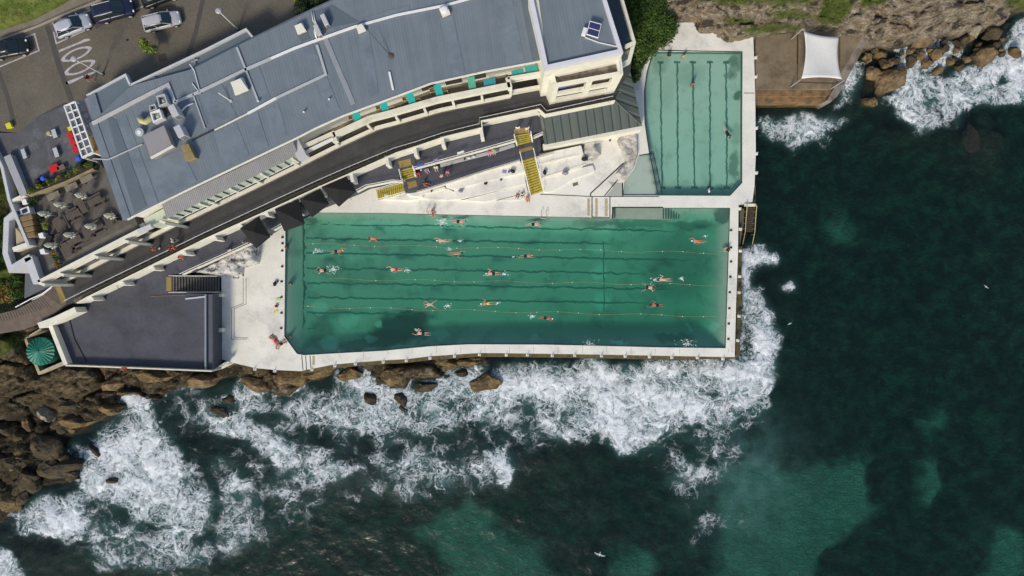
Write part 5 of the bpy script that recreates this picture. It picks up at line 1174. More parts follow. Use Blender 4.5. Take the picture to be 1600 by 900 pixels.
def rock_mat(name, c1, c2, c3):
    m = mat(name, c1, .88, .45, 1.1, 1.0, 2.6, c2, thr=(.44, .58), fine=.34)
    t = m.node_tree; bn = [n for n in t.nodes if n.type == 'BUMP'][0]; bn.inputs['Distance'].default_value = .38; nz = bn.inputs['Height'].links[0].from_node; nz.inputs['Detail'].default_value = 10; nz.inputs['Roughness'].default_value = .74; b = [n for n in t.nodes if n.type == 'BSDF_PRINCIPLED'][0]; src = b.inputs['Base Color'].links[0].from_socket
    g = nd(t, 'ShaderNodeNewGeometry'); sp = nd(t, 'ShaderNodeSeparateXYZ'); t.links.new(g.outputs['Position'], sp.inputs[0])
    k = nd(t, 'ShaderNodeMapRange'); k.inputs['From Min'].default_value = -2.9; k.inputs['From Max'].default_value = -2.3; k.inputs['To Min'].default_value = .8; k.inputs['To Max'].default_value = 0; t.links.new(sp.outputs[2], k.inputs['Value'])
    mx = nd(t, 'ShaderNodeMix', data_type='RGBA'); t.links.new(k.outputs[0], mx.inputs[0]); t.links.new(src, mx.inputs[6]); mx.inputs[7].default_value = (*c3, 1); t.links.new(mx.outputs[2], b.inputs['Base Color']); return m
M_r1 = rock_mat('ochre_sandstone', (.22, .15, .06), (.11, .075, .035), (.04, .03, .015)); M_r2 = rock_mat('dark_brown_sandstone', (.10, .072, .035), (.05, .042, .028), (.025, .02, .012))
M_r3 = rock_mat('pale_grey_stone', (.42, .38, .28), (.24, .2, .13), (.1, .09, .06)); M_r4 = rock_mat('orange_tan_sandstone', (.24, .165, .085), (.15, .10, .048), (.05, .035, .02))
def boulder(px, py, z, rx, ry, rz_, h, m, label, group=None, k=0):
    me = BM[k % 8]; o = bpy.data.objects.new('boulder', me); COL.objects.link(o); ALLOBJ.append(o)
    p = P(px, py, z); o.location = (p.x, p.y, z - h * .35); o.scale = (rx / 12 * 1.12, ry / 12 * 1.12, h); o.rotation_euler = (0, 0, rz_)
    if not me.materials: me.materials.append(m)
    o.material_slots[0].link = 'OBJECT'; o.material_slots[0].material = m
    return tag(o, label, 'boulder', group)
BL = [(545,584,-2.3,20,12,.2,1.1,M_r1,'brown boulder in the foam gap left of the broad one'), (720,583,-2.7,14,7,.1,.7,M_r2,'low wet boulder left of the rounded mossy one'), (402,600,-2.3,24,14,-.1,1.5,M_r4,'tan ledge boulder under the bottom left of the deck'), (318,596,-2.0,30,12,.1,1.4,M_r4,'tan slab boulder under the terrace wall'), (236,590,-1.6,32,13,.05,1.5,M_r1,'long ochre slab under the life ring'), (180,600,-1.5,24,12,.2,1.4,M_r4,'tan slab left of the long ochre slab'), (610,588,-2.2,28,17,0,1.5,M_r1,'broad brown boulder touching the pool footing between two foam channels'), (664,606,-2.6,19,11,.1,.9,M_r2,'flat dark boulder ringed by foam just below the pool wall'),
 (757,597,-2.4,27,16,.15,1.3,M_r1,'rounded mossy brown boulder below the middle of the pool wall'), (577,622,-2.7,16,10,-.5,.9,M_r2,'small square dark boulder alone in the foam'), (628,622,-2.8,11,15,.2,.9,M_r2,'narrow dark boulder standing end on in the foam'),
 (631,641,-3.1,10,11,0,.6,M_r2,'low half drowned boulder below the narrow one'), (695,570,-2.2,34,12,.05,1.3,M_r1,'long brown boulder along the pool footing'), (734,566,-2.2,24,8,0,1.1,M_r1,'thin brown ledge boulder beside the pool wall'), (447,592,-2.0,36,16,.2,2.0,M_r1,'big ochre boulder below the corner of the white deck'),
 (500,583,-2.2,26,12,.3,1.6,M_r1,'ochre boulder right of the big one below the deck corner'), (343,641,-2.8,20,10,-.5,1.0,M_r2,'dark boulder just clear of the foam left of centre'), (356,624,-2.9,16,8,.1,.7,M_r2,'low wet boulder above the dark one'),
 (70,646,-1.0,9,17,.5,1.3,M_r3,'pale grey and cream boulder lying among the dark rocks'), (173,640,-2.0,20,11,.1,1.5,M_r1,'flat topped ochre boulder at the top of the left wash'), (112,662,-1.9,34,13,.12,1.6,M_r1,'long ochre boulder left of the flat topped one'), (113,634,-1.7,26,14,.1,1.6,M_r2,'dark cracked boulder behind the long ochre one'),
 (64,700,-1.6,30,26,.3,2.0,M_r2,'large dark boulder with rusty face in the left cove'), (88,735,-2.0,38,20,.1,1.7,M_r2,'broad dark slab boulder at the edge of the left wash'), (36,750,-1.8,20,18,.5,1.5,M_r2,'rounded olive boulder near the left edge of the picture'), (10,782,-1.8,24,16,-.6,1.5,M_r1,'ochre ridge boulder cut by the left edge of the picture'),
 (20,720,-1.8,20,16,.2,1.4,M_r2,'dark boulder at the far left'), (8,672,-1.5,14,13,.1,1.2,M_r2,'small blue grey boulder near the left edge'), (148,706,-2.7,6,16,.6,.7,M_r2,'small dark rock awash in the left foam'), (176,752,-2.8,12,6,-.1,.6,M_r2,'low dark rock in the lower left foam'),
 (1390,124,-2.0,34,19,.6,1.6,M_r4,'big smooth orange brown boulder right of the concrete ramp'), (1364,114,-2.1,11,13,-.2,1.2,M_r4,'tan boulder against the left side of the big smooth one'), (1361,157,-2.5,12,9,-.3,1.0,M_r1,'small ochre boulder below the big smooth one'), (1357,90,-2.3,6,8,.2,.9,M_r4,'little orange boulder at the top left of the pile'),
 (1378,84,-2.4,11,9,.4,.9,M_r1,'olive boulder above the big smooth one'), (1545,82,-2.1,26,16,.7,1.5,M_r4,'second large tan boulder jutting into the wash at the right'), (1444,66,-1.6,20,9,.2,1.5,M_r4,'long tan boulder right under the cliff'), (1467,84,-2.0,13,12,-.5,1.3,M_r1,'pitted ochre boulder with a dark hole in the pile'),
 (1438,85,-2.1,10,8,.3,1.1,M_r1,'squat ochre boulder left of the pitted one'), (1448,100,-2.3,8,9,0,1.0,M_r1,'small ochre boulder at the foam edge below the pitted one'), (1466,110,-2.4,9,7,.4,.9,M_r1,'ochre boulder at the tip of the pile'), (1525,44,-1.4,13,10,-.7,1.5,M_r3,'pale triangular boulder high in the right pile'),
 (1589,80,-2.2,8,12,.3,1.2,M_r1,'brown boulder near the right edge of the picture with foam around it'), (1424,96,-2.3,7,11,.2,1.0,M_r2,'dark green boulder in the middle of the pile'), (1493,94,-2.9,10,14,.6,.5,M_r2,'low speckled rock awash between foam channels'), (1510,62,-1.9,11,9,.1,1.2,M_r2,'dark boulder below the pale triangular one'),
 (1553,50,-1.7,16,10,.1,1.2,M_r2,'greenish dark boulder under the right end of the cliff'), (1400,96,-2.3,8,9,.3,1.0,M_r2,'dark olive boulder above the big smooth one, right side'), (1520,215,-3.6,12,26,.2,.8,M_r2,'brown reef rock just under the water off the right pile')]
for i, b_ in enumerate(BL): boulder(*b_, k=i)
rb = random.Random(5)
for i in range(46):
    u = rb.random(); px = 1350 + u * 220; py = 64 + rb.random() * 46 - max(0, (px - 1480)) * .30; r_ = rb.uniform(3, 7)
    boulder(px, py, -2.2, r_ * 1.1, r_, rb.uniform(0, 3), rb.uniform(.4, .8), (M_r1, M_r2, M_r4, M_r2)[i % 4], 'fist shaped brown stone in the rubble between the big boulders under the cliff', 'small stones under the cliff', k=i)
for i in range(40):
    px = rb.uniform(-5, 130); py = rb.uniform(640, 790) ; r_ = rb.uniform(6, 13)
    if polysd(np.array(px), np.array(py), SHORE) < 6: continue
    boulder(px, py, -2.0, r_ * 1.2, r_, rb.uniform(0, 3), rb.uniform(.6, 1.1), (M_r2, M_r2, M_r1)[i % 3], 'dark brown stone wedged among the large boulders of the left cove', 'stones of the left cove', k=i + 3)

# ------------------------------------------------------------------ foliage
def leaf_mesh(name, blobs, n, size, m, parent, seed=0, flat=.5):
    rnd = np.random.RandomState(seed); vs = []; w_ = np.array([b[3] * b[4] * b[5] for b in blobs]) ** .6; w_ /= w_.sum(); idx_ = rnd.choice(len(blobs), n, p=w_)
    B_ = np.array(blobs)[idx_]; d_ = rnd.normal(size=(n, 3)); d_ /= np.linalg.norm(d_, axis=1)[:, None]; d_[:, 2] = np.abs(d_[:, 2]) * .9 - .15
    rr = rnd.uniform(.55, 1.05, n)[:, None]; c_ = B_[:, :3] + d_ * B_[:, 3:6] * rr
    a = rnd.normal(size=(n, 3)); a[:, 2] *= flat; a /= np.linalg.norm(a, axis=1)[:, None]; b_ = np.cross(a, d_ + rnd.normal(size=(n, 3)) * .5); b_ /= np.linalg.norm(b_, axis=1)[:, None]
    s_ = rnd.uniform(.6, 1.3, n)[:, None] * size
    V = np.stack([c_ - a * s_, c_ + b_ * s_ * .5, c_ + a * s_, c_ - b_ * s_ * .5], 1).reshape(-1, 3); Q = np.arange(4 * n).reshape(-1, 4)
    me = bpy.data.meshes.new(name)
    inv = np.array(wmat(parent).inverted()); V = V @ inv[:3, :3].T + inv[:3, 3]
    me.vertices.add(len(V)); me.vertices.foreach_set('co', V.astype(np.float32).ravel()); me.loops.add(Q.size); me.loops.foreach_set('vertex_index', Q.astype(np.int32).ravel())
    me.polygons.add(n); me.polygons.foreach_set('loop_start', np.arange(0, Q.size, 4, dtype=np.int32)); me.update(calc_edges=True); me.materials.append(m)
    o = bpy.data.objects.new(name, me); COL.objects.link(o); ALLOBJ.append(o); o.parent = parent; return o
def leaf_mat(name, c1, c2, c3=None):
    return mat(name, c1, .75, .45, 1.4, 0, 8, c2, thr=(.42, .6), fine=.4, spec=.25)
M_lf1 = leaf_mat('deep_green_leaves', (.035, .075, .012), (.075, .125, .02)); M_lf2 = leaf_mat('yellow_green_leaves', (.22, .26, .03), (.13, .19, .025)); M_lf3 = leaf_mat('very_dark_leaves', (.018, .035, .012), (.035, .055, .015)); M_lf4 = leaf_mat('rusty_leaves', (.26, .14, .04), (.12, .16, .03))
M_bark = mat('grey_brown_bark', (.12, .09, .06), .9, .2, 4)
def plant(name, label, cat, px, py, zb, rad, ht, n, m, seed=0, group=None, trunk=True, size=.14, nb=7, rz_=0, ell=1.0):
    p = P(px, py, zb + ht * .6); t = thing(name, label, cat, (p.x, p.y, zb), rz_, group); rnd = random.Random(seed); bl = []
    for i in range(nb):
        a = rnd.uniform(0, 6.28); r_ = rad * rnd.uniform(.15, .62); q = Vector((math.cos(a) * r_ * ell, math.sin(a) * r_, 0)); q.rotate(Matrix.Rotation(rz_, 3, 'Z'))
        bl.append((p.x + q.x, p.y + q.y, zb + ht * rnd.uniform(.5, .8), rad * rnd.uniform(.35, .55), rad * rnd.uniform(.35, .55), ht * rnd.uniform(.2, .35)))
    leaf_mesh('crown', bl, n, size, m, t, seed)
    if trunk:
        b_ = MB().tube([(p.x, p.y, zb - .2), (p.x + .1, p.y, zb + ht * .4), (p.x, p.y + .1, zb + ht * .7)], .05 * rad + .04, 7, .03)
        for q in bl[:4]: b_.tube([(p.x + .05, p.y, zb + ht * .35), (q[0], q[1], q[2])], .03 * rad + .02, 5, .015)
        b_.build('trunk', M_bark, t)
    return t
# big dense shrub between tower and small pool (several clumps, one thing)
bt = thing('large_shrub', 'large dense dark green shrub between the tower block and the small pool', 'shrub', (*G(1018,50,2), 0)); bl = []
rnd = random.Random(8)
for (x, y, r_, z_) in ((1010,20,2.4,4.8),(1030,32,2.2,3.6),(1046,38,1.5,2.6),(1004,50,2.2,3.6),(1022,56,1.9,2.6),(1038,52,1.5,2.2),(998,72,1.6,2.8),(1012,74,1.4,1.8),(996,96,1.2,1.8),(1000,0,2.4,5),(1020,8,2.0,4.6),(993,115,.9,1.2),(1002,90,1.0,1.2)):
    c_ = P(x, y, z_); bl.append((c_.x, c_.y, z_ - .8, r_, r_, 1.2))
leaf_mesh('crown', bl, 15000, .17, M_lf1, bt, 3); b_ = MB()
for q in bl[:9]: b_.tube([(q[0] * .6 + G(1008,60,2)[0] * .4, q[1] * .6 + G(1008,60,2)[1] * .4, -.6), (q[0], q[1], q[2])], .09, 6, .03)
b_.build('trunk', M_bark, bt)
st_ = plant('street_tree', 'young yellow green tree in a square pit beside the restaurant roof', 'tree', 232, 74, ROAD, 1.1, 2.6, 520, M_lf2, 2, size=.16, nb=8)
slab('tree_pit', [(246,86),(258,83),(261,94),(249,97)], ROAD + .02, .05, mat('dark_pit', (.05, .045, .04), .9), label='dark square tree pit beside the building')
plant('hedge', 'very dark dense shrub behind the back edge of the roof', 'shrub', 484, 6, ROAD, 1.9, 3.0, 3000, M_lf3, 5, size=.13, nb=12, ell=1.6, rz_=.3)
plant('shrub', 'small bright yellow green shrub beside the very dark one', 'shrub', 466, -1, ROAD, .7, 1.2, 500, M_lf2, 6, size=.1)
# dense green bushes on the slope at the left edge
for i, (x, y, r_, m_) in enumerate(((4,410,1.6,M_lf1),(22,440,1.2,M_lf1),(8,460,1.5,M_lf4),(-4,436,1.4,M_lf1),(30,458,.8,M_lf1),(4,386,.9,M_lf1),(2,350,.9,M_lf1))):
    plant('slope_bush', ('leafy bush on the left slope %s' % ('under the curved wall', 'beside the dark triangular roof', 'with rusty leaves above the boardwalk', 'cut by the left edge', 'small, against the dark roof edge', 'beside the bend of the curved wall', 'beside the top of the curved wall')[i]), 'bush', x, y, 3.6, r_, 1.6, int(900 * r_), m_, 20 + i, size=.13, trunk=False)
for i, (x, y) in enumerate(((28,530),(14,540),(8,525))): plant('low_bush', 'low olive bush on the rocks under the boardwalk, ' + ('nearest the tank', 'lowest of the three', 'nearest the left edge')[i], 'bush', x, y, 2.2, .9, .8, 500, M_lf2 if i == 1 else M_lf3, 40 + i, size=.1, trunk=False)
# rough grass tufts on the banks, uncountable
gt = []; rg_ = np.random.RandomState(4); cand = rg_.uniform(size=(90000, 2)); cx = -68 + cand[:, 0] * 140; cy = 24 + cand[:, 1] * 22
px_ = cx * F / 79.3 + 800; py_ = 450 - cy * F / 79.3
sdg = polysd(cx, cy, GL([(-400,178),(0,50),(56,30),(88,12),(150,-22),(260,-64),(600,-210),(600,-900),(-400,-900)], ROAD)); ok = (sdg > .3)
def gz(x, y, sd_): return ROAD + .02 + np.clip(sd_, -1, 30) * .24 + sst(0, .5, sd_) * (.25 + .9 * (fbm(x * .5, y * .5, 4, 91) - .3) + .35 * fbm(x * 2.6, y * 2.6, 4, 92))
cx, cy = cx[ok], cy[ok]; cz = gz(cx, cy, sdg[ok]); n = len(cx)
ang = rg_.uniform(0, 6.28, n); ln = rg_.uniform(.12, .3, n); tl = rg_.uniform(.1, .4, n)
V = np.stack([np.stack([cx - .03 * np.sin(ang), cy + .03 * np.cos(ang), cz - .03], 1), np.stack([cx + .03 * np.sin(ang), cy - .03 * np.cos(ang), cz - .03], 1), np.stack([cx + tl * np.cos(ang), cy + tl * np.sin(ang), cz + ln], 1)], 1).reshape(-1, 3)
me = bpy.data.meshes.new('grass_tufts'); me.vertices.add(len(V)); me.vertices.foreach_set('co', V.astype(np.float32).ravel()); Q = np.arange(3 * n, dtype=np.int32); me.loops.add(3 * n); me.loops.foreach_set('vertex_index', Q); me.polygons.add(n); me.polygons.foreach_set('loop_start', np.arange(0, 3 * n, 3, dtype=np.int32)); me.update(calc_edges=True)
me.materials.append(leaf_mat('grass_blades', (.09, .14, .018), (.16, .19, .035))); o = bpy.data.objects.new('grass', me); COL.objects.link(o); tag(o, 'rough grass blades on the bank above the road', 'grass', kind='stuff')

# ------------------------------------------------------------------ cafe at the left
CP = [(40,315),(60,300),(148,254),(160,262),(200,345),(222,352),(219,361),(60,442),(47,400),(10,410),(6,396),(6,343),(20,336),(12,300),(14,262),(20,244)]
slab('cafe_terrace', [(56,300),(148,250),(160,240),(215,350),(219,360),(61,441),(48,400),(20,424),(8,398),(6,346),(16,330),(2,262),(14,246)], CAFE, 5.5, mat('dark_timber_deck', (.110, .100, .090), .85, .3, .6, .2, 8, (.12, .105, .09), thr=(.45, .62), fine=.15), label='dark timber deck of the cafe terrace')
slab('cafe_floor', [(70,418),(160,372),(205,350),(218,360),(64,440)], CAFE + .01, .1, mat('grey_boards', (.16, .14, .115), .85, .25, .8, .2, 8, fine=.15), label='grey boarded strip beside the cafe parapet')
slab('cafe_floor', [(76,398),(150,346),(176,330),(180,342),(90,400)], CAFE + .012, .1, mat('grey_aisle', (.115, .11, .11), .85, .2, .8), label='grey paved aisle between the cafe tables')
cw = thing('cafe_wall', 'thick white bent wall around the cafe and its planter', 'wall', (*G(40,340,10), CAFE))
MB().wall(GL([(-20,214),(3,262),(14,312),(44,384)], 10.3), .34, 5, 10.3, 0).build('wall', M_cap, cw)
MB().wall(GL([(11,243),(37,305)], 10.3), .85, 8, 10.3, 0).build('planter_wall', mat('grey_cap', (.33, .33, .34), .7, .1, 1), cw)
MB().wall(GL([(38,304),(16,315)], 10.2), .32, 8, 10.2, 0).build('wall', M_wall, cw); MB().wall(GL([(20,390),(47,380)], 10.0), .5, 6, 10.0, 0).build('wall', M_wall, cw)
MB().wall(GL([(26,330),(10,343),(8,396),(16,420),(47,401)], 10.0), .62, 4, 10.0, 0).build('curved_wall', M_cap, cw); MB().wall(GL([(47,401),(61,441)], 10.0), .9, 4, 10.0, -.6).build('wall', M_cap, cw)
slab('cafe_floor', [(18,330),(22,392),(46,384),(60,436),(48,400),(18,416),(10,396),(11,346)], CAFE + .02, .1, mat('service_floor', (.10, .085, .065), .9, .25, 1), label='brown service floor behind the curved wall')
tag(MB().prism(GL([(24,356),(26,392),(38,376),(30,362)], 9.6), 9, 9.6).build('service_hatch', mat('tan_sheet', (.42, .35, .22), .8, .1, 1), ), 'tan triangular hatch between the curved wall and the straight wall', 'hatch')
lowroof = MB().sheet([P(40,412,6.5), P(56,436,6.5), P(80,446,5.2), P(38,466,4.9)], .3)
tag(lowroof.build('lean_to_roof', mat('shaded_lean_to', (.075, .08, .10), .7, .1, 1)), 'triangular lean-to roof above the boardwalk start, coloured dark for its shade', 'roof')  # dark blue grey has the roof's shade painted in
pr = thing('railing', 'white zigzag railing beside the boardwalk start', 'railing', (*G(50,470,5), PROM)); MB().tube([P(82,447,5.5), P(66,459,5.4), P(48,467,5.3), P(24,480,5.2)], .07, 6).tube([P(80,450,5.1), P(66,461,5.0), P(50,469,5)], .04, 6).build('top_rail', M_white, pr)
for q in ((78,449),(66,458),(54,464),(42,470),(30,477)): MB().tube([P(*q, 5.4), P(*q, 4.4)], .04, 5).build('post', M_white, pr)
# pergola
pg = thing('pergola', 'white slatted pergola along the left end of the roof', 'pergola', (*G(128,200,12), ROAD))
q0, q1, q2, q3 = P(101,166,12.2), P(118,159,12.2), P(146,238,12.2), P(129,246,12.2)
fr_ = MB()
for a, b_ in ((q0, q1), (q1, q2), (q2, q3), (q3, q0)): fr_.bar(a, b_, .14, .22)
m0, m1 = q0.lerp(q1, .5), q3.lerp(q2, .5); fr_.bar(m0, m1, .12, .2); fr_.build('frame', M_white, pg)
for k in range(1, 7): MB().bar(q0.lerp(q3, k / 7), q1.lerp(q2, k / 7), .10, .18).build('rafter', M_white, pg)
sl_ = MB()
for k in range(1, 9):
    if k == 4: continue
    u = k / 8.4; sl_.bar(q0.lerp(q1, u) - Vector((0, 0, .25)), q3.lerp(q2, u) - Vector((0, 0, .25)), .05, .08)
sl_.build('batten', M_metal, pg)
for q in (q0, q3, q1, q2): MB().bar((q.x, q.y, ROAD), (q.x, q.y, 12.1), .12, .12).build('post', M_white, pg)
MB().prism(GL([(118,160),(136,152),(146,188),(128,196)], 11.6), ROAD, 11.5).build('side_wall', mat('lilac_wall', (.22, .21, .24), .8, .1, 1), pg)
MB().prism(GL([(130,196),(146,188),(150,204),(136,212)], 11.9), ROAD, 11.8).build('hood', mat('stained_grey', (.26, .24, .22), .8, .3, 1), pg)
MB().sheet([P(137,208,10.8), P(151,204,10.8), P(164,244,10.8), P(147,240,10.8)], .2).build('timber_screen', mat('orange_timber', (.30, .17, .05), .7, .3, 2), pg); MB().bar(P(129,247,11.5), P(146,239,11.5), .12, .3).bar(P(146,239,11.5), P(165,246,11.3), .14, .3).build('beam', M_wall, pg)
# yellow stools, red lounge cubes, blue beanbags
def stool(px, py, z, m, s, label, group, name='stool', h=.45, rz_=.4):
    p = P(px, py, z + h); t = thing(name, label, name.replace('_', ' '), (p.x, p.y, z), rz_, group)
    MB().box((0, 0, h - .05), (s, s, .1)).build('seat', m, t, local=True, bevel=.03); 
    b_ = MB().box((0, 0, (h - .1) / 2), (s * .86, s * .86, h - .1)); b_.build('base', m, t, local=True, bevel=.02); return t
M_y = mat('bright_yellow_plastic', (.62, .55, .02), .5, .06, 1); M_rd = mat('strong_red_fabric', (.50, .012, .02), .8, .12, 2); M_bl = mat('royal_blue_fabric', (.02, .09, .55), .8, .12, 2); M_gt = mat('pale_grey_table', (.42, .44, .46), .6, .1, 2)
for (x, y) in ((3,256),(11,258),(6,265),(14,266),(9,273),(12,281),(14,289),(17,296)): stool(x, y, CAFE, M_y, .62, 'square yellow stool in the row behind the white planter wall', 'yellow stools behind the planter wall')
stool(13, 196, ROAD, M_y, .62, 'single yellow cube alone on the road at the left edge', None, 'cube_seat'); stool(108.5, 200.5, ROAD, M_y, .45, 'yellow cube half under the white pergola', None, 'cube_seat')
for i, (x, y) in enumerate(((109,211),(113.5,222),(117,233))): stool(x, y, ROAD, M_rd, .66, ('first red lounge cube beside the pergola, the one nearest the road', 'middle red lounge cube beside the pergola', 'last red lounge cube beside the pergola, nearest the planter')[i], 'red lounge cubes', 'lounge_cube')
def lowtab(px, py, z, l, w_, rz_, m, label, cat='table', h=.45, group=None, legs=True):
    p = P(px, py, z + h); t = thing('low_table', label, cat, (p.x, p.y, z), rz_, group); MB().box((0, 0, h - .04), (l, w_, .08)).build('tabletop', m, t, local=True, bevel=.015)
    for a in (-1, 1):
        for b_ in (-1, 1): MB().box((a * l * .42, b_ * w_ * .38, (h - .08) / 2), (.07, .07, h - .08)).build('leg', M_dark, t, local=True)
    return t
lowtab(84.5, 208.5, ROAD, 1.0, .5, -1.25, M_gt, 'pale grey low table in the courtyard next to the round stool', group='courtyard tables'); lowtab(87, 238, ROAD, 1.1, .5, -1.25, M_gt, 'pale grey low table in the middle of the courtyard', group='courtyard tables'); lowtab(37, 240, ROAD, 1.1, .45, -1.25, M_gt, 'pale grey low table near the left planter wall', group='courtyard tables')
lowtab(84, 263, ROAD, 1.1, .85, .5, M_rd, 'wide red bench table beside the planter', 'bench'); lowtab(95, 262, ROAD, .9, .55, .5, M_brown, 'small brown bench beside the wide red one', 'bench')
p = P(75, 208.5, 10); t = thing('round_stool', 'round cream stool beside the grey courtyard table', 'stool', (p.x, p.y, ROAD)); MB().lathe((0, 0, 0), [(.2, 0), (.18, .4)], 16).build('base', M_white, t, local=True); MB().lathe((0, 0, .4), [(.24, 0), (.26, .04), (.24, .08)], 16).build('seat', M_wood, t, local=True)
def beanbag(px, py, label, m, r_=.38):
    p = P(px, py, ROAD + .3); t = thing('beanbag', label, 'beanbag', (p.x, p.y, ROAD)); MB().ball((0, 0, .3), r_, 14, 8, (1, .9, .8)).build('bag', m, t, smooth=True, local=True); MB().ball((r_ * .3, .1, .55), r_ * .5, 10, 6).build('backrest', m, t, smooth=True, local=True)
beanbag(68, 279, 'royal blue beanbag at the lower end of the planter', M_bl); beanbag(123.5, 247.5, 'royal blue beanbag under the end of the pergola', M_bl, .35); beanbag(60, 283, 'black beanbag next to the lower blue one', M_black, .4)
# planter between courtyard and terrace
pl_ = thing('planter', 'long low timber planter separating courtyard and cafe terrace', 'planter', (*G(100,275,9.6), CAFE))
MB().wall(GL([(44,302),(100,281),(144,260)], 9.95), .8, CAFE - .3, 9.95, 0).build('box', mat('planter_timber', (.30, .24, .15), .8, .3, 1.5), pl_)
MB().wall(GL([(44,301),(100,280),(144,259)], 10.0), .5, 9.9, 10.0, 0).build('soil', mat('dark_soil', (.04, .03, .02), .95, .3, 3), pl_)
rp_ = random.Random(9)
for i in range(17):
    u = i / 16; x = 46 + u * 96; y = 299 - u * 43 + rp_.uniform(-1.5, 1.5)
    plant('planter_plant', 'small tufted plant growing in the long cafe planter', 'plant', x, y, 9.95, rp_.uniform(.35, .6), .55, 130, (M_lf2, M_lf1, M_lf2, M_lf4, M_lf3)[i % 5], 60 + i, 'plants in the long planter', trunk=False, size=.1, nb=4)
for i, (x, y, m_, l_) in enumerate(((58,312,M_lf1,'dark green'),(50,318,M_lf3,'very dark'),(72,352,M_lf2,'yellow green'),(66,338,M_lf3,'dark leaved'),(85,396,M_lf4,'rusty orange'),(91,412,M_lf4,'dry tan'),(88,404,M_lf1,'green'),(132,256,M_lf3,'dark, pergola side'),(152,262,M_lf3,'dark, beside the roof edge'))):
    plant('potted_plant', l_ + ' bushy plant at the edge of the cafe terrace' + ((' beside the lean wall', ' behind the tables', ' in the left bed', ' left of the tables', ' near the white box', ' next to the parapet', ' between the two coloured ones', '', '')[i]), 'plant', x, y, CAFE, .6, .9, 260, m_, 90 + i, None, trunk=True, size=.1, nb=5)
# closed parasols over picnic tables
def picnic(px, py, rz_, label, k):
    p = P(px, py, CAFE + .75); t = thing('picnic_table', label, 'picnic table', (p.x, p.y, CAFE), rz_, 'picnic tables on the cafe terrace')
    b_ = MB()
    for i in range(5): b_.box((0, -.3 + i * .15, .74), (1.7, .135, .04))
    b_.build('tabletop', M_board if k else mat('dark_reddish_timber', (.095, .076, .062), .8, .25, 2), t, local=True)
    for s_ in (-1, 1): MB().box((0, s_ * .68, .45), (1.7, .26, .04)).build('bench', M_board if k else MATS['dark_reddish_timber'], t, local=True)
    for s_ in (-1, 1): MB().bar((s_ * .6, -.6, .02), (s_ * .6, .25, .72), .08, .04).bar((s_ * .6, .6, .02), (s_ * .6, -.25, .72), .08, .04).bar((s_ * .6, -.72, .42), (s_ * .6, .72, .42), .08, .04).build('leg', M_brown, t, local=True)
for i, (x, y) in enumerate(((93,350),(114,335),(128,322),(148,314),(168,344),(150,355),(134,364),(116,376),(104,390),(96,372))):
    picnic(x, y, .5 if i % 2 else -1.07, 'dark timber picnic table on the cafe terrace under or near a closed parasol, number %s from the left planting' % ('one', 'two', 'three', 'four', 'five', 'six', 'seven', 'eight', 'nine', 'ten')[i] if 0 else ('dark picnic table beside the left flower bed', 'dark picnic table in the upper row, second from the flower bed', 'dark picnic table in the upper row near the middle', 'dark picnic table at the upper right by the roof edge', 'dark picnic table at the lower right by the roof corner', 'dark picnic table in the lower row, second from the roof corner', 'dark picnic table in the middle of the lower row', 'dark picnic table in the lower row near the aisle end', 'dark picnic table nearest the parapet corner', 'dark picnic table at the left end of the aisle')[i], 0)
for i, (x, y) in enumerate(((83,306),(111,292),(135,279))): lowtab(x, y, CAFE, 1.5, .7, .45, mat('grey_weathered_timber', (.22, .185, .14), .85, .2, 2), ('grey timber table below the planter, left of three', 'grey timber table below the planter, middle of three', 'grey timber table below the planter, right of three')[i], h=.74, group='grey tables by the planter')
M_cloth = mat('cream_canvas', (.72, .68, .55), .85, .10, 1.5)
def parasol(px, py, label):
    base = P(px + 10, py + 3, CAFE); t = thing('closed_parasol', label, 'parasol', tuple(base), 0, 'closed cream parasols on the cafe terrace')
    MB().tube([(0, 0, 0), (0, 0, 3.0)], .035, 8).build('pole', M_metal, t, local=True); MB().box((0, 0, .05), (.6, .6, .1)).build('base', M_dark, t, local=True)
    n = 16; prof = [(.05, 2.95), (.17, 2.6), (.27, 2.1), (.20, 1.75), (.34, 1.35), (.26, 1.2)]; vs = []; fs = []
    for r_, z in prof:
        for k in range(n):
            a = 2 * math.pi * k / n; rr = r_ * (1.25 if k % 2 else .72); vs.append((rr * math.cos(a), rr * math.sin(a), z))
    for i in range(len(prof) - 1):
        for k in range(n): k2 = (k + 1) % n; fs.append((i * n + k, (i + 1) * n + k, (i + 1) * n + k2, i * n + k2))
    fs.append(tuple(range(n))); MB().add(vs, fs).build('canopy', M_cloth, t, local=True)
    MB().tube([(.26 * math.cos(a_ * .5), .26 * math.sin(a_ * .5), 1.75) for a_ in range(13)], .025, 5).build('strap', M_dark, t, local=True)
for i, (x, y) in enumerate(((74,333),(98,319),(130,305),(174,336),(145,352),(113,365),(84,381))):
    parasol(x + 2, y + 1, ('closed cream parasol beside the left flower bed, upper row', 'closed cream parasol in the middle of the upper row', 'closed cream parasol at the right of the upper row', 'closed cream parasol beside the roof corner, lower row', 'closed cream parasol second from the roof corner', 'closed cream parasol third from the roof corner', 'closed cream parasol nearest the parapet corner')[i])
t = thing('barbecue', 'white service bench with dark cooking equipment in the cafe corner', 'bench', (*G(34,340,10), CAFE)); MB().prism(GL([(22,330),(44,322),(48,334),(34,345),(38,354),(30,358)], 9.9), CAFE, 9.9).build('worktop', M_white, t)
for x, y in ((27,333),(33,340),(31,351),(38,330)): MB().box(P(x, y, 9.98), (.5, .4, .16), .4).build('hob', M_dark, t)
t = thing('covered_stack', 'stack of brown tarpaulin covered boxes beside the white service bench', 'stack', (*G(48,355,10), CAFE))
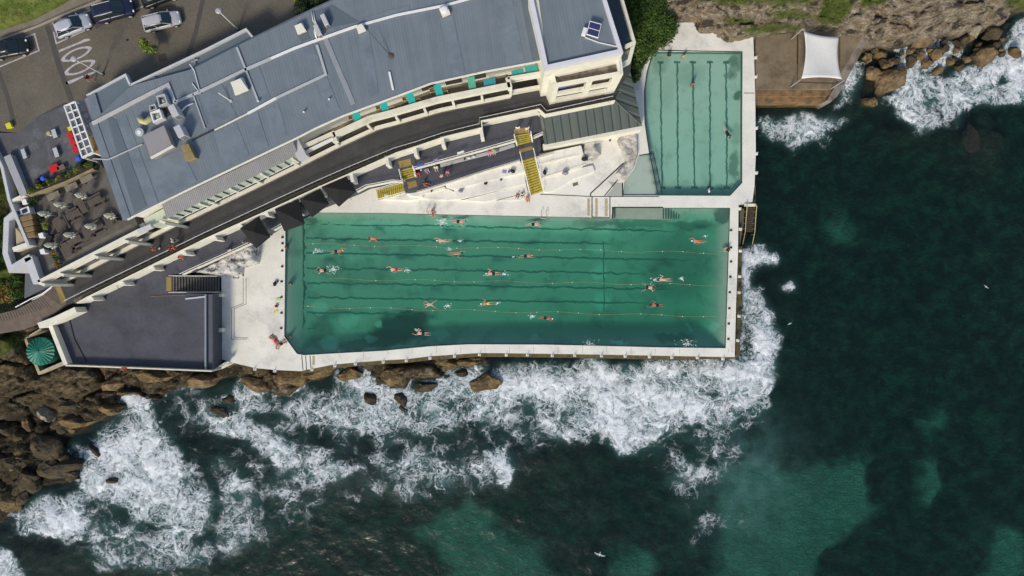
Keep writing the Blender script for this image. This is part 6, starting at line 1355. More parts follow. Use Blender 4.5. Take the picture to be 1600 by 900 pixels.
for k in range(4): MB().box(P(46 + k * 1.4, 341 + k * 9, 9.6), (1.5, .66, 1.2), .25).build('tarpaulin', mat('brown_tarpaulin', (.20, .13, .055), .7, .25, 2), t, bevel=.12)
for x, y, l_ in ((42,316,'beside the planter wall'),(68,368,'above the black cover'),(70,393,'below the black cover')): tag(MB().box(P(x, y, 9.5), (.55, .55, .9), .3).build('white_cabinet', M_white, bevel=.03), 'small white cabinet ' + l_, 'cabinet')
t = tag(MB().wall(GL([(78,367),(66,388)], 9.9), .6, CAFE, 9.9).build('black_cover', M_black, bevel=.08), 'long black covered counter in the cafe', 'counter')

# ------------------------------------------------------------------ rooftop equipment
def ac(px, py, z, l, w_, h, rz_, label, group=None):
    p = P(px, py, z + h); t = thing('air_conditioner', label, 'air conditioner', (p.x, p.y, z), rz_, group); MB().box((0, 0, h / 2 + .1), (l, w_, h)).build('casing', mat('grey_white_casing', (.46, .45, .46), .5, .06, 2), t, local=True, bevel=.04)
    MB().box((0, 0, .05), (l * .9, w_ * .6, .1)).build('feet', M_dark, t, local=True)
    g_ = MB()
    for k in range(5): g_.box((l / 2 + .012, -w_ * .3 + k * w_ * .15, h * .55), (.02, .03, h * .7))
    g_.build('grille', M_dark, t, local=True); return t
ac(271, 173, ROOF, 1.3, .75, 1.5, -1.1, 'tall grey air conditioner beside the rooftop skylights'); ac(280, 205, ROOF, 1.3, .75, 1.5, -1.1, 'tall grey air conditioner right of the lilac plant room roof')
ac(507, 31, ROOF, 1.3, .5, .8, -1.15, 'slim white air conditioner at the back edge of the roof'); ac(496, 47, ROOF, 1.3, .5, .8, -1.15, 'slim white air conditioner with loose pipes')
def coolbox(px, py, s, h, label, cyl=False):
    p = P(px, py, ROOF + h); t = thing('roof_ventilator', label, 'ventilator', (p.x, p.y, ROOF), .4); MB().box((0, 0, h / 2), (s * 1.05, s * 1.05, h * .6)).build('base', M_wall, t, local=True)
    if cyl: MB().lathe((0, .1, h * .7), [(s * .42, 0), (s * .42, h * .35), (s * .2, h * .42)], 18).build('drum', M_white, t, local=True)
    else: MB().sheet([(-s * .6, -s * .6, h * .8), (s * .6, -s * .6, h * .8), (s * .42, s * .42, h * 1.15), (-s * .42, s * .42, h * 1.15)], .25).build('cowl', mat('cream_cowl', (.60, .58, .50), .6, .08, 2), t, local=True, bevel=.05)
coolbox(468, 43, .9, .7, 'cream box ventilator near the loose pipes'); coolbox(563, 43, .8, .6, 'cream ventilator at the joint of the white cable tray'); coolbox(372, 133, 1.35, .9, 'large sloping cream ventilator cowl in the middle of the left roof'); coolbox(694.5, 16, .9, .7, 'round topped white ventilator near the top of the roof', True)
t = thing('plant_room', 'lilac grey flat topped plant room box on the roof with cream edge', 'plant room', (*G(247,223,14), ROOF)); MB().prism(GL([(223,212),(256,196),(269,228),(236,247)], 14), ROOF - .1, 14).build('box', mat('lilac_sheet', (.27, .255, .26), .6, .05, 1), t); MB().bar(P(236,247,14.0), P(271,228,14.0), .22, .22).build('pipe', M_wall, t)
MB().prism(GL([(282,228),(293,224),(304,246),(289,251)], 13.9), ROOF, 13.8).build('side_box', mat('olive_box', (.28, .21, .09), .7, .3, 1.5), t)
t = thing('skylight', 'cluster of square white framed skylights on the roof', 'skylight', (*G(246,175,14), ROOF))
def skl(pts, name):
    o_ = PL(pts, 13.9); c_ = sum(o_, Vector()) / 4; inn_ = [c_ + (v - c_) * .74 for v in o_]
    fr = MB().prism([(v.x, v.y) for v in o_], ROOF, 13.9, [[(v.x, v.y) for v in inn_]]).build('frame', M_duct if name else M_white, t)
    ap = c_ - Vector((0, 0, .15)); i2 = [c_ + (v - c_) * .6 - Vector((0, 0, .5)) for v in o_]
    MB().add(i2 + [ap], [(0, 1, 4), (1, 2, 4), (2, 3, 4), (3, 0, 4)]).build('dome', mat('milky_dome', (.50, .50, .44), .4, .15, 1.5), fr)
skl([(244,150),(257,146),(262,161),(248,167)], 1); skl([(233,165),(242,162),(245,170),(234,174)], 1); skl([(234,176),(249,170),(254,184),(239,192)], 0)
MB().prism(GL([(250,169),(260,165),(268,178),(254,184)], 13.2), ROOF, 13.2).build('pit', M_blk, t)
t = thing('duct_elbow', 'curved cream duct elbow left of the skylights', 'duct', (*G(226,188,14), ROOF)); MB().tube([P(218,184,13.3), P(221,189,13.7), P(227,191,13.8), P(233,187,13.6), P(236,183,13.5)], .32, 10).build('elbow', mat('straw_duct', (.50, .44, .22), .5, .2, 2), t, smooth=True)
t = thing('exhaust_fan', 'small round grey exhaust fan beside the plant room', 'fan', (*G(217,206,14), ROOF)); MB().lathe(P(217,206,13.7) - Vector((0, 0, .7)), [(.34, 0), (.46, .5), (.46, .6), (.3, .62)], 18).build('drum', M_metal, t); MB().lathe(P(217,206,13.7) - Vector((0, 0, .07)), [(.24, 0), (.2, .06)], 14).build('cap', M_white, t)
tag(MB().tube([P(279,183,ROOF + .2), P(283,174,ROOF + .25), P(291,166,ROOF + .25), P(302,161,ROOF + .2)], .09, 7).build('roof_hose', M_white, smooth=True), 'curved white hose right of the skylights', 'hose')
for k in range(2): tag(MB().tube([P(487 + k * 3, 18, ROOF + .1), P(489 + k * 3, 32, ROOF + .2), P(493 + k * 3, 38 + k * 2, ROOF + .2), P(491 + k * 2, 50, ROOF + .1), P(495, 62, ROOF + .1)], .06, 6).build('roof_hose', M_white, smooth=True), ('outer' if k else 'inner') + ' loose white pipe beside the slim air conditioners', 'pipe')
t = thing('ladder_bracket', 'small H shaped metal bracket on the back strip of the roof', 'bracket', (*G(228,137,13), ROOF - .3)); MB().bar(P(223,137,12.9), P(231,134,12.9), .1, .1).bar(P(228,133,12.9), P(229,142,12.9), .1, .1).build('bar', M_duct, t)
t = thing('ladder_bracket', 'small H shaped metal bracket near the road corner of the roof', 'bracket', (*G(304,96,13), ROOF - .5)); MB().bar(P(299,97,12.7), P(309,93,12.7), .1, .1).bar(P(303,92,12.7), P(305,101,12.7), .1, .1).build('bar', M_duct, t)
t = thing('roof_mast', 'thin dark mast lying out from the roof with a round foot', 'mast', (*G(611,88,ROOF), ROOF)); MB().tube([P(611,88,ROOF), P(597,72,ROOF + .6), P(572,44,ROOF + 1.4)], .04, 6, .02).build('pole', M_dark, t); MB().lathe(P(611,88,ROOF), [(.32, 0), (.3, .12), (.1, .2)], 14).build('foot', mat('rust_dark', (.09, .07, .06), .8), t)
t = thing('roof_mast', 'short cream mast on the left roof below the large ventilator', 'mast', (*G(361,157,ROOF), ROOF)); MB().tube([P(361,158,ROOF), P(341,145,ROOF + .9)], .05, 6).build('pole', M_wall, t); MB().lathe(P(361,158,ROOF), [(.18, 0), (.15, .1)], 10).build('foot', M_metal, t)

# ------------------------------------------------------------------ upper terrace tables
def teal_table(px, py, rz_, l, m, chairs, label):
    p = P(px, py, 9.75); t = thing('dining_table', label, 'table', (p.x, p.y, 9.0), rz_, 'teal tables on the restaurant terrace')
    MB().box((0, 0, .74), (l, .85, .05)).build('tabletop', m, t, local=True, bevel=.01)
    for a in (-1, 1):
        for b_ in (-1, 1): MB().box((a * l * .44, b_ * .35, .36), (.06, .06, .72)).build('leg', M_wood, t, local=True)
    R_ = Matrix.Rotation(rz_, 3, 'Z')
    for cx_, cy_, fl in chairs:
        q = R_ @ Vector((cx_, cy_, 0)); c_ = thing('dining_chair', 'pale wooden open chair beside ' + label.replace('teal table', 'the teal table'), 'chair', (p.x + q.x, p.y + q.y, 9.0), rz_ + (math.pi if fl else 0), 'pale chairs on the restaurant terrace')
        MB().box((0, 0, .45), (.46, .44, .04)).build('seat', M_brown, c_, local=True)
        b_ = MB()
        for s_ in (-1, 1): b_.box((s_ * .26, 0, .64), (.06, .5, .05))
        b_.box((0, .24, .66), (.56, .06, .07)).build('backrest', M_wood, c_, local=True)
        for a in (-1, 1):
            for d_ in (-1, 1): MB().box((a * .25, d_ * .23, .32), (.05, .05, .64)).build('leg', M_wood, c_, local=True)
ch = [(-.35, -.75, True), (.45, .72, False)]
for x, y, rz_, m, chs, l_ in ((558,184,-1.25,M_teal,ch,'at the left end of the terrace'),(601,168,-1.22,M_teal,ch,'second from the left end'),(642.5,155,-1.25,M_teal,ch,'third from the left end'),(685.5,142,-1.27,M_teal,ch,'fourth from the left end')): teal_table(x, y, rz_, 1.55, m, chs, 'teal table ' + l_)
teal_table(737, 129, -1.42, 1.4, mat('mint_laminate', (.10, .40, .28), .6, .1, 2), [], 'teal table in mint green turned end on'); teal_table(765, 128.5, .13, 1.4, M_teal2, [], 'teal table of bluer shade near the white notch'); teal_table(809, 114, .22, 1.4, mat('sea_green_laminate', (.04, .33, .30), .5, .06, 2), [], 'teal table in the small bay, left one'); teal_table(830, 108, .22, 1.4, MATS['sea_green_laminate'], [], 'teal table in the small bay, right one')
t = thing('cloth_banner', 'blue and teal cloth behind the upper opening of the tower annex', 'banner', (*G(891,136,10), 9)); MB().bar(P(872,138,9.6), P(892,133,9.6), .12, .5).build('blue_cloth', M_bl, t); MB().bar(P(892.5,133,9.6), P(911,129,9.6), .12, .5).build('teal_cloth', M_teal2, t)

# ------------------------------------------------------------------ black canopies by the pool
for i, (q4, l_) in enumerate((([(375,357),(404,338),(422,370),(400,388)],'black square canopy at the left end of the row, over the mural wall'), ([(429,327),(466,311),(476,350),(444,361)],'black square canopy over the pool corner'), ([(468,311),(500,294.5),(514,319),(487,339.6)],'black square canopy third from the left'), ([(501,291),(541,275.6),(556.7,299),(529,323)],'black square canopy at the right end of the row'))):
    t = thing('canopy', l_, 'canopy', (*G(sum(a[0] for a in q4) / 4, sum(a[1] for a in q4) / 4, 5.4), TERR), 0, 'black canopies between walkway and pool'); c_ = [P(x, y, 5.4) for x, y in q4]; ap = sum(c_, Vector()) / 4 + Vector((0, 0, .75))
    vs = c_ + [ap] + [v - Vector((0, 0, .18)) for v in c_] + [ap - Vector((0, 0, .05))]
    fs = []
    for k in range(4): k2 = (k + 1) % 4; fs += [(k, 4, k2), (k, k2, k2 + 5, k + 5), (k + 5, k2 + 5, 9)]
    MB().add(vs, fs).build('fabric', M_black, t); MB().tube([(ap.x, ap.y, .0), (ap.x, ap.y, 6.05)], .06, 8).build('pole', M_metal, t)
    for v in c_: MB().tube([tuple(ap - Vector((0, 0, .12))), tuple(v - Vector((0, 0, .1)))], .025, 5).build('rib', M_metal, t)

# ------------------------------------------------------------------ tank, lamps
t = thing('water_tank', 'round teal tank with ribbed conical roof beside the rocks', 'tank', (*G(62,551,2), 0)); c_ = P(63, 549, 3.1); n = 44; vs = [(c_.x, c_.y, 3.6)]; fs = []
for k in range(n):
    a = 2 * math.pi * k / n; r_ = 1.78; vs.append((c_.x + r_ * math.cos(a), c_.y + r_ * math.sin(a), 3.0 + (.16 if k % 2 else 0)))
fs = [(0, 1 + k, 1 + (k + 1) % n) for k in range(n)]; MB().add(vs, fs).build('roof', mat('teal_roof', (.012, .14, .09), .45, .15, 1, 0, 8, (.02, .20, .14)), t)
MB().lathe((c_.x, c_.y, 0), [(1.72, -.5), (1.72, 3.0)], 40).build('body', mat('dark_teal', (.01, .08, .05), .6), t); MB().lathe((c_.x, c_.y, 3.5), [(.16, 0), (.14, .14)], 12).build('cap', MATS['teal_roof'], t)
t = thing('tank_enclosure', 'low pale concrete frame around the teal tank', 'wall', (*G(60,560,2), 0)); MB().wall(GL([(39,529),(61,583),(98,567)], 2.2), .34, -2, 2.2, 0).wall(GL([(39,529),(64,514)], 2.2), .2, -2, 2.2, 0).build('wall', mat('aged_frame', (.40, .35, .24), .8, .2, 1.5), t); MB().prism(GL([(40,530),(66,514),(78,520),(97,566),(62,581)], .6), -2, .4).build('floor', M_dark, t)
def lamp(bx, by, hx, hy, z0, label):
    p = P(bx, by, z0); t = thing('street_lamp', label, 'street lamp', tuple(p)); MB().tube([(0, 0, 0), (0, 0, 5.2)], .085, 8, .06).build('post', M_wall, t, local=True); MB().lathe((0, 0, 5.2), [(.1, 0), (.32, .05), (.33, .16), (.2, .26)], 16).build('lamp_head', mat('lilac_lamp', (.38, .36, .37), .5), t, local=True); MB().lathe((0, 0, 0), [(.2, 0), (.18, .12)], 12).build('base', M_dark, t, local=True)
lamp(372, 46, 341, 18, ROAD, 'tall street lamp with round head near the back edge of the roof'); lamp(161, 116, 138, 102, ROAD, 'tall street lamp standing beside the painted road letters')

# ------------------------------------------------------------------ cars
def car(px, py, ang, L, W, Ht, col, kind, label):
    p = P(px, py, ROAD + Ht * .6); t = thing('parked_car' if 'driving' not in label else 'car', label, 'car', (p.x, p.y, ROAD), ang)
    m = mat('paint_%s' % label.split()[0], col, .3, .03, 1, spec=.6); hl = L / 2; hw = W / 2
    st_ = [(-hl, .80, .42, .62), (-hl + .08, .93, .30, .84), (-hl + .5, .985, .24, .92), (-hl * .45, 1, .22, .95), (0, 1, .22, .95), (hl * .42, 1, .22, .93), (hl * .6, .985, .24, .86), (hl - .45, .95, .26, .78), (hl - .12, .86, .30, .68), (hl, .70, .40, .56)]
    if kind == 'suv': st_ = [(x, w_, a, b * 1.14) for x, w_, a, b in st_]
    n = 14; vs = []; fs = []
    for x, w_, z0, z1 in st_:
        hh = (z1 - z0) / 2; zc = (z0 + z1) / 2
        for k in range(n):
            a = 2 * math.pi * k / n; ca, sa = math.cos(a), math.sin(a); e = .42
            vs.append((x, hw * w_ * math.copysign(abs(ca) ** e, ca), zc + hh * math.copysign(abs(sa) ** e, sa)))
    for i in range(len(st_) - 1):
        for k in range(n): k2 = (k + 1) % n; fs.append((i * n + k, i * n + k2, (i + 1) * n + k2, (i + 1) * n + k))
    fs += [tuple(range(n - 1, -1, -1)), tuple(range((len(st_) - 1) * n, len(st_) * n))]
    MB().add(vs, fs).build('body', m, t, smooth=True, local=True)
    zb = st_[4][3] - .03; zt = Ht; rear = {'hatch': -hl + .12, 'wagon': -hl + .10, 'suv': -hl + .10, 'sedan': -hl + .7}[kind]; x4 = hl * .52; x3 = hl * .14; x1 = rear; x2 = rear + {'hatch': .42, 'wagon': .3, 'suv': .2, 'sedan': .75}[kind]
    B4 = [(x1, .93), (x4, .90)]; 
    bt_ = [(x1, -hw * .93, zb), (x4, -hw * .88, zb), (x4, hw * .88, zb), (x1, hw * .93, zb)]; tp = [(x2, -hw * .74, zt), (x3, -hw * .74, zt), (x3, hw * .74, zt), (x2, hw * .74, zt)]
    xm = x4 + .14; bt_[1] = (x4, -hw * .86, zb); bt_[2] = (x4, hw * .86, zb)
    gv = bt_ + tp + [(xm, 0, zb - .02), (x3 + .07, 0, zt)]
    g_ = MB().add(gv, [(0, 1, 5, 4), (2, 3, 7, 6), (3, 0, 4, 7), (1, 8, 9, 5), (8, 2, 6, 9), (4, 5, 9, 6, 7), (3, 2, 8, 1, 0)]).build('windows', mat('car_glass', (.012, .022, .025), .05, .02, 1, spec=.8), t, local=True, bevel=.03)
    rt = MB(); n2 = 7; rv = []; 
    for i in range(n2):
        u = i / (n2 - 1); x = x2 - .10 + (x3 + .05 - x2 + .10) * u
        for j in range(5):
            v = -1 + 2 * j / 4; rv.append((x, hw * .77 * v, zt + .045 - .05 * v * v - .035 * (2 * u - 1) ** 2))
    rf_ = [(i * 5 + j, (i + 1) * 5 + j, (i + 1) * 5 + j + 1, i * 5 + j + 1) for i in range(n2 - 1) for j in range(4)]
    ro = MB().add(rv, rf_).build('roof', m, t, smooth=True, local=True); so2 = ro.modifiers.new('t', 'SOLIDIFY'); so2.thickness = .05; so2.offset = -1
    pil = MB()
    for s_ in (-1, 1):
        pil.bar((x3, s_ * hw * .75, zt), (x4 + .03, s_ * hw * .88, zb), .07, .05).bar((x2, s_ * hw * .76, zt), (x1, s_ * hw * .93, zb), .12, .05).bar(((x2 + x3) / 2, s_ * hw * .76, zt), ((x1 + x4) / 2, s_ * hw * .93, zb), .08, .04)
    pil.build('pillars', m, t, local=True)
    if kind in ('suv', 'wagon'):
        for s_ in (-1, 1): MB().tube([(x2 + .1, s_ * hw * .68, zt + .08), (x3 - .1, s_ * hw * .68, zt + .08)], .03, 6).build('roof_rail', M_metal if kind == 'wagon' else mat('pale_rail', (.6, .6, .5), .4), t, local=True)
    for sx_ in (-1, 1):
        for s_ in (-1, 1):
            wx_ = sx_ * L * .31; wh = MB().tube([(wx_, s_ * (hw - .2), .32), (wx_, s_ * (hw + .01), .32)], .32, 18).build('wheel', mat('tyre_rubber', (.02, .02, .02), .85), t, local=True); MB().tube([(wx_, s_ * (hw - .02), .32), (wx_, s_ * (hw + .025), .32)], .19, 12).build('rim', M_metal, wh, local=True)
    for s_ in (-1, 1):
        MB().ball((hl - .16, s_ * hw * .62, .66 * (1.14 if kind == 'suv' else 1)), .15, 10, 6, (.8, 1.1, .5)).build('headlight', mat('lamp_glass', (.7, .7, .68), .15), t, smooth=True, local=True); MB().box((-hl + .07, s_ * hw * .72, .74), (.1, .26, .14)).build('tail_light', mat('red_lamp', (.4, .01, .01), .3), t, local=True)
        MB().ball((x4 - .12, s_ * (hw + .08), zb + .02), .10, 8, 6, (.7, 1.1, .8)).build('wing_mirror', m, t, smooth=True, local=True)
car(111.5, 38.5, .36, 4.25, 1.78, 1.45, (.40, .41, .46), 'hatch', 'silver hatchback parked in a marked bay beside the grass bank')
car(176, 15, .26, 4.6, 1.9, 1.75, (.012, .016, .04), 'suv', 'navy four wheel drive with roof rails parked ahead of the silver hatchback')
car(251, 31.5, .24, 4.35, 1.72, 1.48, (.42, .40, .42), 'wagon', 'pale grey wagon driving along the middle of the road')
car(12, 75, .19, 4.5, 1.85, 1.42, (.010, .012, .013), 'sedan', 'black sedan parked at the left edge of the picture')
car(247, -8, .36, 4.3, 1.78, 1.45, (.014, .014, .018), 'hatch', 'dark hatchback with red tail light cut by the top edge')
# ------------------------------------------------------------------ lane ropes
M_orange = mat('faded_orange_floats', (.36, .24, .12), .6, .2, 3); M_pale = mat('pale_float', (.62, .62, .50), .5, .1, 3)
for i, (y0, ya, yb, x0, x1) in enumerate(((381,383,395.5,478,1120),(436,438,445.5,515,1128),(479,483,494.5,470,1120))):
    a, b_ = P(x0, y0, -.15), P(x1, yb, -.15); t = thing('lane_rope', ('thin orange lane rope nearest the top of the big pool', 'thin orange lane rope across the middle of the big pool', 'thin orange lane rope nearest the sea wall')[i], 'lane rope', tuple(a), 0, 'orange lane ropes')
    n = 60; pts = [a.lerp(b_, k / n) + Vector((0, .12 * math.sin(k * .5 + i), 0)) for k in range(n + 1)]; MB().tube(pts, .012, 5).build('cord', M_orange, t); f_ = MB(); g_ = MB()
    rr_ = random.Random(i)
    for k in range(n):
        if rr_.random() < .30: continue
        p = pts[k].lerp(pts[k + 1], .5); f_.bar(p - Vector((.30, 0, -.012)), p + Vector((.30, 0, .012)), .03, .03)
        if k % 3 == 0: g_.ball(p + Vector((.5, 0, .02)), .075, 8, 5)
    f_.build('float', M_orange, t)['kind'] = 'stuff'; g_.build('marker_float', M_pale, t)['kind'] = 'stuff'

# ------------------------------------------------------------------ people
def fused(name, caps, vox=.02, extra=None, sm=2):
    """tapered limbs fused into one continuous skin"""
    b_ = MB()
    for c_ in caps:
        if len(c_) == 4 and not isinstance(c_[1], (int, float)): b_.cap(*c_, n=12)
        else: b_.ball(c_[0], c_[1], 14, 9, c_[2])
    o = b_.build(name, None); md_ = o.modifiers.new('r', 'REMESH'); md_.mode = 'VOXEL'; md_.voxel_size = vox; s2 = o.modifiers.new('s', 'SMOOTH'); s2.iterations = sm; s2.factor = .5
    dg = bpy.context.evaluated_depsgraph_get(); dg.update(); me = bpy.data.meshes.new_from_object(o.evaluated_get(dg)); me.name = name
    me.polygons.foreach_set('use_smooth', [True] * len(me.polygons)); me.materials.clear(); me.materials.append(None)
    ALLOBJ.remove(o); bpy.data.objects.remove(o); return me
def hand(w_, d_, side, s=1.0):
    """palm, four unequal bent fingers and a thumb; w_ wrist, d_ direction, side = thumb side"""
    w_ = Vector(w_); d_ = Vector(d_).normalized(); sd_ = Vector(side); sd_ = (sd_ - d_ * sd_.dot(d_)).normalized(); nn = d_.cross(sd_).normalized()
    if nn.z > 0: nn = -nn
    out = [(w_, w_ + d_ * .08, .030, .040)]; out.append((w_ + d_ * .05 + sd_ * .02, w_ + d_ * .09 + sd_ * .028, .02, .017)); out.append((w_ + d_ * .05 - sd_ * .02, w_ + d_ * .09 - sd_ * .028, .02, .017))
    for k, (o_, l_) in enumerate(((.036, .068), (.013, .08), (-.011, .074), (-.034, .056))):
        a = w_ + d_ * .095 + sd_ * o_; m_ = a + (d_ + sd_ * o_ * 2.2) * l_ * .55; e = m_ + (d_ + nn * .35 + sd_ * o_ * 2.2) * l_ * .45; out += [(a, m_, .0105, .0095), (m_, e, .0095, .008)]
    a = w_ + d_ * .035 + sd_ * .035; m_ = a + (d_ * .6 + sd_ * .8) * .035; out += [(a, m_, .014, .012), (m_, m_ + (d_ * .85 + sd_ * .35) * .035, .012, .010)]
    return out
def head(c_, f_, up):
    c_ = Vector(c_); f_ = Vector(f_).normalized(); up = Vector(up).normalized(); s_ = up.cross(f_).normalized()
    return [(c_ - up * .02, c_ + up * .035, .088, .098), (c_ - up * .07 + f_ * .02, c_ - up * .02 + f_ * .02, .055, .08), (c_ + f_ * .085 - up * .035, c_ + f_ * .10 + up * .0, .018, .012), (c_ + s_ * .09, c_ + s_ * .105, .022, .016), (c_ - s_ * .09, c_ - s_ * .105, .022, .016), (c_ + f_ * .075 - up * .068, c_ + f_ * .085 - up * .066, .02, .016)]
POSE = {}
def pose(name, hd, hf, hup, neck, chest, pelvis, arms, legs, vox=.019):
    hd, neck, chest, pelvis = Vector(hd), Vector(neck), Vector(chest), Vector(pelvis); ax = (neck - pelvis).normalized()
    (s1, e1, w1), (s2, e2, w2) = arms; s1, s2 = Vector(s1), Vector(s2); sh = (s1 - s2).normalized()
    c_ = head(hd, hf, hup) + [(neck - ax * .03, hd - Vector(hup) * .05, .058, .055)]
    for k in (-1, 1): c_ += [(chest + sh * .085 * k, pelvis + sh * .055 * k, .115, .095), (neck - ax * .09, neck - ax * .12 + sh * .14 * k, .085, .065), (pelvis + sh * .08 * k - ax * .02, pelvis + sh * .085 * k - ax * .07, .10, .095)]
    for (s_, e, w_) in arms:
        s_, e, w_ = Vector(s_), Vector(e), Vector(w_); c_ += [(s_, e, .052, .040), (e, w_, .040, .027)]; c_ += hand(w_, (w_ - e), sh * (-1 if (s_ - chest).dot(sh) > 0 else 1))
    for (h_, k_, a_, toe) in legs:
        h_, k_, a_, toe = Vector(h_), Vector(k_), Vector(a_), Vector(toe); c_ += [(h_, k_, .085, .056), (k_, k_.lerp(a_, .35), .054, .058), (k_.lerp(a_, .35), a_, .058, .036), (a_, toe, .038, .028)]
    sc_ = []
    for k in (-1, 1): sc_ += [(pelvis + sh * .055 * k + ax * .05, pelvis + sh * .085 * k - ax * .07, .115, .118)]
    for (h_, k_, a_, toe) in legs: h_ = Vector(h_); k_ = Vector(k_); sc_.append((h_, h_.lerp(k_, .38), .105, .088))
    tp = []
    for k in (-1, 1): tp += [(chest + sh * .088 * k, pelvis + sh * .062 * k, .128, .112), (neck - ax * .09, neck - ax * .12 + sh * .14 * k, .095, .080)]
    for (s_, e, w_) in arms: s_, e = Vector(s_), Vector(e); tp.append((s_, s_.lerp(e, .6), .068, .060))
    hd2 = Vector(hup).normalized(); hf2 = Vector(hf).normalized()
    hr = [(hd + hd2 * .0 - hf2 * .022, hd + hd2 * .048 - hf2 * .012, .098, .102)]
    cp = [(hd + hd2 * .03 - hf2 * .01, hd + hd2 * .05 - hf2 * .004, .104, .104)]
    s_ = hd2.cross(hf2).normalized(); ey = MB()
    for k in (-1, 1): ey.ball(hd + hf2 * .088 + s_ * .034 * k + hd2 * .0, .011, 6, 4)
    POSE[name] = dict(body=fused('body_' + name, c_, vox), shorts=fused('shorts_' + name, sc_, .024, sm=1), shirt=fused('shirt_' + name, tp, .026, sm=1), hair=fused('hair_' + name, hr, .02, sm=1), cap=fused('cap_' + name, cp, .02, sm=1), eyes=(ey.v, ey.f))
pose('crawl', (.72,0,.02), (.35,0,-.9), (.9,0,.3), (.56,0,0), (.36,0,-.02), (0,0,-.05), (((.50,.19,0),(.78,.24,.02),(1.02,.19,-.02)), ((.46,-.20,.03),(.20,-.40,.16),(.44,-.50,.08))), (((-.07,.09,-.06),(-.48,.12,-.08),(-.86,.10,-.06),(-1.0,.11,-.06)), ((-.07,-.09,-.06),(-.46,-.13,-.03),(-.84,-.16,-.10),(-.97,-.18,-.12))))
pose('crawl2', (.72,0,.02), (.3,-.7,-.4), (.9,0,.3), (.56,0,0), (.36,0,-.02), (0,0,-.05), (((.48,.20,0),(.26,.34,-.10),(-.02,.30,-.05)), ((.49,-.19,.04),(.74,-.30,.16),(.98,-.22,.0))), (((-.07,.09,-.06),(-.47,.10,-.03),(-.86,.07,-.10),(-1.0,.07,-.12)), ((-.07,-.09,-.06),(-.48,-.10,-.09),(-.87,-.10,-.04),(-1.0,-.10,-.03))))
pose('breast', (.68,0,.06), (.8,0,-.4), (.5,0,.8), (.54,0,0), (.34,0,-.02), (0,0,-.06), (((.47,.19,0),(.66,.40,-.05),(.84,.22,-.08)), ((.47,-.19,0),(.66,-.40,-.05),(.84,-.22,-.08))), (((-.07,.10,-.07),(-.34,.33,-.10),(-.62,.46,-.09),(-.70,.58,-.08)), ((-.07,-.10,-.07),(-.34,-.33,-.10),(-.62,-.46,-.09),(-.70,-.58,-.08))))
pose('stand', (.02,0,1.63), (1,0,0), (0,0,1), (0,0,1.47), (0,0,1.28), (0,0,.98), (((0,.20,1.40),(.03,.27,1.12),(.14,.25,.88)), ((0,-.20,1.40),(-.03,-.27,1.12),(.08,-.25,.87))), (((0,.09,.90),(.02,.10,.50),(-.02,.10,.09),(.13,.11,.035)), ((0,-.09,.90),(.01,-.11,.50),(-.03,-.11,.09),(.12,-.13,.035))))
pose('walk', (.06,0,1.61), (1,0,-.1), (0,0,1), (.02,0,1.46), (.01,0,1.27), (0,0,.97), (((0,.20,1.39),(-.16,.25,1.14),(-.14,.22,.90)), ((.02,-.20,1.39),(.14,-.26,1.13),(.34,-.22,.99))), (((0,.09,.90),(.20,.10,.52),(.22,.10,.10),(.36,.11,.06)), ((0,-.09,.90),(-.10,-.10,.50),(-.34,-.10,.17),(-.26,-.11,.045))))
pose('sit', (.02,0,.82), (1,0,-.2), (0,0,1), (0,0,.66), (-.02,0,.48), (0,0,.16), (((0,.20,.58),(.10,.27,.34),(.30,.18,.22)), ((0,-.20,.58),(.10,-.27,.34),(.30,-.16,.22))), (((.04,.10,.12),(.44,.15,.16),(.50,.14,-.26),(.64,.15,-.31)), ((.04,-.10,.12),(.44,-.13,.16),(.50,-.12,-.26),(.64,-.14,-.31))))
pose('sitflat', (-.08,0,.80), (1,0,-.2), (0,0,1), (-.10,0,.64), (-.10,0,.46), (-.02,0,.14), (((-.10,.20,.56),(-.26,.30,.32),(-.38,.30,.05)), ((-.08,-.20,.56),(.10,-.28,.38),(.30,-.20,.36))), (((.04,.10,.11),(.40,.16,.36),(.66,.18,.08),(.80,.20,.05)), ((.04,-.10,.11),(.44,-.14,.20),(.86,-.16,.08),(.92,-.18,.16))))
pose('lie', (-.70,0,.14), (0,.2,1), (-1,0,0), (-.54,0,.12), (-.34,0,.12), (0,0,.12), (((-.46,.20,.10),(-.24,.34,.08),(-.02,.30,.07)), ((-.46,-.20,.10),(-.62,-.40,.08),(-.80,-.24,.06))), (((.06,.10,.10),(.46,.13,.12),(.86,.12,.07),(.92,.14,.15)), ((.06,-.10,.10),(.44,-.16,.16),(.84,-.17,.07),(.90,-.20,.15))))
SK = [mat('light_skin', (.58, .38, .27), .6, .06, 4), mat('pink_skin', (.58, .35, .26), .6, .06, 4), mat('tanned_skin', (.40, .23, .15), .6, .06, 4), mat('deep_tan_skin', (.30, .15, .09), .6, .06, 4)]
def cm(n_, c_): return mat('cloth_' + n_, c_, .85, .08, 4)
CL = dict(black=cm('black', (.015,.015,.018)), white=cm('white', (.72,.72,.70)), red=cm('red', (.45,.03,.02)), pink=cm('pink', (.60,.06,.22)), green=cm('green', (.20,.35,.08)), blue=cm('blue', (.05,.12,.45)), navy=cm('navy', (.02,.03,.08)), orange=cm('orange', (.60,.13,.05)), yellow=cm('yellow', (.55,.50,.10)), grey=cm('grey', (.25,.25,.27)), purple=cm('purple', (.25,.2,.42)), cream=cm('cream', (.6,.55,.45)))
HR = dict(dark=mat('dark_hair', (.02,.014,.01), .7, .1, 5), brown=mat('brown_hair', (.10,.05,.025), .7, .1, 5), fair=mat('fair_hair', (.40,.28,.13), .7, .1, 5))
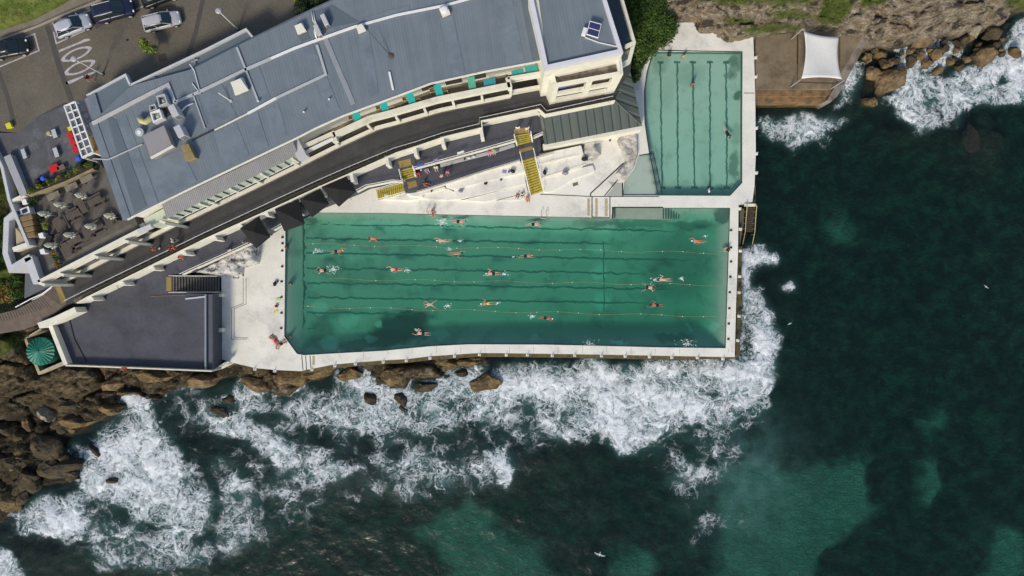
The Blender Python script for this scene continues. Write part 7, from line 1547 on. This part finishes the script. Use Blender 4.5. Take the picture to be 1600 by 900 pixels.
def person(ps, loc, ang, skin, label, shorts=None, shirt=None, hair='dark', cap=None, tilt=0.0, s=1.0, group=None):
    D = POSE[ps]; o = bpy.data.objects.new('person', D['body']); COL.objects.link(o); ALLOBJ.append(o); o.location = loc; o.rotation_euler = (tilt, 0, ang); o.scale = (s, s, s)
    o.material_slots[0].link = 'OBJECT'; o.material_slots[0].material = SK[skin]; tag(o, label, 'person', group)
    def part(n_, me, m):
        c_ = bpy.data.objects.new(n_, me); COL.objects.link(c_); ALLOBJ.append(c_); c_.parent = o; c_.material_slots[0].link = 'OBJECT'; c_.material_slots[0].material = m
    if shorts: part('shorts', D['shorts'], CL[shorts])
    if shirt: part('shirt', D['shirt'], CL[shirt])
    if cap: part('swim_cap', D['cap'], CL[cap])
    else: part('hair', D['hair'], HR[hair])
    if 'eyem' not in D:
        me = bpy.data.meshes.new('eyes'); me.from_pydata([tuple(v) for v in D['eyes'][0]], [], D['eyes'][1]); me.materials.append(M_dark); D['eyem'] = me
    c_ = bpy.data.objects.new('eyes', D['eyem']); COL.objects.link(c_); ALLOBJ.append(c_); c_.parent = o
    return o
def splash(px, py, n, r_, label, z=-.12, seed=0, sx_=1.6):
    rnd = random.Random(seed); b_ = MB(); c_ = P(px, py, z)
    for _ in range(int(n * 2.2)):
        a = rnd.uniform(0, 6.28); q = abs(rnd.gauss(0, r_ * .5)); sgx = rnd.uniform(.7, 1.2); w_ = rnd.uniform(.012, .042) * (1 + rnd.random() ** 6); b_.ball((c_.x + math.cos(a) * q * sx_ * sgx, c_.y + math.sin(a) * q, z + rnd.uniform(-.03, .06)), w_, 6, 4, (rnd.uniform(.8, 2.6), rnd.uniform(.7, 1.5), .45))
    tag(b_.build('splash', mat('white_splash', (.62, .72, .68), .6, .1, 3), smooth=True), label, 'splash', kind='stuff')
WZ = -.20; SWS = 1.12
E, W_ = 0.0, math.pi
SW = [(717,346,E,'crawl',1,'black','blue',None,'swimmer in blue cap and black trunks kicking up foam near the top wall'), (834,350.5,.08,'crawl2',0,'black','red',None,'swimmer in red cap and black suit below the handrail at the top wall'),
 (693,376,W_-.03,'crawl2',1,None,'white',None,'swimmer in white cap with one curled arm, heading left in the second lane'), (712,396,.05,'crawl',2,None,None,'dark','reddish swimmer with dark hair raising an arm left of centre'), (822,400,.12,'crawl2',2,'black',None,'fair','swimmer in thin black trunks stretching right near the pool centre'),
 (770,427.5,W_,'crawl',1,'black','white',None,'swimmer in white cap and black trunks on the middle lane line'), (586,373,W_-.1,'breast',2,'orange',None,'brown','swimmer doing breaststroke with spread legs in the upper left lanes'), (526,392.5,.15,'crawl',2,'black','yellow',None,'swimmer in yellow cap and black trunks heading right near the left end'),
 (507,422.5,W_,'breast',1,'black',None,'dark','swimmer in black trunks with a white kick splash near the left end'), (618,421,W_-.06,'crawl2',0,'red',None,'brown','pale swimmer with red suit crossing the lane line left of centre'), (674,475.5,W_,'breast',1,None,None,'fair','fair haired swimmer in the lower lane beside the orange rope, left one'),
 (762,474,W_+.06,'crawl',2,'yellow','white',None,'swimmer in white cap and yellow trunks in the lower lanes'), (853,497,-.1,'crawl2',3,'black','white',None,'swimmer in white cap below the lowest rope, heading right'), (660,521,W_-.12,'crawl',1,'black',None,'dark','swimmer in black shorts over the dark weed patch'),
 (1091,377,W_-.1,'crawl2',2,'orange','white',None,'sunburnt swimmer in white cap alone in the upper right corner'), (1038,437,W_-.05,'crawl',0,None,None,'dark','pale dark haired swimmer right of the swimmer heading the other way'), (1012,449,-.08,'breast',0,'black',None,'brown','pale swimmer in black trunks heading right beside the middle rope'), (1026,477,W_-.04,'crawl',3,'black',None,'dark','tanned dark haired swimmer in black suit lowest of the right group')]
for i, (x, y, a, ps, sk, sh_, cp_, hr_, lb) in enumerate(SW): p = P(x, y, WZ); person(ps, (p.x, p.y, -.17 + .03), a, sk, lb, shorts=sh_, cap=cp_, hair=hr_ or 'dark', s=SWS, group='swimmers in the big pool')
for i, (x, y, n, r_, l_) in enumerate(((692,347,90,.65,'behind the blue capped swimmer'),(521,420,80,.6,'behind the breaststroke swimmer at the left'),(497,392,30,.4,'behind the yellow capped swimmer'),(637,422,26,.4,'behind the pale swimmer left of centre'),(788,428,26,.35,'at the feet of the middle swimmer'),(702,389,20,.3,'beside the raised arm left of centre'),(719,376,16,.3,'behind the white capped swimmer'),(700,478,30,.3,'behind the fair haired swimmer'),(778,473,18,.25,'behind the yellow trunks'),(832,494,34,.35,'behind the swimmer below the lowest rope'),(1065,435,22,.3,'right of the pale dark haired swimmer'),(1024,437,18,.4,'around the arms of the right group'),(803,401,12,.2,'left of the thin black trunks'),(1102,369,10,.3,'above the sunburnt swimmer'),(652,516,14,.25,'above the black shorts swimmer'),(1075,537,50,1.0,'against the sea wall at the lower right'),(921,538,40,.8,'against the sea wall right of centre'))): splash(x, y, n, r_, 'small white splash ' + l_, seed=i)
def pp_(ps, x, y, z, ang, sk, lb, **k):
    p = P(x, y, z + (1.0 if ps in ('stand', 'walk') and z > -.5 else .3)); return person(ps, (p.x, p.y, z), ang, sk, lb, **k)
pp_('stand',451,387,-1.25,0,3,'sunburnt person standing in the water near the top left corner of the big pool',shorts='red'); pp_('stand',457,443,-1.5,1,2,'person standing chest deep at the left end of the big pool',shorts='navy'); pp_('stand',456,525,-1.5,2,3,'person deep in the water at the lower left corner of the pool',shorts='red')
pp_('sit',1138,390,-.02,3.1,0,'dark haired person in black sitting on the right edge of the big pool',shorts='black',shirt='black')
pp_('stand',1043,89,-.72,1,0,'person in black suit standing at the top of the small pool, left one',shorts='black',shirt='black'); pp_('stand',1066,91,-.72,2,1,'bare shouldered person standing at the top of the small pool, right one',shorts='orange',hair='brown'); pp_('stand',1080,134,-.98,2,3,'person standing deep between the middle lane lines of the small pool',shorts='red')
p = P(1136,207,-.2); person('crawl', (p.x, p.y, -.15), -1.1, 1, 'dark haired person swimming diagonally over the right lane line of the small pool', shorts='black', shirt='black', s=1.0); pp_('stand',1105,299,-1.1,0,0,'person in white top standing at the bottom of the small pool',shorts='black',shirt='white')
pp_('sit',809,305,.02,-1.9,2,'tanned person sitting close beside a friend at the foot of the long stairs',shorts='navy',hair='brown'); pp_('sit',816,303,.1,-1.4,0,'person with dark top sitting second from the foot of the long stairs',shorts='black',shirt='cream'); pp_('sit',824,310,.0,-1.4,2,'person in orange sitting against the foot of the long stairs',shirt='orange',shorts='grey',hair='fair')
pp_('sit',653,271,TERR-1.2,-1.3,3,'person in red sitting beside the short left stairs',shirt='red',shorts='red'); pp_('sit',666,265,PATH,-.9,1,'person in lilac stretching the legs on the lower path bench',shirt='purple',shorts='grey',hair='brown'); pp_('sit',681,261,PATH+.2,-1.4,0,'pale person leaning back on the bench under the railing',shirt='cream',shorts='cream',hair='dark')
pp_('stand',690,275,PATH,2.2,1,'bare chested person standing in the middle of the lower path',shorts='white',hair='fair'); pp_('walk',699,269,PATH,-1,2,'person in pink walking on the lower path',shirt='pink',shorts='cream',hair='fair'); pp_('sitflat',664,287,PATH,-.4,3,'tanned person sitting on the ground at the edge of the lower path',shorts='orange')
pp_('sit',764,237,PATH+.2,-1.4,1,'person in bright pink sitting on the bench with bags',shirt='pink',shorts='black'); pp_('sit',771,235,PATH+.2,-1.4,0,'person in green sitting beside the pink one on the bench',shirt='green',shorts='grey',hair='fair')
pp_('stand',809,200,TERR,-1.5,0,'person in white and red standing at the top of the yellow stairs',shirt='white',shorts='red',hair='dark'); pp_('walk',824,201,TERR,-1.3,1,'person in pale pink walking at the top of the yellow stairs',shirt='white',shorts='pink',hair='fair')
pp_('walk',240,389,PROM,.3,3,'person in orange walking on the promenade, leftmost',shirt='orange',shorts='cream',hair='dark'); pp_('walk',270,376,PROM,.2,0,'person in white top walking left of the small white bag on the promenade',shirt='white',shorts='navy'); pp_('walk',267,388,PROM,2.9,3,'person in red walking close to the promenade rail, left one',shorts='red',shirt='red'); pp_('stand',273,387,PROM,.4,3,'person in orange standing at the promenade rail, right one',shirt='orange',shorts='red')
pp_('walk',283,402,TERR,-2.2,3,'bare chested tanned person in orange walking on the lower terrace',shorts='orange',shirt='orange'); pp_('sit',357,389,TERR,-1.2,2,'dark clothed person sitting by the terrace railing near the black canopy',shorts='white',shirt='black'); pp_('stand',380,378,TERR,1,0,'person in dark clothes half hidden beside the left black canopy',shorts='black',shirt='grey')
pp_('walk',137,121,ROAD,-.8,2,'person in dark red and black walking over the painted road letters',shirt='black',shorts='red')
pp_('lie',429,532,.03,-.9,3,'person in red lying on the white deck at the left end, left one',shorts='red'); pp_('lie',438,538,.03,.6,2,'person in brown lying on the white deck beside the pool corner',shorts='black',hair='dark'); pp_('sitflat',676,331,.0,-1.4,2,'person sitting on the deck at the left pool ladder',shorts='orange',hair='brown')
# towels under the lying people
def towel(px, py, z, l, w_, a, m, label, group=None):
    p = P(px, py, z); n = 8; vs = []; rnd = random.Random(int(px * 7 + py)); ca, sa = math.cos(a), math.sin(a)
    for i in range(n + 1):
        for j in range(5):
            u = (i / n - .5) * l + rnd.uniform(-.02, .02); v = (j / 4 - .5) * w_ + rnd.uniform(-.02, .02); vs.append((p.x + u * ca - v * sa, p.y + u * sa + v * ca, z + .02 + rnd.uniform(0, .025)))
    fs = [(i * 5 + j, (i + 1) * 5 + j, (i + 1) * 5 + j + 1, i * 5 + j + 1) for i in range(n) for j in range(4)]; o = MB().add(vs, fs).build('towel', m, smooth=True); so_ = o.modifiers.new('t', 'SOLIDIFY'); so_.thickness = .012; return tag(o, label, 'towel', group)
towel(429,532,0,1.7,.8,-.9,cm('striped_rose', (.55,.42,.38)),'pale rose towel under the person in red'); towel(438,538,0,1.7,.8,.6,CL['cream'],'cream towel under the person at the pool corner')
towel(435,467,0,.5,.35,.3,cm('lime', (.42,.55,.12)),'lime green towel on the deck near the lane hooks'); towel(431,487,0,.7,.3,.7,cm('lemon', (.60,.58,.12)),'lemon yellow towel below the red bag'); towel(414,396,.9,.6,.5,.3,CL['blue'],'bright blue cloth on the mural rock') if 0 else None
towel(657,258,TERR+.95,.9,.3,.3,CL['blue'],'blue towel hung along the walkway railing') ; towel(681,250,TERR+.95,.6,.3,.3,CL['purple'],'lilac towel draped on the railing'); towel(720,238,TERR+.95,.9,.25,.3,CL['white'],'white towel on the walkway railing'); towel(788,268,1.3,.55,.45,-.2,CL['purple'],'violet towel on the top white tier'); towel(769,267,1.3,.4,.5,.2,CL['cream'],'small cream towel on the top white tier'); towel(899,288,.0,.7,.4,.35,M_brown,'folded brown mat on the deck right of the stairs')
# bench with bags
t = thing('bench', 'long grey slatted bench along the lower path wall', 'bench', (*G(735,243,PATH), PATH)); MB().wall(GL([(688,258.5),(723,249.5),(770,237.5),(804,226.5)], PATH + .45), .45, PATH + .38, PATH + .45).build('seat', mat('grey_bench', (.36, .36, .37), .7, .1, 2), t)
for x, y in ((690,258.5),(722,250),(745,244),(770,238),(802,228)): MB().box(P(x, y, PATH + .19), (.1, .35, .38), .25).build('leg', M_metal, t)
def bag(px, py, z, s, m, label, group=None):
    p = P(px, py, z); t = thing('bag', label, 'bag', (p.x, p.y, z), px * .7 % 3, group); MB().ball((0, 0, s * .45), s * .5, 12, 7, (1.1, .75, .85)).build('pouch', m, t, smooth=True, local=True); MB().tube([(-s * .3, 0, s * .7), (-s * .15, s * .1, s * 1.0), (s * .15, s * .1, s * 1.0), (s * .3, 0, s * .7)], .02, 5).build('strap', M_dark, t, local=True)
for x, y, z, s, m, l_ in ((430.5,443.5,0,.6,'black','large black bag near the left end of the pool'),(434.5,440,0,.25,'black','tiny black bag beside the large one'),(432.5,478.5,0,.45,'red','red bag on the deck between lime and yellow towels'),(801,268,1.3,.65,'black','black rucksack on the top white tier'),(795,269,1.3,.4,'grey','grey bag left of the black rucksack'),(720,299,1.0,.6,'grey','round grey bag on the second white tier'),(759,287,.9,.45,'black','black bag on the second white tier'),(783,281,.9,.32,'black','small black bag right on the second tier'),(851,270,1.0,.65,'black','dark bag on the tier right of the stairs'),(883,271,1.0,.8,'grey','dark triangular bag at the tier edge'),(913,249,1.0,.8,'black','big black bag beside the rough white rock'),(957,214,.0,.4,'black','black bag below the green roof, right one'),(953,219,.0,.35,'black','black bag below the green roof, left one'),(674.5,298.8,1.1,.28,'black','tiny black bag on the rough tier'),(726,249,PATH+.45,.3,'black','black bag at the left of the bench row'),(733,247,PATH+.45,.35,'white','white bag on the bench, first'),(741,245,PATH+.45,.35,'white','white bag on the bench, second'),(777,237,PATH+.45,.4,'grey','grey bag right of the person in green'),(658,265.5,PATH+.4,.3,'white','white bag between the two bathers near the stairs'),(278,375.5,PROM,.3,'white','small white bag on the promenade right of the walker'),(250,388,PROM,.3,'white','small white bundle right of the leftmost walker'),(175,451,TERR,.5,'black','black bundle by the terrace under a buttress fin'),(224,425,TERR,.45,'black','dark bundle between two buttress fins')): bag(x, y, z, s, CL[m], l_)
# pool ladders
for x, y, l_ in ((672,332.5,'left'),(849,337.5,'right')):
    t = thing('pool_ladder', 'curved steel pool ladder rails at the top wall, %s pair' % l_, 'ladder', (*G(x, y, 0), 0))
    for s_ in (-.32, .32):
        c_ = P(x, y, 0); MB().tube([(c_.x + s_, c_.y + .5, 0), (c_.x + s_, c_.y + .5, .6), (c_.x + s_, c_.y + .35, .8), (c_.x + s_, c_.y - .15, .75), (c_.x + s_, c_.y - .3, .5), (c_.x + s_, c_.y - .3, -1.0)], .035, 7).build('rail', mat('brass_rail', (.5, .36, .2), .4, .1, 2, metal=.3), t, smooth=True)
    for k in range(3): MB().bar((c_.x - .32, c_.y - .3, -.1 - .3 * k), (c_.x + .32, c_.y - .3, -.1 - .3 * k), .08, .03).build('rung', M_metal, t)
# odds and ends along the terrace
tag(MB().bar(P(236,463,TERR + .04), P(290,461,TERR + .04), .12, .08).build('timber_pole', M_brown), 'long brown pole lying below the slatted stairs', 'pole')
tag(MB().bar(P(290,467,TERR + .08), P(322,463.5,TERR + .08), .2, .14).build('metal_rail', M_metal), 'pale metal rail lying below the slatted stairs', 'rail')
t = thing('life_ring', 'red life ring on the sea side parapet of the terrace', 'life ring', (*G(195,573.5,3.9), 3.4)); c_ = P(195,573.5,3.75); MB().tube([(c_.x + .36 * math.cos(k * .5236), c_.y - .12, c_.z + .3 * math.sin(k * .5236)) for k in range(13)], .07, 8).build('ring', CL['red'], t, smooth=True); MB().bar((c_.x - .5, c_.y - .02, c_.z - .1), (c_.x + .5, c_.y - .02, c_.z - .1), .1, .3).build('backing_board', CL['red'], t)
t = thing('notice_board', 'rusty orange notice board on the promenade wall', 'sign', (*G(628,239,4.2), 4)); MB().bar(P(620,241.5,4.6), P(640,234,4.6), .08, .7).build('panel', mat('rust_panel', (.30, .12, .04), .8, .3, 3), t)
t = thing('red_pennants', 'red cloth hanging on the promenade wall above the left canopy', 'cloth', (*G(400,341,5), 4)); MB().bar(P(395,343,4.7), P(404,339,4.7), .1, .5).build('cloth', CL['red'], t)
# sea birds
def gull(px, py, z, ang, s, label):
    p = P(px, py, z); t = thing('seagull', label, 'seagull', (p.x, p.y, z), ang)
    fuse = fused('gull_body', [((-.22, 0, 0), (.12, 0, 0), .045, .075), ((.12, 0, 0), (.24, 0, .02), .06, .045), ((.25, 0, .02), (.31, 0, .01), .02, .008), ((-.2, 0, 0), (-.34, 0, 0), .04, .02)], .014, sm=1); b_ = bpy.data.objects.new('body', fuse); COL.objects.link(b_); ALLOBJ.append(b_); b_.parent = t; b_.scale = (s,) * 3; fuse.materials[0] = CL['white']
    for sd_ in (-1, 1):
        pts = [(.12, .03, .02), (.16, .34, .12), (.02, .74, .05), (-.06, .74, .045), (-.02, .36, .10), (-.06, .03, .02)]; pts = [(a * s, b2 * s * sd_, c_ * s) for a, b2, c_ in pts]
        MB().sheet([pts[0], pts[1], pts[4], pts[5]], .015).sheet([pts[1], pts[2], pts[3], pts[4]], .012).build('wing', mat('pale_grey_wing', (.5, .5, .5), .7, .1, 3), t, local=True)
gull(937,866,3,-1.9,.95,'white seagull gliding over the dark water near the bottom'); gull(1541,448,2,-2.2,.5,'small seagull over the dark water at the right'); gull(1234,506,2,2.0,.4,'tiny seagull low over the water right of the sea wall')
